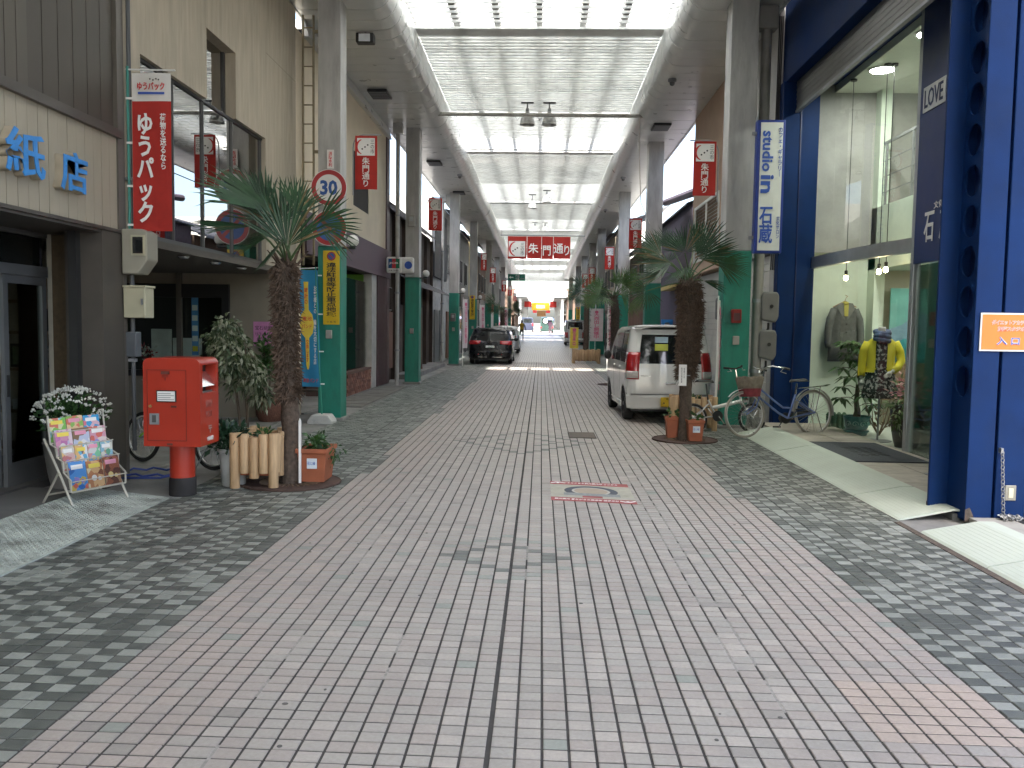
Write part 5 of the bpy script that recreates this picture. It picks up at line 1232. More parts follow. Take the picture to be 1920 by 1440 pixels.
pearl = M("paint_pearl",(.72,.72,.70),.24,0,var=.02,coat=.8,dirt=.08,ds=2,dirtcol=(.4,.39,.36)); bpaint = M("paint_black",(.008,.009,.010),.28,0,var=.05,coat=.25,spec=.35)
silver = M("paint_silver",(.42,.43,.44),.3,.5,var=.03,coat=.7); dgreen = M("paint_green",(.03,.06,.05),.3,0,coat=.6,var=.05); dbluep = M("paint_dark_blue",(.03,.035,.06),.3,0,coat=.6,var=.05)
lampred = M("lamp_red",(.40,.012,.015),.15,0,var=.1,vs=20,coat=1); lampclear = M("lamp_clear",(.55,.5,.48),.15,0,var=.15,vs=30); plateY = M("plate_yellow",(.72,.48,.02),.5,var=.03); plateW = M("plate_white",(.72,.73,.72),.5,var=.03); greenprint = M("plate_green",(.02,.16,.06),.5)
# --- white kei car
wt, pos, patch = car('parked_car','white upright kei car parked between the right palm and the pillar, front wheels turned',(2.19,14.52,0),R_(2.0),3.39,1.44,1.645,.95,
    [(0,1.62),(.35,1.65),(1.6,1.655),(2.1,1.60),(2.75,1.10),(3.05,1.0),(3.39,.82)],[(.38,1.05),(1.11,1.85),(1.9,2.35)],(.62,3.39-.62),.285,pearl,[(.25,.03),(.5,-.01),(.95,.02),(1.1,.05),(1.65,.20)],True,rc=.15,ws=(2.15,2.75),tumble=.10)
for sx in (-1,1):
    patch('tail_light',[('A',.93),('A',1.0),('B',.2),('B',.4),('B',.6),('B',.8),('B',1.0),('C',.20),('C',.25)],.74,1.20,lampred,.010,sx,6,lambda s,a: .0 if s != 'C' else (a-.14)*1.2)
    patch('tail_light_clear',[('A',.95),('B',.0),('B',.3),('B',.6),('B',.85)],.76,.88,lampclear,.016,sx,3)
    patch('bumper_seam',[('C',.16),('C',.30)],.485,.497,black,.004,sx,1)
    for k, (a, c) in enumerate(((.33,.345),(1.07,1.085),(1.98,1.995))): patch('door_seam',[('C',a),('C',c)],.32 if k else .70,1.0,black,.002,sx,4)
    for a in (.93,1.72): patch('door_handle',[('C',a),('C',a+.08),('C',a+.16)],.90,.935,pearl,.022,sx,2)
    b = B(); b.ball((sx*.80,2.30,1.08),.085,12,0,1.05,.9,.55); b.build('door_mirror',black,wt,smooth=True)
    patch('side_skirt',[('C',a) for a in (.96,1.3,1.7,2.1,2.45)],.20,.30,pearl,.012,sx,3)
    patch('window_visor',[('C',a) for a in (.40,.8,1.05)],1.545,1.565,black,.012,sx,1)
    patch('pillar_trim',[('C',1.04),('C',1.12)],1.06,1.54,black,.004,sx,4)
patch('rear_bumper',[('A',0),('A',.5),('A',1),('B',.5),('B',1),('C',.22)],.24,.47,pearl,.012,1,6); patch('rear_bumper',[('A',0),('A',.5),('A',1),('B',.5),('B',1),('C',.22)],.24,.47,pearl,.012,-1,6)
b = B(); b.grid(lambda u,v:(u*.60, .205-.14*v+.03*u*u, 1.635-.015*v-.02*abs(u)**3),[i/8-1 for i in range(17)],[0,.5,1]); o = b.build('spoiler',pearl,wt,smooth=True); so = o.modifiers.new("thick",'SOLIDIFY'); so.thickness = .035
b = B(); b.box(-.16,.17,-.065,-.048,.285,.45); o = b.build('number_plate',plateY,wt,bevel=.006)
def plate_text(root, s, w, h, x, y, z, m, nm='lettering'):
    tt = text(root, s, w, h, (x,y,z), 'cam', m, nm, depth=.003, W=False, bold=.015); return tt
plate_text(wt,'・・11',.25,.085,.005,-.067,.345,blackprint); plate_text(wt,'石川 580',.15,.03,.005,-.067,.42,blackprint)
b = B(); b.box(-.09,.09,-.055,-.03,.66,.70); b.build('hatch_handle',chrome,wt,bevel=.01)
plate_text(wt,'WAGON R',.17,.03,-.42,-.022,.80,chrome,'badge')
b = B(); b.box(-.66,.66,-.040,.02,.487,.499); b.build('hatch_seam',black,wt)
b = B(); b.box(-.27,-.05,.028,.034,1.36,1.46); b.build('rear_sticker',M("sticker_blue",(.45,.60,.72),.4),wt); b = B(); b.box(-.27,-.05,.016,.022,1.23,1.34); b.build('rear_sticker',M("sticker_yellow",(.62,.66,.10),.4),wt)
b = B(); b.tube([(.02,-.0,1.06),(.10,.005,1.10),(.42,.03,1.14)],.009,6); b.build('rear_wiper',black,wt)
# --- black estate car
bt, pos, patch = car('parked_car','black estate car parked on the left by the third pillar, red tail lights',(-2.08,35.2,0),R_(0),4.56,1.80,1.50,.93,
    [(0,1.44),(.5,1.50),(2.2,1.49),(2.8,1.42),(3.6,1.0),(4.1,.92),(4.56,.72)],[(.55,1.15),(1.22,2.1),(2.17,2.9)],(.92,4.56-.95),.32,bpaint,[(.25,.02),(.5,-.03),(.85,.02),(1.0,.06),(1.5,.42)],True,rc=.24,ws=(2.85,3.6),tumble=.20)
for sx in (-1,1):
    patch('tail_light',[('A',.62),('A',.8),('A',.95),('B',.1),('B',.4),('B',.75),('B',1.0)],.82,.98,lampred,.010,sx,5,lambda s,a: .04 if s=='A' and a<.7 else 0)
    patch('reflector',[('A',.72),('A',.95)],.40,.44,lampred,.022,sx,2)
    b = B(); b.ball((sx*.98,2.75,1.0),.10,12,0,.8,1,.6); b.build('door_mirror',bpaint,bt,smooth=True)
    b = B(); b.tube([(sx*.60,.6,1.49),(sx*.62,.9,1.545),(sx*.62,2.2,1.545),(sx*.60,2.5,1.48)],.018,8); b.build('roof_rail',alu,bt,smooth=True)
    patch('rear_bumper',[('A',0),('A',.5),('A',1),('B',.5),('B',1)],.26,.56,bpaint,.024,sx,5)
b = B(); b.box(-.18,.17,-.035,-.015,.62,.78); b.build('number_plate',plateW,bt,bevel=.005); plate_text(bt,'・88-11',.27,.075,0,-.037,.675,greenprint); plate_text(bt,'石川 300',.16,.03,0,-.037,.752,greenprint)
b = B(); b.lathe([(.065,-.03),(.065,-.018),(.052,-.018),(.052,-.03),(.065,-.03)],24,0,(0,.015,.90),'y'); b.tube([(-.035,-.012,.94),(-.012,-.012,.87),(0,-.012,.90),(.012,-.012,.87),(.035,-.012,.94)],.006,5); b.build('emblem',chrome,bt,smooth=40)
b = B(); b.box(-.62,.62,.42,.56,1.415,1.44); b.build('spoiler',bpaint,bt,bevel=.01)
b = B(); b.box(-.5,.5,-.045,-.03,.30,.315); b.build('chrome_strip',chrome,bt)
# --- silver car behind it, silver van, far vehicles
st, pos, patch = car('parked_car','silver car half hidden in front of the black estate',(-2.02,46.5,gz(47)),0,4.2,1.70,1.50,.95,[(0,1.40),(.5,1.5),(2.0,1.5),(2.6,1.4),(3.3,1.0),(3.9,.92),(4.2,.75)],[(.5,1.1),(1.2,2.0),(2.1,2.7)],(.8,3.4),.31,silver,[(.25,0),(.9,.02),(1.5,.35)],True,ws=(2.65,3.3),tumble=.18)
for sx in (-1,1): patch('tail_light',[('A',.9),('A',1)],.88,.98,lampred,.01,sx,3)
b = B(); b.box(-.17,.17,-.06,-.04,.55,.71); b.build('number_plate',plateW,st)
vt, pos, patch = car('parked_van','silver kei van with yellow plate parked on the right before the crossing',(2.45,62,gz(62)),0,3.4,1.475,1.86,1.12,[(0,1.82),(.4,1.86),(2.5,1.84),(3.0,1.5),(3.25,1.1),(3.4,.95)],[(.4,1.3),(1.38,2.3),(2.4,2.8)],(.6,2.75),.28,silver,[(.25,0),(1.0,.0),(1.9,.12)],True,ws=(2.55,3.2),tumble=.09,cat='van')
for sx in (-1,1): patch('tail_light',[('A',.9),('A',1),('B',.5),('B',1)],.55,.95,lampred,.01,sx,3); patch('rear_bumper',[('A',0),('A',1),('B',.5),('B',1)],.24,.5,silver,.03,sx,4)
b = B(); b.box(-.17,.17,-.06,-.04,.62,.80); b.build('number_plate',plateY,vt); plate_text(vt,'50-06',.26,.08,0,-.062,.69,blackprint); b = B(); b.box(-.6,.6,-.05,-.038,.52,.55); b.build('chrome_strip',chrome,vt)
ft1, pos, patch = car('far_van','dark blue van on the left in the far arcade',(-1.95,118,gz(118)),0,4.4,1.8,1.95,1.15,[(0,1.9),(.4,1.95),(2.9,1.93),(3.7,1.2),(4.4,.9)],[(.5,2.6)],(.8,3.5),.32,dbluep,[(.25,0),(1.9,.15)],True,ws=(2.9,3.7),cat='van')
for sx in (-1,1): patch('tail_light',[('A',.92),('A',1),('B',.5),('B',1)],.8,1.2,lampred,.01,sx,3)
ft2, pos, patch = car('far_truck','dark green van with round white spare cover in the far arcade',(.75,112,gz(112)),0,4.0,1.75,2.05,1.2,[(0,2.0),(.4,2.05),(2.9,2.0),(3.4,1.2),(4.0,1.0)],[(.5,2.6)],(.8,3.2),.33,dgreen,[(.25,0),(2.0,.05)],True,ws=(2.9,3.4),cat='van')
for sx in (-1,1): patch('tail_light',[('A',.92),('A',1),('B',.5),('B',1)],.6,.8,lampred,.01,sx,3)
b = B(); b.lathe([(.3,-.12),(.3,-.02)],20,0,(-.2,0,1.55),'y'); b.build('spare_cover',whiteprint,ft2)

# ================================================================== BICYCLES
def bicycle(name, label, loc, rz, fc, r=.335, wb=1.15, style='city', lean=0, tyre=.018, pose=0):
    t = thing(name, label, 'bicycle', loc, rz); t.rotation_euler = (R_(lean), 0, rz)
    rimm = M("bike_rim",(.62,.62,.60),.3,.8,var=.08); fm = fc
    for hx in (0, wb):
        b = B(); b.tube([(hx+(r-tyre)*math.cos(a),0,r+(r-tyre)*math.sin(a)) for a in [2*math.pi*i/40 for i in range(40)]],tyre,8,closed=True); w = b.build('wheel',rubber if style != 'city' else M('tyre_cream',(.30,.28,.24),.7),t,smooth=True)
        b = B(); b.tube([(hx+(r-tyre*2.1)*math.cos(a),0,r+(r-tyre*2.1)*math.sin(a)) for a in [2*math.pi*i/40 for i in range(40)]],.011,6,closed=True); b.build('rim',rimm,w,smooth=True)
        b = B(); b.tube([(hx,-.045,r),(hx,.045,r)],.02,10); b.build('hub',steel,w)
        b = B()
        for i in range(28):
            a = 2*math.pi*i/28; s = .03 if i % 2 else -.03; a2 = a+(.35 if i % 4 < 2 else -.35); b.tube([(hx+.02*math.cos(a2),s,r+.02*math.sin(a2)),(hx+(r-.04)*math.cos(a),0,r+(r-.04)*math.sin(a))],.0022,3,caps=False)
        b.build('spokes',chrome,w,kind='stuff')
        if style == 'city':
            b = B(); a0, a1 = (.05,3.3) if hx == 0 else (.75,3.5); pts = [(hx+(r+.025)*math.cos(a0+(a1-a0)*i/16),r+(r+.025)*math.sin(a0+(a1-a0)*i/16)) for i in range(17)]
            vs = []; 
            for x, z in pts: k = 1-.012/ (r+.025); vs += [(x,-.026,z),(x,0,z+.006),(x,.026,z)]
            b.add(vs,[(3*i+j,3*i+j+1,3*i+j+4,3*i+j+3) for i in range(16) for j in (0,1)]); o = b.build('mudguard',M("mudguard",(.45,.45,.44),.35,.6,var=.1),t,smooth=True)
            for q in (-.026,.026): b = B(); b.tube([(hx,q*1.6,r),(hx+(r+.02)*math.cos(a0+.4),q,r+(r+.02)*math.sin(a0+.4))],.003,4); b.build('mudguard_stay',chrome,t)
    sc = r/.335; bb = (.44*sc if style != 'fold' else .38,0,.27 if style != 'fold' else .27)
    st_ = (bb[0]-.14,0,.62) if style != 'fold' else (bb[0]-.13,0,.52); sad = (st_[0]-.05,0,.82 if style != 'fold' else .80)
    ht = (wb-.30*sc,0,.80 if style != 'fold' else .62); hb = (wb-.235*sc,0,.60*min(1,sc) if style != 'fold' else .46)
    b = B(); b.tube([bb,st_],.016,10); b.tube([ht,hb],.019,10)
    if style == 'city':
        b.tube([hb,(wb-.40*sc,0,.48),(wb-.58*sc,0,.35),bb],.016,10); b.tube([(ht[0]+.03,0,ht[2]-.09),(wb-.50*sc,0,.54),(wb-.66*sc,0,.43),(bb[0]-.055,0,.42)],.014,10)
    elif style == 'fold': b.tube([(ht[0]+.03,0,.50),(bb[0]+.06,0,.42),(bb[0]-.06,0,.40)],.03,10)
    else: b.tube([(ht[0]+.03,0,ht[2]-.1),(bb[0]+.05,0,.33)],.042,12)
    for q in (-.05,.05): b.tube([bb,(0,q,r)],.010,8); b.tube([(st_[0]+.01,0,st_[2]-.06),(0,q,r)],.009,8)
    b.build('frame',fm,t,smooth=45)
    b = B()
    for q in (-.05,.05): b.tube([(hb[0],q*.7,hb[2]),(hb[0]+.07*sc,q,hb[2]-.15*sc),(wb,q,r)],.011,8)
    b.tube([(hb[0],-.04,hb[2]),(hb[0],.04,hb[2])],.016,8); b.build('fork',fm,t,smooth=45)
    b = B(); b.tube([st_,(sad[0]+.02,0,sad[2]-.03)],.012,8); b.build('seat_post',chrome if style != 'fold' else black,t)
    b = B(); P = []; prof = [(-.13,.085,0),(-.10,.10,.015),(-.02,.075,.01),(.06,.035,.005),(.13,.022,0),(.15,.005,-.01)]
    for x, w_, z in prof:
        for k in range(9): an = math.pi*k/8; P.append((sad[0]+x,w_*math.cos(an),sad[2]+z+.035*math.sin(an)*(1 if w_ > .02 else .6)-.01))
    b.add(P,[(9*i+j,9*(i+1)+j,9*(i+1)+j+1,9*i+j+1) for i in range(5) for j in range(8)]+[tuple(9*i for i in range(6))+tuple(9*i+8 for i in range(5,-1,-1))]); b.build('saddle',M("saddle_black",(.022,.022,.022),.5,var=.2),t,smooth=50)
    hz = {'city':.99,'fold':1.0,'mini':.95}[style]; hx = ht[0]-.05
    b = B(); b.tube([ht,(hx,0,hz-.01)],.013,8); b.build('stem',chrome if style != 'mini' else black,t)
    b = B()
    if style == 'city': hp = [(hx-.24,.27,hz+.0),(hx-.13,.28,hz+.02),(hx+.02,.22,hz+.05),(hx+.06,.08,hz+.02),(hx+.03,0,hz)]
    else: hp = [(hx-.05,.30,hz+.03),(hx-.02,.2,hz+.02),(hx,0,hz)]
    b.tube(hp+[(x,-y,z) for x,y,z in hp[-2::-1]],.011,8); b.build('handlebar',chrome if style == 'city' else black,t,smooth=45)
    for q in (1,-1):
        e, d = Vector(hp[0]), Vector(hp[1]); e.y *= q; d.y *= q; b = B(); b.tube([e,e+(d-e).normalized()*.11],.017,8); b.build('grip',black,t,smooth=45)
        f = e+(d-e)*.9; b = B(); b.tube([f+Vector((.02,0,-.01)),f+Vector((.05,-.02*q,-.05)),e+Vector((.06,0,-.06))],.006,6); b.build('brake_lever',chrome,t)
    b = B(); b.lathe([(.085,-.004),(.085,.004),(.001,.005)],24,0,(bb[0],-.055,bb[2]),'y'); b.build('chain_ring',black,t)
    for s in (-1,1):
        b = B(); e = (bb[0]+s*.10,s*-.09,bb[2]-s*.13); b.tube([(bb[0],s*-.085,bb[2]),e],.010,6); b.build('crank',chrome,t); b = B(); b.cbox((e[0],e[1]-s*.05,e[2]),(.09,.08,.022)); b.build('pedal',black,t,bevel=.004)
    if style == 'city':
        b = B(); b.prism([(bb[0]+.1,bb[2]+.05),(bb[0]+.12,bb[2]),(bb[0]+.08,bb[2]-.07),(.0,r-.045),(-.05,r),(0,r+.045)],-.075,-.06,'xz'); b.build('chain_case',M("chain_case",(.05,.05,.05),.4),t)
        b = B(); b.tube([(-.02,.06,r),(-.10,.09,.02),(-.10,-.09,.02),(-.02,-.06,r)],.008,6); b.build('kick_stand',chrome,t)
        for q in (-.06,-.02,.02,.06): b = B(); b.tube([(.20,q,r+.37),(.0,q,r+.385),(-.22,q,r+.40),(-.30,q*.6,r+.42)],.005,6); b.build('rack_bar',chrome,t)
        b = B(); [b.tube([(-.1,q,r+.39),(0,q,r)],.005,6) for q in (-.06,.06)]; b.build('rack_leg',chrome,t,kind='stuff')
        x0 = wb-.20; bk = M("basket_cloth",(.20,.17,.13),.9,var=.3,vs=14,bump=.3); bk2 = M("basket_red",(.25,.045,.055),.9,var=.3,vs=14)
        zz = [.60,.70,.86]; P = []
        for z, sx_, sy_ in ((.60,.11,.13),(.72,.13,.155),(.87,.16,.185),(.89,.15,.175),(.82,.13,.16)):
            n = 28
            for j in range(n): a = 2*math.pi*j/n; c_, s_ = math.cos(a), math.sin(a); k = (abs(c_)**5+abs(s_)**5)**-.2; P.append((x0+.10+sx_*c_*k,sy_*s_*k,z+(.012*math.sin(a*4) if z > .85 else 0)))
        b = B(); b.add(P,[(i*n+j,i*n+(j+1)%n,(i+1)*n+(j+1)%n,(i+1)*n+j) for i in range(1,4) for j in range(n)]); b.build('basket',bk,t,smooth=40)
        b = B(); b.add(P[:2*n],[(j,(j+1)%n,n+(j+1)%n,n+j) for j in range(n)]+[tuple(range(n-1,-1,-1))]); b.build('basket_bottom',bk2,t,smooth=40)
        b = B(); b.lathe([(.03,-.0),(.038,.05),(.001,.06)],14,0,(wb-.05,0,.55),'x'); b.build('lamp',chrome,t,smooth=40)
    else:
        b = B(); b.tube([(.02,.06,r-.03),(.12,.12,.01)],.008,6); b.build('kick_stand',steel,t)
    return t
bikeblue = M("bike_blue",(.13,.19,.42),.3,.3,var=.05,coat=.5)
bicycle('bicycle','pale blue city bicycle with cloth covered basket in front of the blue shop',(4.13,13.0,.03),math.atan2(-.47,-1.16),bikeblue,.345,1.22,'city',5)
bicycle('bicycle','small white folding bicycle with black saddle beside the right pillar',(2.36,13.15,0),R_(14),M("bike_white",(.55,.55,.53),.3,.2,coat=.5),.235,.98,'fold',-6,.022)
bicycle('bicycle','lime green mini bicycle parked behind the red post box',(-3.47,8.92,.035),math.atan2(.5,-1.02),M("bike_lime",(.22,.52,.03),.4,coat=.3),.28,1.1,'mini',5,.022)

LEFTF = [((0.041, -0.25, 2.347), (0.10, -0.169, 0.976), 0.56, 66, 10, 26), ((0.30, -0.1, 2.58), (0.985, -0.177, 0.02), 0.45, 58, 15, 24), ((-0.235, 0.0, 2.702), (-0.519, 0.168, 0.838), 0.597, 40, 50, 24), ((-0.14, -0.1, 2.69), (-0.852, -0.26, 0.455), 0.769, 32, 60, 26), ((-0.307, -0.2, 2.542), (-0.854, -0.519, -0.035), 0.578, 30, 70, 24), ((0.0, 0.2, 2.72), (0.1, 0.248, 0.93), 0.40, 45, 30, 22), ((-0.009, 0.1, 2.574), (0.952, 0.27, 0.143), 0.37, 70, 50, 26), ((-0.209, 0.35, 2.628), (-0.339, 0.337, 0.878), 0.593, 70, 25, 28), ((-0.289, 0.3, 2.513), (-0.89, 0.442, -0.11), 0.453, 60, 55, 24), ((-0.001, 0.3, 2.516), (0.396, 0.837, -0.377), 0.358, 70, 40, 24), ((0.004, -0.3, 2.402), (-0.234, -0.717, -0.657), 0.419, 50, 60, 20)]
RIGHTF = [((-0.104, -0.2, 2.67), (0.033, -0.218, 0.975), 0.426, 80, 15, 30), ((-0.403, 0.0, 2.653), (-0.846, 0.0, 0.534), 0.492, 59, 40, 27), ((-0.294, -0.2, 2.534), (-0.954, -0.299, -0.012), 0.623, 55, 58, 27), ((-0.6, -0.1, 2.139), (-0.693, 0.0, -0.721), 0.297, 97, 15, 27), ((0.112, 0.0, 2.614), (0.698, 0.0, 0.716), 0.651, 63, 35, 28), ((0.373, -0.1, 2.549), (0.936, -0.195, -0.292), 0.478, 50, 55, 25), ((0.141, -0.3, 2.281), (0.814, -0.495, -0.304), 0.376, 29, 70, 18), ((0.277, 0.2, 2.662), (0.962, 0.186, 0.199), 0.499, 46, 68, 23), ((-0.194, 0.3, 2.742), (-0.349, 0.413, 0.841), 0.45, 59, 35, 25), ((-0.293, 0.2, 2.425), (-0.923, 0.319, -0.217), 0.583, 46, 65, 23), ((0.109, 0.35, 2.75), (0.485, 0.354, 0.8), 0.525, 59, 40, 25), ((-0.108, -0.3, 2.47), (-0.455, -0.656, -0.602), 0.425, 50, 60, 19)]

# ================================================================== PALMS
SUN_TINT_LEAF = [M("palm_sun_tint_a",(.075,.155,.040),.42,var=.3,vs=9,trans=.3),M("palm_sun_tint_b",(.11,.20,.055),.42,var=.3,vs=9,trans=.3)]  # lighter leaf colours that paint sunlight onto one palm
palmleaf = [M("palm_leaf_a",(.022,.062,.026),.42,var=.3,vs=9,trans=.22,spec=.5),M("palm_leaf_b",(.034,.085,.034),.42,var=.3,vs=9,trans=.22),M("palm_leaf_dry",(.16,.115,.05),.7,var=.3,vs=9,trans=.15)]
petiole = M("petiole",(.06,.11,.035),.5,var=.2); fibre = M("palm_fibre",(.105,.070,.048),.95,var=.6,vs=35); palmbark = M("palm_bark",(.085,.062,.046),.95,var=.4,vs=28,bump=.8,bs=45)
def frond(par, root, hub, d, rad, half, tau, n, seed, mi=0):
    g = random.Random(seed); d = Vector(d).normalized(); hub = Vector(hub); root = Vector(root)
    s = d.cross(Vector((0,-1,0)));  s = s.normalized() if s.length > .1 else Vector((1,0,0))
    s = Matrix.Rotation(R_(tau),3,d) @ s; nn = s.cross(d).normalized()
    if nn.z < 0 and abs(tau) > 20: nn = -nn
    b = B(); m1 = root.lerp(hub,.5)+Vector((0,0,.03)); b.tube([root,m1,hub],[.013,.010,.008],6,0); n = int(n*.85)
    for i in range(n):
        a = R_(-half+2*half*i/(n-1)+g.uniform(-1.5,1.5)); k = math.cos(a*.42)
        L_ = rad*(.72+.28*k)*g.uniform(.93,1.07)
        dd = (d*math.cos(a)+s*math.sin(a)).normalized(); w = (s*math.cos(a)-d*math.sin(a)).normalized()*max(.008,rad*.024)
        dr = g.uniform(.0,.08)*(1 if g.random() < .85 else 2.4); cup = nn*(.10*rad*(1-k))
        p0 = hub+dd*.02; p1 = hub+dd*L_*.5+cup*.5; p2 = hub+dd*L_*.8+cup-Vector((0,0,dr*.35*L_)); p3 = hub+dd*L_+cup-Vector((0,0,dr*L_))
        f = nn*rad*.014; mm = 1+(mi if g.random() > .06 else 2) if mi < 2 else 3
        b.add([p0,p1+w,p1-w,p1-f,p2+w*.65,p2-w*.65,p2-f*.6,p3],[(0,3,1),(0,2,3),(1,3,6,4),(3,2,5,6),(4,6,7),(6,5,7)],mm)
    return b.build('frond',[petiole]+palmleaf,par)
def palm(label, loc, path, radii, fronds, fib=(.9,2.2), nf=900, extra=8, seed=1, group=None, hairy=.05):
    t = thing('fan_palm',label,'palm tree',loc,0,group); g = random.Random(seed)
    b = B(); P = [Vector(p) for p in path]; pts = []; rr = []
    for i in range(len(P)-1):
        for k in range(6): q = k/6; pts.append(P[i].lerp(P[i+1],q)+Vector((g.uniform(-.004,.004),g.uniform(-.004,.004),0))); rr.append((radii[i]*(1-q)+radii[i+1]*q)*g.uniform(.94,1.06))
    pts.append(P[-1]); rr.append(radii[-1]); b.tube(pts,rr,14); b.build('trunk',palmbark,t,smooth=40)
    def at(z):
        for i in range(len(P)-1):
            if P[i].z <= z <= P[i+1].z: q = (z-P[i].z)/(P[i+1].z-P[i].z); return P[i].lerp(P[i+1],q), radii[i]*(1-q)+radii[i+1]*q
        return P[-1], radii[-1]
    b = B()
    for i in range(nf):
        z = g.uniform(*fib); c, r = at(z); a = g.uniform(0,6.283); o = c+Vector((math.cos(a),math.sin(a),0))*r*.92
        dd = Vector((math.cos(a+g.uniform(-.9,.9)),math.sin(a+g.uniform(-.9,.9)),g.uniform(-1.6,.5))).normalized(); L_ = g.uniform(.5,2.0)*hairy*1.6; w = dd.cross(Vector((g.uniform(-1,1),g.uniform(-1,1),1))).normalized()*g.uniform(.002,.006)
        b.add([o-w,o+w,o+dd*L_*.6+w*.7,o+dd*L_-Vector((0,0,.02))],[(0,1,2,3)])
    b.build('trunk_fibre',fibre,t,kind='stuff')
    top = P[-1]
    for i, (h, d, r, half, tau, n) in enumerate(fronds): frond(t, top+Vector((.03*math.cos(i*2.1),.03*math.sin(i*2.1),-.05)), h, d, r, half, tau, n, seed*50+i, i % 2)
    for i in range(extra):                      # fronds that stand behind and at the sides, seen from a step aside
        a = i*2.4+seed; el = g.uniform(-.1,1.0); d = Vector((math.cos(a)*math.cos(el),abs(math.sin(a))*math.cos(el)*.9+.1,math.sin(el))); h = top+d*g.uniform(.35,.5)
        frond(t, top, h, d+Vector((0,0,-.2)), g.uniform(.4,.52), g.uniform(60,90), g.uniform(20,60), 24, seed*70+i, i % 2)
    for i in range(9):
        a = i*.7; h = top+Vector((math.cos(a)*.10,math.sin(a)*.10,-.05)); b = B(); b.tube([top+Vector((0,0,-.12)),h,h+Vector((math.cos(a)*.10,math.sin(a)*.10,.10+.06*g.random()))],[.016,.013,.006],6); b.build('old_stalk',fibre,t)
    return t
palm('tall fan palm with shaggy dark trunk in front of the left pillar',(-2.50,8.50,0),
     [(0,0,0),(.01,0,.5),(-.02,0,.9),(-.04,0,1.3),(-.05,0,1.8),(-.06,0,2.15),(-.02,0,2.25)],[.115,.092,.085,.088,.105,.10,.05],[f for i, f in enumerate(LEFTF) if i not in (6,9)],(.85,2.2),3600,0,3,None,.036)
palm('fan palm with shaggy trunk and a white notice in front of the white kei car',(2.10,12.40,0),
     [(0,0,0),(0,0,.4),(-.01,0,.8),(.0,0,1.1),(.02,0,1.4),(.03,0,1.9),(0,0,2.25),(-.01,0,2.32)],[.105,.088,.088,.105,.13,.145,.14,.055],RIGHTF,(.9,2.3),4200,1,4,None,.040)
def randfronds(seed, top, n, r, reach):
    g = random.Random(seed); out = []
    for i in range(n):
        a = i*2.4+g.random(); el = g.uniform(-.35,1.1); d = Vector((math.cos(a)*math.cos(el),math.sin(a)*math.cos(el),math.sin(el)))
        out.append((tuple(Vector(top)+d*reach*g.uniform(.7,1.1)),tuple(d+Vector((0,0,-.3))),r*g.uniform(.8,1.15),g.uniform(60,100),g.uniform(10,55),24))
    return out
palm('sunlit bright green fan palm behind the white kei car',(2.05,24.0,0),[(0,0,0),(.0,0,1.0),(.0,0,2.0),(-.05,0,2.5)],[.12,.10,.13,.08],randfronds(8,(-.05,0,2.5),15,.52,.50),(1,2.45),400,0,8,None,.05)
palm('slender fan palm in a log planter beside the small yellow banner',(1.98,38,0),[(0,0,.4),(.02,0,1.5),(.0,0,2.9)],[.13,.12,.10],randfronds(11,(0,0,2.9),15,.60,.55),(1,2.8),400,0,11,None,.05)
palm('dark fan palm far down the left side past the silver car',(-2.35,52,gz(52)),[(0,0,.3),(.0,0,1.6),(.0,0,2.5)],[.16,.14,.12],randfronds(15,(0,0,2.5),15,.62,.6),(.8,2.4),400,0,15,None,.06)
palm('smaller dark palm beside the walking person',(-2.3,70,gz(70)),[(0,0,.2),(.0,0,1.3),(.0,0,2.1)],[.12,.10,.09],randfronds(18,(0,0,2.1),12,.5,.5),(.8,2.0),200,0,18,None,.05)
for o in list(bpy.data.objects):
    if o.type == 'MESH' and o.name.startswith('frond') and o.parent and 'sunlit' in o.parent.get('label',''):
        o.data.materials[1] = SUN_TINT_LEAF[0]; o.data.materials[2] = SUN_TINT_LEAF[1]
# tree grates
gratem = M("grate_rust",(.075,.045,.035),.8,.2,var=.3,vs=14); 
def grate(x, y, l, r=.50):
    t = thing('tree_grate',l,'tree grate',(x,y,.0)); b = B()
    b.lathe([(.17,.004),(r,.004),(r,.014),(.17,.014),(.17,.004)],40); b.build('plate',gratem,t)
    for i in range(36):
        a = 2*math.pi*i/36; b = B(); b.box(.18,r*.62,-.007,.007,.0142,.022); b.xf(Matrix.Rotation(a,4,'Z')); b.build('rib',M("grate_rib",(.17,.115,.075),.7,.3),t)
    b = B(); b.tube([(r*.985*math.cos(a),r*.985*math.sin(a),.014) for a in [2*math.pi*i/40 for i in range(40)]],.008,5,closed=True); b.build('rim',gratem,t)
    b = B(); leafscatter(b,(0,0,.02),.16,60,.05,0,1,3,flat=(1,1,.15)); b.build('litter',fibre,t,kind='stuff')
grate(-2.50,8.50,'rusty round tree grate at the foot of the left palm'); grate(2.10,12.40,'rusty round tree grate at the foot of the right palm',.47); grate(2.05,24.0,'tree grate under the sunlit palm behind the white car',.45)
pn = thing('palm_notice','white notice with vertical writing tied to the right palm trunk','notice',(2.015,12.22,.80)); b = B(); b.box(-.055,.055,-.02,-.012,0,.30); b.build('plate',whiteprint,pn)
text(pn,V('松任信用金庫'),.02,.22,(2.0,12.197,.95),'cam',blackprint,depth=.002); text(pn,V('寄贈の木'),.018,.15,(2.035,12.197,.98),'cam',blackprint,depth=.002)
b = B(); b.box(-.07,.30*0+.11,-.0,.012,.14,.15); b.build('tie_wire',steel,pn)

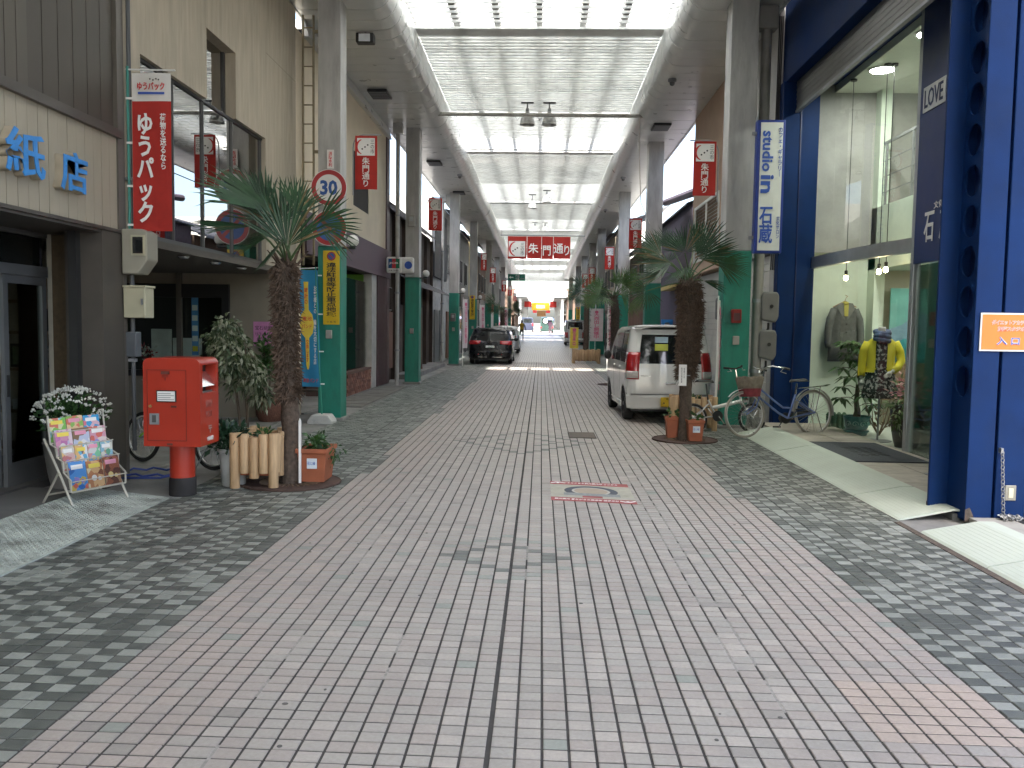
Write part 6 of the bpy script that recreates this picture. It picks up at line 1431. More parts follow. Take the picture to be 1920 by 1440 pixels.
# ================================================================== POST BOX, RACK, POTS (left)
pred = M("post_red",(.40,.030,.012),.38,var=.06,vs=4,dirt=.15,ds=3,dirtcol=(.25,.03,.02),coat=.2)
pb = thing('post_box','square red post box on a round red post by the palm','post box',(-3.32,7.82,0))
b = B(); b.lathe([(.118,.10),(.112,.105),(.112,.48)],28); b.build('post',pred,pb,smooth=40)
b = B(); b.lathe([(.122,0),(.120,.15),(.113,.17)],28); b.build('black_foot',M("post_foot",(.02,.018,.018),.8,var=.3),pb,smooth=40)
X0,X1,Ya,Yb,Z0,Z1 = -.26,.26,-.22,.22,.48,1.28
b = B(); b.box(X0,X1,Ya,Yb,Z0,Z1-.32); b.box(X0,X1-.10,Ya+.0,Yb,Z1-.32,Z1-.06); b.box(X1-.10,X1,Ya,Ya+.06,Z1-.32,Z1-.06); b.box(X1-.10,X1,Yb-.06,Yb,Z1-.32,Z1-.06)
b.build('box_body',pred,pb)
b = B(); n = 8; P = [(X0,Z1-.06),(X1,Z1-.06)]+[(X1-.06+.06*math.cos(R_(a)),Z1-.06+.06*math.sin(R_(a))) for a in range(0,91,15)]+[(X0+.06+.06*math.cos(R_(a)),Z1-.06+.06*math.sin(R_(a))) for a in range(90,181,15)]
b.prism(P[0:2]+P[3:-1],Ya-.004,Yb+.004,'xz'); b.build('rounded_top',pred,pb,smooth=35)
b = B(); b.box(X1-.098,X1-.02,Ya+.062,Yb-.062,Z1-.318,Z1-.30); b.add([(X1-.09,Ya+.065,Z1-.13),(X1-.005,Ya+.065,Z1-.26),(X1-.005,Yb-.065,Z1-.26),(X1-.09,Yb-.065,Z1-.13)],[(0,1,2,3)]); b.build('slot_flap',chrome,pb)
b = B(); b.box(X1-.105,X1-.099,Ya+.062,Yb-.062,Z1-.31,Z1-.065); b.build('slot_back',black,pb)
for a in (('x',-.225,.135,1.17,1.178),('x',-.225,.135,.53,.538)): b = B(); b.box(a[1],a[2],Ya-.006,Ya-.001,a[3],a[4]); b.build('door_edge',M("post_red_dark",(.22,.02,.01),.5),pb)
for x in (-.225,.130): b = B(); b.box(x,x+.006,Ya-.006,Ya-.001,.538,1.17); b.build('door_edge',M("post_red_dark",(.22,.02,.01)),pb)
b = B(); b.box(-.135,.045,Ya-.010,Ya-.001,.885,.99); o = b.build('label_frame',black,pb); b = B(); b.box(-.125,.035,Ya-.014,Ya-.0105,.893,.982); b.build('collection_label',whiteprint,pb)
for i in range(4): b = B(); b.box(-.118,.028-.03*(i%2),Ya-.0155,Ya-.0142,.905+i*.018,.911+i*.018); b.build('label_line',M("label_grey",(.3,.3,.3),.7),pb)
b = B(); b.box(-.20,-.115,Ya-.012,Ya-.001,.68,.78); b.build('lock_plate',steel,pb); b = B(); b.box(-.175,-.14,Ya-.016,Ya-.0125,.70,.765); b.build('keyhole_cover',M("key_dark",(.10,.10,.10),.5,.5),pb)
b = B(); b.lathe([(.014,Ya-.010),(.014,Ya-.001)],14,0,(-.195,0,.845),'y'); b.build('lock',M("brass",(.4,.3,.12),.4,.7),pb)
for x, z, w, h in ((-.055,1.135,.075,.028),(.02,.835,.05,.018),(-.02,.492,.05,.018)): b = B(); b.box(x-w/2,x+w/2,Ya-.009,Ya-.001,z,z+h); b.build('small_plate',M("plate_dark_red",(.12,.03,.02),.5),pb)
text(pb,'〒',.055,.05,(-3.375,7.594,1.105),'cam',M("post_red_dark",(.22,.02,.01)),bold=.01)
pgr = M("post_print",(.34,.10,.08),.6)
text(pb,'郵便',.16,.07,(-3.056,7.80,.86),'+x',pgr); text(pb,'POST',.15,.06,(-3.056,7.80,.765),'+x',pgr); text(pb,'〒',.07,.07,(-3.056,7.82,.62),'+x',M("post_grey",(.35,.30,.28),.6),bold=.01); text(pb,'〒日本郵便',.15,.04,(-3.056,7.82,.535),'+x',whiteprint,bold=.01)
# magazine rack
rk = thing('book_rack','white wire stand full of children\'s picture books on folding legs outside the stationery shop','rack',(-3.82,7.22,0),R_(66))
rw = M("rack_cream",(.48,.45,.38),.5,var=.15,dirt=.3,ds=6)
for s in (-.27,.27):
    b = B(); b.tube([(s,-.08,.0),(s,.10,.30),(s,.30,.60)],.011,7); b.tube([(s,.36,.0),(s,.12,.33)],.010,7); b.build('leg',rw,rk); b = B(); b.tube([(s,-.062,0),(s,-.056,.02)],.014,7); b.build('rubber_foot',black,rk)
    b = B(); b.tube([(s,-.03,.17),(s,-.03,.27),(s,.06,.33),(s,.06,.42),(s,.14,.45),(s,.14,.53),(s,.22,.56),(s,.25,.80)],.008,6); b.build('side_wire',rw,rk)
for y, z in ((.36,.012),(.28,.12),(.02,.17)): b = B(); b.tube([(-.27,y,z),(.27,y,z)],.009,6); b.build('cross_bar',rw,rk)
tiers = [(.0,.17,3),(.09,.335,4),(.17,.455,3),(.25,.565,3)]
for y, z, n in tiers:
    b = B(); b.tube([(-.27,y-.035,z),(.27,y-.035,z)],.006,6); b.tube([(-.27,y-.05,z+.09),(.27,y-.05,z+.09)],.005,6); b.build('tier_wire',rw,rk)
def covermat(i, base, acc, sc):
    m = bpy.data.materials.new(f"cover_{i}"); m.use_nodes = True; N = m.node_tree.nodes; L = m.node_tree.links; p = N["Principled BSDF"]; p.inputs["Roughness"].default_value = .25; p.inputs["Coat Weight"].default_value = .5
    g = N.new("ShaderNodeNewGeometry"); v = N.new("ShaderNodeTexVoronoi"); v.inputs["Scale"].default_value = sc; L.new(g.outputs["Position"], v.inputs["Vector"])
    r = N.new("ShaderNodeValToRGB"); r.color_ramp.interpolation = 'CONSTANT'; e = r.color_ramp.elements; e[0].color = (*base,1); e[1].position = .45; e[1].color = (*acc[0],1)
    for q, c in ((.62,acc[1]),(.8,acc[2]),(.9,base)): x = e.new(q); x.color = (*c,1)
    L.new(v.outputs["Color"], r.inputs[0]); L.new(r.outputs[0], p.inputs["Base Color"]); return m
CV = [((.10,.28,.60),[(.6,.45,.1),(.05,.15,.4),(.6,.15,.1)]),((.45,.20,.10),[(.65,.4,.2),(.2,.08,.05),(.7,.6,.4)]),((.28,.10,.06),[(.35,.2,.12),(.12,.05,.04),(.5,.15,.1)]),
      ((.62,.40,.38),[(.7,.5,.2),(.6,.55,.5),(.5,.2,.2)]),((.15,.42,.62),[(.7,.45,.2),(.7,.7,.7),(.15,.15,.2)]),((.62,.62,.60),[(.2,.4,.6),(.6,.3,.3),(.2,.5,.3)]),((.25,.45,.55),[(.6,.6,.5),(.4,.3,.2),(.1,.3,.2)]),
      ((.62,.30,.42),[(.7,.55,.6),(.5,.2,.4),(.5,.5,.65)]),((.50,.55,.68),[(.25,.16,.1),(.7,.7,.7),(.55,.5,.6)]),((.62,.33,.40),[(.6,.15,.12),(.7,.6,.55),(.5,.35,.5)]),
      ((.22,.50,.12),[(.65,.65,.4),(.6,.2,.15),(.3,.55,.6)]),((.62,.20,.13),[(.7,.5,.3),(.25,.45,.12),(.65,.4,.3)]),((.06,.33,.60),[(.7,.45,.5),(.65,.2,.25),(.7,.7,.6)])]
BL = ['blue adventure picture book at the left of the lowest tier','orange brown picture book in the middle of the lowest tier','dark brown boxed book at the right of the lowest tier','pale pink picture book at the left of the second tier','light blue picture book second in the second tier','white picture book third in the second tier','grey blue picture book at the right of the second tier','pink picture book at the left of the third tier','pale blue picture book with brown spots in the middle of the third tier','rose picture book at the right of the third tier','green picture book at the left of the top tier','red picture book in the middle of the top tier','bright blue alphabet picture book at the right of the top tier']
k = 0
for y, z, n in tiers:
    w = .50/n
    for j in range(n):
        x = -.25+w*(j+.5); h = (.235 if z < .3 else .205)+rnd.uniform(-.01,.01); mw = Matrix.Translation((-3.82,7.22,0)) @ Matrix.Rotation(R_(66),4,'Z') @ Matrix.Translation((x,y,z+.006))
        t = thing('picture_book',BL[k],'book',mw.translation,R_(66),'picture books on the wire stand')
        mt4 = Matrix.Rotation(R_(-11),4,'X')
        b = B(); b.box(-w*.47,w*.47,-.006,.018,0,h); b.xf(mt4); b.build('pages',M("pages",(.6,.58,.52),.7,var=.1),t)
        b = B(); b.box(-w*.48,w*.48,-.010,-.0065,-.002,h+.003); b.xf(mt4); b.build('cover',covermat(k,*CV[k],22),t)
        b = B(); b.box(-w*.36,w*.30,-.0125,-.0105,h*.74,h*.90); b.xf(mt4); b.build('title_strip',[whiteprint,M("title_yellow",(.75,.6,.1),.5),M("title_pink",(.7,.3,.4),.5)][k % 3],t)
        b = B(); b.ball((-w*.12,-.013,h*.35),w*.16,12,0,1,1,.1); b.ball((w*.2,-.013,h*.3),w*.11,10,0,1,1,.1); b.xf(mt4); b.build('printed_spots',[M("spot_a",(.65,.5,.2),.4),M("spot_b",(.25,.2,.5),.4),M("spot_c",(.65,.62,.58),.4)][(k+1) % 3],t)
        k += 1
rk2 = B(); rk2.grid(lambda u,v:(u*.27,-.03+.035*v-.0*u,.16+.22*v),[-1,0,1],[0,.5,1]); rk2.build('clear_pocket',glass("film",(.93,.94,.95),.6,.06),rk)
# flowers behind the rack
fl = thing('flower_pot','rounded bush of small white flowers in a pot behind the book rack','plant',(-4.42,7.85,0))
b = B(); b.lathe([(.14,0),(.18,.2),(.21,.45),(.22,.47),(.18,.47)],20); b.build('pot',M("pot_grey",(.2,.19,.18),.7),fl,smooth=40); b = B(); b.tube([(0,0,.4),(0,0,.75)],.02,6); b.build('stem',bark,fl)
b = B(); leafscatter(b,(.05,0,.72),.33,700,.06,0,3,21,flat=(1,1,.72)); b.build('foliage',leafg,fl)
wfm = M("flower_white",(.70,.70,.64),.7,var=.1,trans=.2); g = random.Random(4); b = B()
for i in range(130):
    a, e = g.uniform(0,6.28), g.uniform(-.1,1.4); p = Vector((.05+.33*math.cos(a)*math.cos(e),.33*math.sin(a)*math.cos(e),.72+.26*math.sin(e)))
    for q in range(5): b.ball((p.x+g.gauss(0,.012),p.y+g.gauss(0,.012),p.z+g.gauss(0,.008)),.009,5)
b.build('blossoms',wfm,fl,kind='stuff')
# weeping fig, bush in white pot
fg = thing('weeping_fig','pale variegated weeping fig tree behind the post box','tree',(-3.20,9.15,0)); 
b = B(); b.lathe([(.13,0),(.17,.28),(.18,.30),(.15,.30)],20); b.build('pot',M("pot_dark",(.05,.042,.038)),fg,smooth=40)
for s in (-.025,.03): b = B(); b.tube([(s,0,.2),(s*1.6-.02,.01,.6),(s*2-.05,0,1.0),(s*4-.1,0,1.35)],[.018,.016,.014,.008],8); b.build('trunk',bark,fg,smooth=True)
vf = [M("fig_pale",(.30,.32,.22),.5,var=.2,vs=30,trans=.2),M("fig_green",(.045,.075,.03),.45,var=.25,trans=.2),M("fig_mid",(.14,.17,.09),.45,var=.25,trans=.2)]
for i, (x, y, z, r, n) in enumerate(((-.18,0,1.40,.27,420),(-.05,-.05,1.22,.28,330),(-.38,.0,1.12,.20,200),(.12,-.02,1.0,.20,230),(.18,0,.82,.15,150),(-.2,0,1.58,.14,120),(-.08,.1,.95,.2,130))):
    b = B(); leafscatter(b,(x,y,z),r,n,.075,0,3,40+i,up=0,droop=.9); b.build('leaf_clump',vf,fg)
wp = thing('white_pot_plant','dark leafy bush in a white pot beside the log planter','plant',(-3.02,8.32,0)); b = B(); b.lathe([(.105,0),(.115,.02),(.14,.33),(.155,.34),(.155,.37),(.135,.37)],24); b.build('pot',M("pot_white",(.40,.41,.40),.5,var=.1,dirt=.3,ds=5),wp,smooth=40)
b = B(); leafscatter(b,(-.06,-.0,.47),.23,330,.09,0,2,51,flat=(1.1,1,.75)); b.build('foliage',[M("dark_leaf",(.012,.040,.018),.4,var=.3,trans=.15),M("dark_leaf_b",(.02,.055,.025),.4,var=.3,trans=.15)],wp)
b = B(); b.lathe([(.135,.35),(.001,.355)],16); b.build('soil',M("soil",(.03,.02,.02)),wp)
logm = [M(f"log_{i}",c,.75,var=.18,vs=7,stretch=(6,6,.7),bump=.2,bs=30) for i,c in enumerate(((.50,.34,.19),(.44,.29,.155),(.55,.39,.23)))]
def logplanter(label, loc, W, D, nW, nD, h=.46, rz=0, corner=True):
    t = thing('log_planter',label,'planter',loc,rz); g = random.Random(int(abs(loc[0])*100))
    def log(x, y, a, c, r): b = B(); b.lathe([(r*.93,a),(r,a+.008),(r,c-.012),(r*.9,c)],12,0,(x,y,0)); b.build('log',logm[g.randrange(3)],t,smooth=50)
    for i in range(nW):
        x = -W/2+W*i/(nW-1); e = i in (0,nW-1)
        for y in (-D/2,D/2): log(x,y,0 if e and corner else .10+.05*(i%2),h+.03*(i%2) if not e else h+.04,W/(nW-1)*.51)
    for i in range(1,nD-1):
        y = -D/2+D*i/(nD-1)
        for x in (-W/2,W/2): log(x,y,.10+.05*(i%2),h+.03*(i%2),min(.05,D/(nD-1)*.46))
    b = B(); b.box(-W/2+.04,W/2-.04,-D/2+.04,D/2-.04,.12,h-.05); b.build('liner_pot',M("terracotta",(.33,.10,.045),.7,var=.12,vs=6),t)
    b = B(); b.box(-W/2+.06,W/2-.06,-D/2+.06,D/2-.06,h-.049,h-.04); b.build('soil',M("soil",(.03,.02,.02)),t)
    b = B(); leafscatter(b,(0,0,h),.12,30,.07,0,3,7,flat=(1,1.5,.5)); b.build('seedlings',leafg,t)
    return t
logplanter('pale log planter standing at the edge of the left tree grate',(-2.765,8.46,0),.38,.58,5,7,.50)
logplanter('pale log planter between the white car and the right pillar',(2.45,13.78,0),.62,.4,8,4,.50)
logplanter('long pale log planter under the slender palm down the street',(2.0,37.9,0),1.1,.6,10,4,.58)
def terracotta(label, loc, W, D, H, rz=0, sticker=True, plant=70, droop=.4):
    t = thing('terracotta_planter',label,'planter',loc,rz); m = M("terracotta",(.33,.10,.045)); b = B()
    def ring(s, z): return [(-W/2*s,-D/2*s,z),(W/2*s,-D/2*s,z),(W/2*s,D/2*s,z),(-W/2*s,D/2*s,z)]
    P = ring(.78,0)+ring(.96,H*.86)+ring(1.06,H*.87)+ring(1.07,H)+ring(.94,H)+ring(.92,H*.9)
    b.add(P,[(3,2,1,0)]+[(4*i+j,4*i+(j+1)%4,4*i+4+(j+1)%4,4*i+4+j) for i in range(5) for j in range(4)]+[(20,21,22,23)],0); b.build('pot',m,t,bevel=.012)
    b = B(); b.box(-W/2*.9,W/2*.9,-D/2*.9,D/2*.9,H*.86,H*.92); b.build('soil',M("soil",(.03,.02,.02)),t)
    if sticker: b = B(); b.box(-.065+.02,.065-.01,-D/2*.93-.012,-D/2*.93-.006,H*.42,H*.72); b.xf(Matrix.Rotation(R_(0),4,'X')); b.build('sticker',M("sticker_pale",(.60,.66,.70),.5),t); text(t,'花と緑',.08,.035,(0,-D/2*.93-.014,H*.58),'cam',blueprint,W=False,depth=.002)
    b = B(); leafscatter(b,(0,0,H+.05),max(W,D)*.42,plant,.085,0,3,int(abs(loc[0])*37),droop=droop,flat=(W/max(W,D),D/max(W,D),.5)); 
    if droop > .3: leafscatter(b,(W*.62,-.02,H-.05),.14,50,.045,0,3,3,droop=1.2,flat=(1,.5,1.1))
    b.build('foliage',leafg,t); return t
terracotta('terracotta trough with trailing green plant right of the left palm',(-2.27,8.62,.02),.30,.42,.34)
terracotta('terracotta pot with a blue sticker in front of the right palm',(2.21,12.22,.02),.23,.22,.30,0,True,16,.1)
terracotta('terracotta pot half hidden on the left of the right palm trunk',(1.95,12.55,.02),.22,.22,.30,0,False,12,.1)
t = thing('white_stake','thin white name stake leaning on the left palm','stake',(-2.38,8.40,.02)); b = B(); b.box(-.012,.012,-.006,.006,0,.62); b.build('board',whiteprint,t); b = B(); b.prism([(-.012,.62),(.012,.62),(0,.65)],-.006,.006,'xz'); b.build('tip',whiteprint,t)
bp = thing('basket_plant','leafy plant in a round wicker basket by the beige entrance wall','plant',(-4.32,13.55,.035)); b = B(); b.lathe([(.17,0),(.22,.1),(.235,.3),(.22,.42),(.20,.42)],22); b.build('basket',M("wicker",(.13,.055,.035),.85,var=.4,vs=50,bump=.8,bs=60),bp,smooth=40)
b = B(); [b.tube([(x,0,.35),(x*1.5,0,.8),(x*2,.02,1.15)],.01,6) for x in (-.05,.0,.06)]; b.build('stems',bark,bp,kind='stuff'); b = B(); b.lathe([(.2,.38),(.001,.39)],16); b.build('soil',M("soil",(.03,.02,.02)),bp)
for i, z in enumerate((.85,1.05,1.2)): b = B(); leafscatter(b,(0,0,z),.22,110,.10,0,2,60+i,up=.1); b.build('leaf_clump',leafg,bp)
t = thing('water_hose','loop of blue hose lying on the entrance floor behind the post box','hose',(-3.95,8.55,.04)); hb_ = M("hose_blue",(.03,.06,.26),.4)
b = B(); b.tube([(.32*math.cos(a),.20*math.sin(a),.02+.012*(i%3)) for i, a in enumerate([2*math.pi*i/28 for i in range(29)])]+[(.2,-.25,.02),(-.2,-.3,.02)],.011,7); b.build('coil',hb_,t,smooth=True); b = B(); b.tube([(.3,.02,.05),(.36,.06,.07),(.4,.12,.09)],.016,8); b.build('nozzle',M("hose_grey",(.2,.2,.22),.5),t)
# rusty chequer plate ramp
cp = thing('chequer_plate','worn green white chequer plate ramp with rust and dirt before the stationery shop','ramp',(-3.72,5.0,0))
cpm = M("chequer_mint",(.40,.43,.385),.55,.1,var=.2,vs=9,dirt=1.0,ds=3.4,dirtcol=(.055,.042,.032))
b = B(); b.prism([(-.38,.0),(-.38,.085),(.36,.012),(.36,.0)],-2.2,2.62,'xz'); b.build('plate',cpm,cp)
b = B()
for i in range(22):
    for j in range(140):
        x = -.36+i*.033; y = -2.15+j*.034; z = .0125+(.36-x)*.0986; s = 1 if (i+j) % 2 else -1
        b.add([(x-.010,y-.010*s,z),(x+.010,y+.010*s,z-.002),(x+.003,y-.004*s,z+.0005),(x-.003,y+.004*s,z+.0005),(x,y,z+.008)],[(0,2,4),(2,1,4),(1,3,4),(3,0,4)])
b.build('tread',cpm,cp,kind='stuff')
b = B(); b.box(-4.9,-4.10,2.0,7.75,-.01,.05); struct(b.build('shop_step',M("shop_step",(.12,.118,.11),.85,var=.15,dirt=.4,ds=3,bump=.3)))
# small plank bench behind the blue banner
t = thing('plank_bench','small dark plank bench in the alley behind the left pillar','bench',(-4.0,14.8,0))
for i in range(3): b = B(); b.box(-.42,.42,-.15+i*.1,-.06+i*.1,.42,.45); b.build('seat_plank',oldwood,t)
for s in (-.36,.36): b = B(); b.box(s-.03,s+.03,-.14,.14,0,.42); b.build('leg',oldwood,t)

# ================================================================== SIGNS ON THE PILLARS
def roundsign(name, label, x, y, z, r, mats, extra):
    t = thing(name,label,'road sign',(x,y,z)); b = B(); b.lathe([(.001,-.004),(r,-.004),(r,.004),(.001,.004)],44,0,(0,0,0),'y'); b.build('disc',whiteprint,t)
    b = B(); b.lathe([(r*.74 if mats else r*.72,-.0055),(r*.965,-.0055)],44,0,(0,0,0),'y'); o = B(); 
    vs = []; fs = []
    for j in range(44):
        a = 2*math.pi*j/44
        for rr in (r*.72,r*.965): vs.append((rr*math.cos(a),-.006,rr*math.sin(a)))
    for j in range(44): q = (j+1)%44; fs.append((2*j,2*j+1,2*q+1,2*q))
    o.add(vs,fs); o.build('red_ring',M("sign_ring",(.36,.03,.035),.4,var=.05),t)
    b = B(); b.box(-.03,.03,.004,.11,-.05,.05); b.build('bracket',steel,t); return t
signred = M("sign_ring",(.36,.03,.035),.4); signblue = M("sign_blue",(.03,.10,.33),.4,var=.05)
t = roundsign('speed_sign','round speed limit sign reading 30 with red ring on the left pillar',-3.44,13.83,3.78,.292,True,None); text(t,'30',.28,.24,(-3.44,13.821,3.78),'cam',signblue,bold=.035)
t = roundsign('no_parking_sign','round blue no parking sign with red ring and slash below the speed sign',-3.435,13.83,3.14,.285,True,None)
b = B(); b.lathe([(.001,-.0058),(.206,-.0056)],40,0,(0,0,0),'y'); b.build('blue_field',signblue,t); b = B(); b.box(-.21,.21,-.0085,-.007,-.028,.028); b.xf(Matrix.Rotation(R_(45),4,'Y')); b.build('red_slash',signred,t)
t = thing('hydrant_sign','small white strip sign with red characters above the speed sign','sign',(-3.44,13.93,4.1)); b = B(); b.box(-.055,.055,0,.01,0,.30); b.build('plate',whiteprint,t); text(t,V('消防水利'),.06,.24,(-3.44,13.927,4.25),'cam',redprint,bold=.01)
ybm = M("board_yellow",(.66,.44,.012),.45,var=.06,vs=8)
def yellowboard(x, y, z, l, s=1):
    t = thing('parking_board',l,'sign',(x,y,z),0,'yellow illegal parking boards on the pillars'); b = B(); b.box(-.135,.135,-.012,0,-.60,.60); b.build('board',ybm,t,bevel=.004)
    b = B(); b.lathe([(.001,-.0155),(.072,-.0155),(.072,-.0125)],26,0,(0,0,.51),'y'); b.build('red_disc',signred,t); b = B(); b.lathe([(.001,-.0175),(.052,-.0175),(.052,-.016)],26,0,(0,0,.51),'y'); b.build('blue_disc',signblue,t); b = B(); b.box(-.05,.05,-.0195,-.018,-.007,.007); b.xf(Matrix.Translation((0,0,.51)) @ Matrix.Rotation(R_(45),4,'Y')); b.build('slash',signred,t)
    text(t,V('違法駐車等防止重点地域'),.165,.88,(x,y-.0145,z-.03),'cam',blackprint,bold=.018); text(t,'小 松 市',.15,.035,(x,y-.0145,z-.555),'cam',blackprint); return t
y1_ = yellowboard(-3.435,13.98,2.19,'long yellow illegal parking notice with black characters on the nearest left pillar')
dup(y1_,(-3.5,43.46,2.45+gz(43)),None,'yellow parking notice on the left pillar behind the black car'); dup(y1_,(2.72,63.9,2.2+gz(64)),None,'yellow parking notice on the right near the silver van')
def globe(x, y, z, l):
    t = thing('globe_lamp',l,'lamp',(x,y,z),0,'white globe lamps on the left pillars'); b = B(); b.ball((0,0,0),.098,20); b.build('globe',M("globe_white",(.66,.65,.61),.3,var=.03),t,smooth=True); b = B(); b.box(-.20,.05,-.05,.05,-.135,-.10); b.build('bracket',black,t,bevel=.01); b = B(); b.lathe([(.06,-.10),(.05,-.075)],14); b.build('collar',black,t); return t
for y, l in ((14.15,'white globe lamp on the nearest left pillar beside the no parking sign'),(23.1,'white globe lamp on the second left pillar'),(34.1,'white globe lamp on the third left pillar'),(43.6,'white globe lamp on the left pillar with the distant yellow notice'),(56.1,'farthest clear white globe lamp on the left side')): globe(-3.12,y,2.97+gz(y),l)
t = thing('alarm_box','small red alarm box on the right pillar behind the white bicycle','alarm box',(3.13,13.93,1.82)); b = B(); b.box(-.075,.075,-.04,.06,-.11,.11); b.build('case',M("alarm_red",(.25,.02,.015),.45),t,bevel=.01); b = B(); b.box(-.05,.05,-.046,-.041,-.07,.05); b.build('window',M("alarm_window",(.12,.05,.05),.3),t)
for y, z, l in ((33.9,1.9,'grey meter box on the third left pillar'),(23.0-.05,4.35,'small junction box high on the second left pillar')):
    t = thing('junction_box',l,'box',(-3.48,y-.0,z)); b = B(); b.box(-.10,.10,-.12,-.01,-.16,.16); b.build('case',meterg if z < 3 else M("switch_grey",(.33,.32,.29)),t,bevel=.03); b = B(); b.box(-.05,.05,-.128,-.121,-.02,.10); b.build('window',M("meter_window",(.4,.42,.42),.2),t)
# red street banners on bent poles
def banner(x, y, z, side, l, tilt=0):
    t = thing('street_banner',l,'banner',(x,y,z),R_(tilt),'red street banners on the pillars'); s = 1 if side == 'L' else -1
    b = B(); weave(b,-.18,.18,-.86,0,0,.010,x*3); b.build('red_cloth',redcloth,t,smooth=True)
    b = B(); b.tube([(-s*.22,.03,-.95),(-s*.22,.03,-.18)]+[(-s*.22+s*.16*(1-math.cos(a)),.03,-.18+.20*math.sin(a)) for a in (.3,.6,.9,1.2,1.57)]+[(s*.24,.03,.02)],.011,7); b.build('bent_pole',steel,t,smooth=50)
    b = B(); b.box(-.145,.145,-.022,-.017,-.32,-.04); b.build('white_square',whiteprint,t)
    b = B(); pts = [(-.085+.13*math.cos(a)-.0,-.18+.125*math.sin(a)) for a in [R_(q) for q in range(110,251,14)]]; pts += [(-.075+.105*math.cos(a),-.18+.118*math.sin(a)) for a in [R_(q) for q in range(250,109,-14)]]; b.prism([(p+.045,q) for p,q in pts],-.0245,-.0225,'xz'); b.build('crescent',redprint,t)
    for i in range(3): b = B(); b.lathe([(.014,-.025),(.001,-.025)],10,0,(-.06+i*.045,0,-.215+i*.032),'y'); b.build('dot',blackprint,t)
    text(t,V('三の市'),.065,.22,(.105,-.024,-.18),'cam',blackprint,W=False,depth=.002); text(t,V('朱門通り'),.125,.47,(-.0,-.026,-.585),'cam',whiteprint,W=False,depth=.002,bold=.012); return t
b0 = banner(-2.895,14.1,4.66,'L','red street banner on the nearest left pillar beside the speed sign')
for x, y, z, tl, l in ((-2.88,23.1,4.98,4,'red street banner on the second left pillar'),(-2.95,43.6,5.2,40,'folded red street banner on the left pillar with yellow notice'),(-2.88,50.5,4.9,12,'red street banner hanging before the tan left shop'),(-2.9,66.1,4.9,10,'red street banner on the left above the dark palm'),(-2.85,77.1,4.9,5,'red street banner on the second last left pillar'),(-2.8,90,4.7,30,'twisted red street banner at the last left pillar')):
    dup(b0,(x,y,z+gz(y)*.6),R_(tl),l)
b1 = banner(2.585,14.1,4.61,'R','red street banner on the nearest right pillar beside the vertical sign')
for x, y, z, tl, l in ((2.62,24.6,4.68,-3,'red street banner on the second right pillar behind the palm fronds'),(2.60,33.6,4.7,-2,'red street banner on the third right pillar'),(2.66,46.1,4.7,-3,'red street banner on the right pillar by the log planter'),(2.7,54.1,4.8,-2,'red street banner on the right above the pink flag'),(2.7,75.1,4.6,-30,'red street banner on the second last right pillar')):
    dup(b1,(x,y,z+gz(y)*.6),R_(tl),l)
# wide banner across the street
wb_ = thing('street_curtain','wide red curtain banner with white characters hung across the arcade','banner',(-.16,40,4.7))
b = B(); b.tube([(-1.95,40.02,5.78),(1.95,40.02,5.78)],.03,8); b.build('pole',steel,wb_,W=True)
cx = [-1.60,-.70,.0+.42*0-.02,.55,1.29]; cx = [-1.62,-.72,-.04,.50,1.30]
for i in range(4): b = B(); us = (cx[i]+.012,cx[i+1]-.012); weave(b,us[0],us[1],4.70+.02*(i%2),5.73,40,.03,i*2.1,10); b.build('cloth_panel',redcloth,wb_,W=True,smooth=True)
b = B(); b.box(-1.56,-.80,39.935,39.945,4.80,5.50); b.build('white_square',whiteprint,wb_,W=True)
b = B(); pts = [(-1.18+.37*math.cos(R_(q)),5.15+.35*math.sin(R_(q))) for q in range(110,251,14)]+[(-1.14+.33*math.cos(R_(q)),5.15+.33*math.sin(R_(q))) for q in range(250,109,-14)]; b.prism(pts,39.925,39.932,'xz'); b.build('crescent',redprint,wb_,W=True)
for i in range(3): b = B(); b.lathe([(.035,39.93),(.001,39.93)],12,0,(-1.36+i*.10,0,5.05+i*.07),'y'); b.build('dot',blackprint,wb_,W=True)
text(wb_,V('三の市'),.17,.55,(-.93,39.92,5.14),'cam',blackprint)
for ch, x, z, w in (('朱',-.42,5.18,.46),('門',.20,5.08,.36),('通',.74,5.18,.44),('り',1.12,5.10,.24)): text(wb_,ch,w,.46,(x,39.92,z),'cam',whiteprint,bold=.012)
gs = thing('direction_sign','green direction sign with white arrow hanging at the end of the arcade','sign',(-1.77,60,4.72))
b = B(); b.box(-.60,.60,0,.06,0,.46); b.build('board',M("sign_green",(.01,.16,.10),.4),gs); b = B(); b.prism([(-.52,.23),(-.40,.33),(-.40,.26),(-.22,.26),(-.22,.20),(-.40,.20),(-.40,.13)],-.006,-.002,'xz'); b.build('arrow',whiteprint,gs)
text(gs,'円通\n小路',.28,.36,(-1.70,59.99,4.95),'cam',whiteprint); text(gs,'ENTSU',.3,.07,(-1.34,59.99,4.86),'cam',whiteprint)
for s in (-.45,.45): b = B(); b.tube([(s,.03,.46),(s,.03,2.4)],.012,6); b.build('hanger',steel,gs)
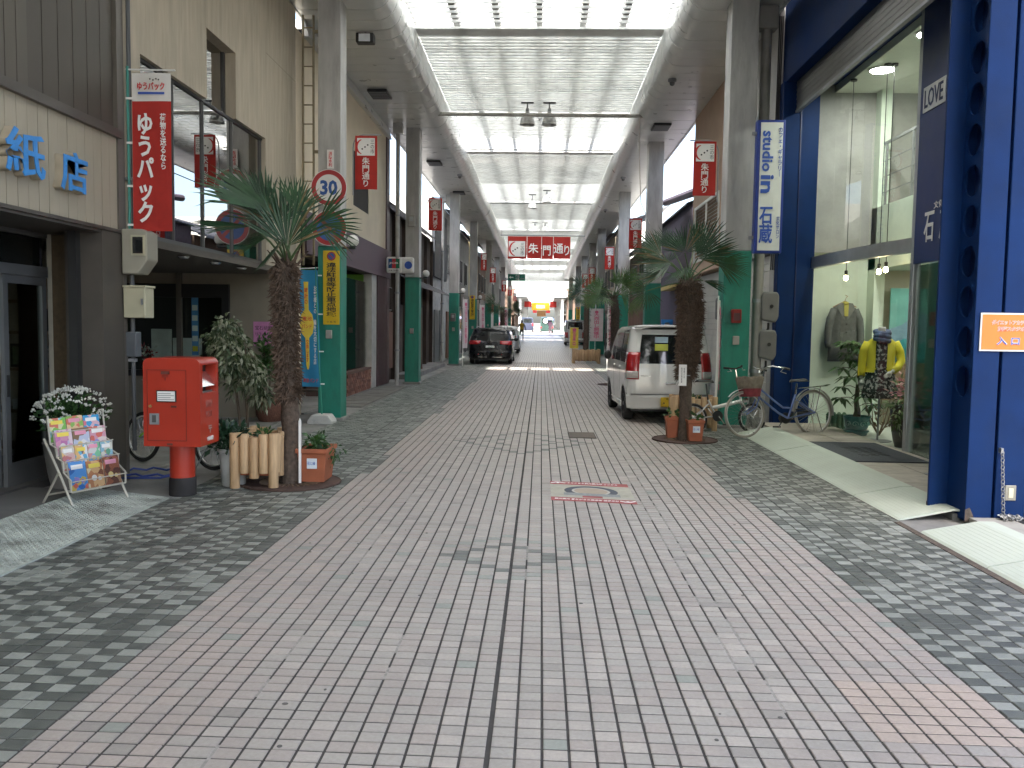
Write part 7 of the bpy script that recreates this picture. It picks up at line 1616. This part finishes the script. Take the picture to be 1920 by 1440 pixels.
# blue advertising flag with its weighted base
bf = thing('advert_flag','blue flag with yellow watch strap shape advertising watch batteries, on a white concrete base','flag',(-3.50,13.62,0))
b = B(); P = [(-.20,0),(.20,0),(.20,.05),(.13,.15),(-.13,.15),(-.20,.05)]; b.prism(P,-.17,.17,'xz'); b.build('base',M("base_white",(.50,.50,.47),.8,var=.12,dirt=.4,ds=6),bf,bevel=.015)
b = B(); b.tube([(0,0,.13),(-.06,0,1.2),(-.10,0,2.50)],.012,8); b.build('pole',M("pole_green2",(.02,.25,.16),.4),bf); b = B(); b.tube([(-.36,0,2.47),(-.06,0,2.49)],.007,6); b.build('cross_rod',white,bf)
cyan = M("flag_blue",(.030,.25,.46),.8,var=.06,trans=.2)
b = B(); us = [i/8 for i in range(9)]; b.grid(lambda u,v:(-.365+.30*u+.045*(1-v),.012*math.sin(u*5+v*6),.59+1.86*v),us,[i/12 for i in range(13)]); b.build('cloth',cyan,bf,smooth=True)
fy = M("flag_yellow",(.72,.55,.06),.7)
def fpt(u, v): return (-.365+.30*u+.045*(1-v), .59+1.86*v)
b = B(); pts = [fpt(.35,.15),fpt(.5,.15)]; o = []
prof = [(.15,.03),(.19,.09),(.42,.10),(.46,.30),(.54,.38),(.62,.30),(.66,.11),(.86,.11),(.90,.13)]
o = [fpt(.36+w_,v) for v, w_ in prof]+[fpt(.36-w_,v) for v, w_ in reversed(prof)]; b.prism(o,-.022,-.018,'xz'); b.build('watch_shape',fy,bf)
for s, w_, h_, u, v, mt_ in ((V('時計の'),.055,.26,.36,.78,redprint),('電池',.15,.07,.38,.585,redprint),('バンド',.16,.07,.36,.52,redprint),(V('交換します'),.045,.36,.36,.31,redprint),(V('お客様との 輪を大切にする店'),.045,1.25,.80,.53,whiteprint),('時計バンド',.24,.07,.5,.055,redprint)):
    x_, z_ = fpt(u,v); text(bf,s,w_,h_,(x_,-.026,z_),'cam',mt_,W=False,depth=.002,bold=.01)
for v in (.02,.3,.62,.95): x_, z_ = fpt(1.0,v); b = B(); b.box(x_-.01,x_+.06,-.008,.008,z_,z_+.02); b.build('strap',white,bf)
# pink and white advertising flags
pinkw2 = M("flag_pink_white",(.72,.66,.66),.8,var=.05,trans=.3); pinkprint = M("flag_pink",(.66,.14,.25),.7)
def promo(x, y, z0, z1, rz, l, w=.42, m=None, s='大売出し開催中'):
    t = thing('promo_flag',l,'flag',(x,y,0),R_(rz),'pink and white promotional flags'); h = z1-z0
    b = B(); b.grid(lambda u,v:(-w/2+w*u,.018*math.sin(u*6+v*5+x),z0+h*v),[i/8 for i in range(9)],[i/10 for i in range(11)]); b.build('cloth',m or pinkw2,t,smooth=True)
    b = B(); b.tube([(-w/2-.02,0,gz(y)),(-w/2-.02,0,z1+.08)],.012,7); b.build('pole',white,t); b = B(); b.tube([(-w/2-.02,0,z1+.01),(w/2,0,z1+.01)],.007,6); b.build('cross_rod',white,t)
    text(t,V(s),w*.42,h*.80,(0,-.03,z0+h*.48),'cam',pinkprint,W=False,depth=.002,bold=.02)
    b = B(); b.ball((0,-.022,z1-.10*h),.1,14,0,.8,1,.02); b.build('flower_print',pinkprint,t); return t
promo(2.83,13.82,.45,2.05,74,'pink and white flag seen edge on beside the right pillar',.34)
promo(2.92,45.5,.85,2.55,-12,'pink and white flag hanging askew by the log planter',.7)
promo(-2.98,33.7,.7,2.6,70,'pale pink flag edge on at the third left pillar',.42); promo(-2.95,43.0,.9,2.6,60,'rose flag at the left pillar behind the black car',.45); promo(2.62,33.2,.7,2.4,70,'pale flag edge on at the third right pillar',.4)
promo(-2.75,66,1.0,2.9,40,'pink flag under the dark palm on the left',.5)
t = promo(1.68,43.5,.50,1.55,0,'small yellow flag in front of the slender palm planter',.42,M("flag_yellow2",(.78,.62,.08),.8,trans=.2),'営業中')
# blue sticker sign beyond the car
t = thing('blue_sign','small bright blue sign above the white car roof by the corrugated wall','sign',(3.1,21.3,1.4)); b = B(); b.box(-.14,.14,0,.05,0,.42); b.build('panel',M("sign_bright_blue",(.02,.20,.55),.5),t); b = B(); b.lathe([(.07,-.006),(.001,-.006)],16,0,(0,0,.28),'y'); b.build('round_mark',whiteprint,t); text(t,'SALE',.2,.09,(3.1,21.29,1.50),'cam',whiteprint); b = B(); b.tube([(0,.03,-1.4),(0,.03,0)],.015,6); b.build('pole',steel,t)
# ground print and cover plate
gp_ = thing('ground_print','red and cream tourist guide print stuck on the tiles, with anchors and a dark oval','floor sign',(.51,8.33,.0035))
def gpt(u, v): return (-.39+.79*u-.005*v*0, -.43+.99*v-.12*u, 0)
gcream = M("print_cream",(.42,.41,.335),.7,var=.12,vs=12,dirt=.3,ds=4); gred = M("print_red",(.36,.085,.085),.7,var=.12,vs=12)
def gq(nm, u0, u1, v0, v1, z, m): b = B(); q = [gpt(u0,v0),gpt(u1,v0),gpt(u1,v1),gpt(u0,v1)]; b.add([(x,y,z) for x,y,_ in q],[(0,1,2,3)]); return b.build(nm,m,gp_)
gq('cream_field',0,1,.17,.83,.0,gcream); gq('red_band',0,1,0,.168,.0,gred); gq('red_band',0,1,.832,1,.0,gred)
def ring2(nm, r0, r1, m, z, cu=.5, cv=.52, sx=.33, sy=.26):
    vs = []; fs = []
    for j in range(40):
        a = 2*math.pi*j/40
        for r in (r0,r1): x, y, _ = gpt(cu+sx*r*math.cos(a),cv+sy*r*math.sin(a)); vs.append((x,y,z))
    for j in range(40): q = (j+1)%40; fs.append((2*j,2*j+1,2*q+1,2*q))
    b = B(); b.add(vs,fs); b.build(nm,m,gp_)
gnavy = M("print_navy",(.06,.07,.095),.7,var=.15,vs=14); ring2('dark_ring',.72,1.0,gnavy,.0012); ring2('pale_ring',.64,.70,M("print_pale",(.5,.49,.44),.7),.0012); ring2('tan_centre',.0,.62,M("print_tan",(.40,.33,.255),.7,var=.1),.001)
gq('scroll',.16,.84,.27,.40,.0025,M("print_grey",(.25,.27,.27),.7,var=.2,vs=30)); gq('red_base',.38,.62,.19,.27,.0018,gred)
for u, v, s in ((.10,.915,0),(.90,.085,180)):
    x, y, _ = gpt(u,v); b = B(); b.tube([(x-.07,y+(.02 if s else -.02),.001),(x-.03,y+(-.012 if s else .012),.001),(x,y+(-.02 if s else .02),.001),(x+.03,y+(-.012 if s else .012),.001),(x+.07,y+(.02 if s else -.02),.001)],.006,4); b.box(x-.012,x+.012,y-.022,y+.022,0,.003); b.build('anchor_mark',whiteprint,gp_)
x, y, _ = gpt(.52,.92); text(gp_,'つちのこまち観光案内所 ここから',.55,.06,(.51+x,8.33+y,.006),'up',whiteprint,depth=.001,spin=-8.6); x, y, _ = gpt(.42,.085); text(gp_,'観光案内 昔ながらの商店街 徒歩三分',.6,.06,(.51+x,8.33+y,.006),'up',whiteprint,depth=.001,spin=-8.6)
cvp = thing('cover_plate','brown metal cover plate set in the pink tiles','cover',(.63,12.72,.003)); b = B(); b.box(-.19,.19,-.33,.33,-.002,.005); b.build('plate',M("cover_brown",(.13,.105,.085),.7,.3,var=.3,vs=20),cvp); b = B(); b.box(-.20,.20,-.34,.34,-.002,.003); b.build('frame',joint,cvp)
# ================================================================== PEOPLE
def person(label, loc, rz, J, edges, rad, mats, props=None):
    t = thing('person',label,'person',loc,rz)
    me = bpy.data.meshes.new('body'); names = list(J); me.from_pydata([J[n] for n in names],[(names.index(a),names.index(b_)) for a,b_ in edges],[])
    o = bpy.data.objects.new('body',me); COL.objects.link(o); o.parent = t
    o.modifiers.new("skin",'SKIN'); 
    lay_ = me.skin_vertices[0].data if me.skin_vertices else None
    if lay_ is None:
        bpy.context.view_layer.objects.active = o; 
    for i, n in enumerate(names): r = rad[n]; me.skin_vertices[0].data[i].radius = r if isinstance(r,tuple) else (r,r)
    me.skin_vertices[0].data[names.index('hip')].use_root = True
    s = o.modifiers.new("sub",'SUBSURF'); s.levels = 2; s.render_levels = 2; me.materials.append(mats)
    dg = bpy.context.evaluated_depsgraph_get(); m2 = bpy.data.meshes.new_from_object(o.evaluated_get(dg)); bpy.data.objects.remove(o)
    m2.polygons.foreach_set("use_smooth",[True]*len(m2.polygons)); o = bpy.data.objects.new('body',m2); COL.objects.link(o); o.parent = t; return t, o
EDG = [('hip','belly'),('belly','chest'),('chest','neck'),('neck','head'),('head','crown'),('hip','lh'),('lh','lk'),('lk','la'),('la','lt'),('hip','rh'),('rh','rk'),('rk','ra'),('ra','rt'),('chest','ls'),('ls','le'),('le','lw'),('lw','lf'),('chest','rs'),('rs','re'),('re','rw'),('rw','rf')]
J = dict(hip=(0,0,.92),belly=(0,0,1.08),chest=(0,.01,1.33),neck=(0,.02,1.50),head=(0,.03,1.60),crown=(0,.03,1.70),lh=(-.10,0,.88),lk=(-.11,.10,.50),la=(-.11,-.05,.10),lt=(-.11,.07,.04),rh=(.10,0,.88),rk=(.11,.02,.48),ra=(.12,-.22,.16),rt=(.12,-.20,.04),
         ls=(-.19,.01,1.40),le=(-.28,-.05,1.15),lw=(-.34,.05,.93),lf=(-.35,.09,.84),rs=(.19,.01,1.40),re=(.27,.02,1.15),rw=(.33,.12,.95),rf=(.34,.16,.87))
RD = dict(hip=(.15,.11),belly=(.145,.10),chest=(.16,.115),neck=.055,head=(.08,.095),crown=.06,lh=.09,lk=.06,la=.042,lt=.04,rh=.09,rk=.06,ra=.042,rt=.04,ls=.07,le=.05,lw=.035,lf=.03,rs=.07,re=.05,rw=.035,rf=.03)
cloth_d = M("trousers_dark",(.08,.075,.07),.85,var=.15)
t, o = person('person walking away in dark trousers and a yellow vest','_' and (-1.62,72,gz(72)),R_(0),J,EDG,RD,cloth_d)
skin = M("skin",(.36,.22,.15),.6)
b = B(); cloth_ring(b,[(.93,.175,.135,0,0),(1.1,.165,.125,0,0),(1.35,.185,.135,0,.01),(1.46,.13,.09,0,.015),(1.50,.07,.07,0,.02)],20,.03); b.build('yellow_vest',M("vest_yellow",(.62,.38,.02),.8),t,smooth=True)
b = B(); b.ball((0,.03,1.63),.098,14,0,1.2); b.build('head',skin,t,smooth=True); b = B(); b.ball((0,.015,1.66),.104,14,0,1.0); b.build('hair',M("hair_black",(.015,.013,.012),.5),t,smooth=True)
for s in (-1,1): b = B(); b.tube([(s*.19,.01,1.41),(s*.235,-.02*(s<0),1.28),(s*.275,-.04*(s<0),1.16)],[.075,.068,.06],10); b.build('sleeve',M("shirt_grey",(.30,.32,.33),.8),t,smooth=True)
J2 = {k_: (v[0],v[1]*.6,v[2]*.97) for k_, v in J.items()}; J2['rw'] = (.22,-.14,1.18); J2['rf'] = (.20,-.17,1.24)
t, o = person('person in pink holding up a blue and white umbrella in the far arcade',(1.05,100,gz(100)),R_(170),J2,EDG,RD,M("dress_pink",(.58,.30,.36),.8))
b = B(); b.ball((0,.02,1.57),.095,12,0,1.2); b.build('head',skin,t,smooth=True); b = B(); b.ball((0,.035,1.60),.102,12); b.build('hair',M("hair_black",(.015,.013,.012)),t,smooth=True)
u = thing('umbrella','blue and white umbrella held over the person in pink','umbrella',(1.0,100.05,gz(100)+1.15)); b = B(); b.tube([(0,0,0),(0,0,.85)],.01,6); b.build('shaft',steel,u)
for i in range(8):
    b = B(); P = [(0,0,.86)]
    for r_, z_ in ((.2,.82),(.42,.70),(.55,.55)):
        for q in (0,.5,1): a = 2*math.pi*(i+q)/8; P.append((r_*math.cos(a)*(1 if q != .5 else .97),r_*math.sin(a)*(1 if q != .5 else .97),z_+(.012 if q == .5 else 0)))
    b.add(P,[(0,1,2),(0,2,3),(1,4,5,2),(2,5,6,3),(4,7,8,5),(5,8,9,6)]); b.build('canopy_panel',M("umb_blue",(.12,.20,.60),.7,trans=.3) if i % 2 else M("umb_white",(.7,.7,.75),.7,trans=.3),u)
t = thing('sandwich_board','small brown standing board near the walking person','board',(-2.35,60,gz(60))); 
for s in (-1,1): b = B(); b.box(-.32,.32,-.015,.015,0,.75); b.xf(Matrix.Translation((0,s*.14,0)) @ Matrix.Rotation(R_(s*9),4,'X')); b.build('board_panel',M("board_brown",(.22,.11,.06),.7),t)
b = B(); b.box(-.3,.3,-.02,.02,.72,.76); b.build('hinge_rail',black,t)
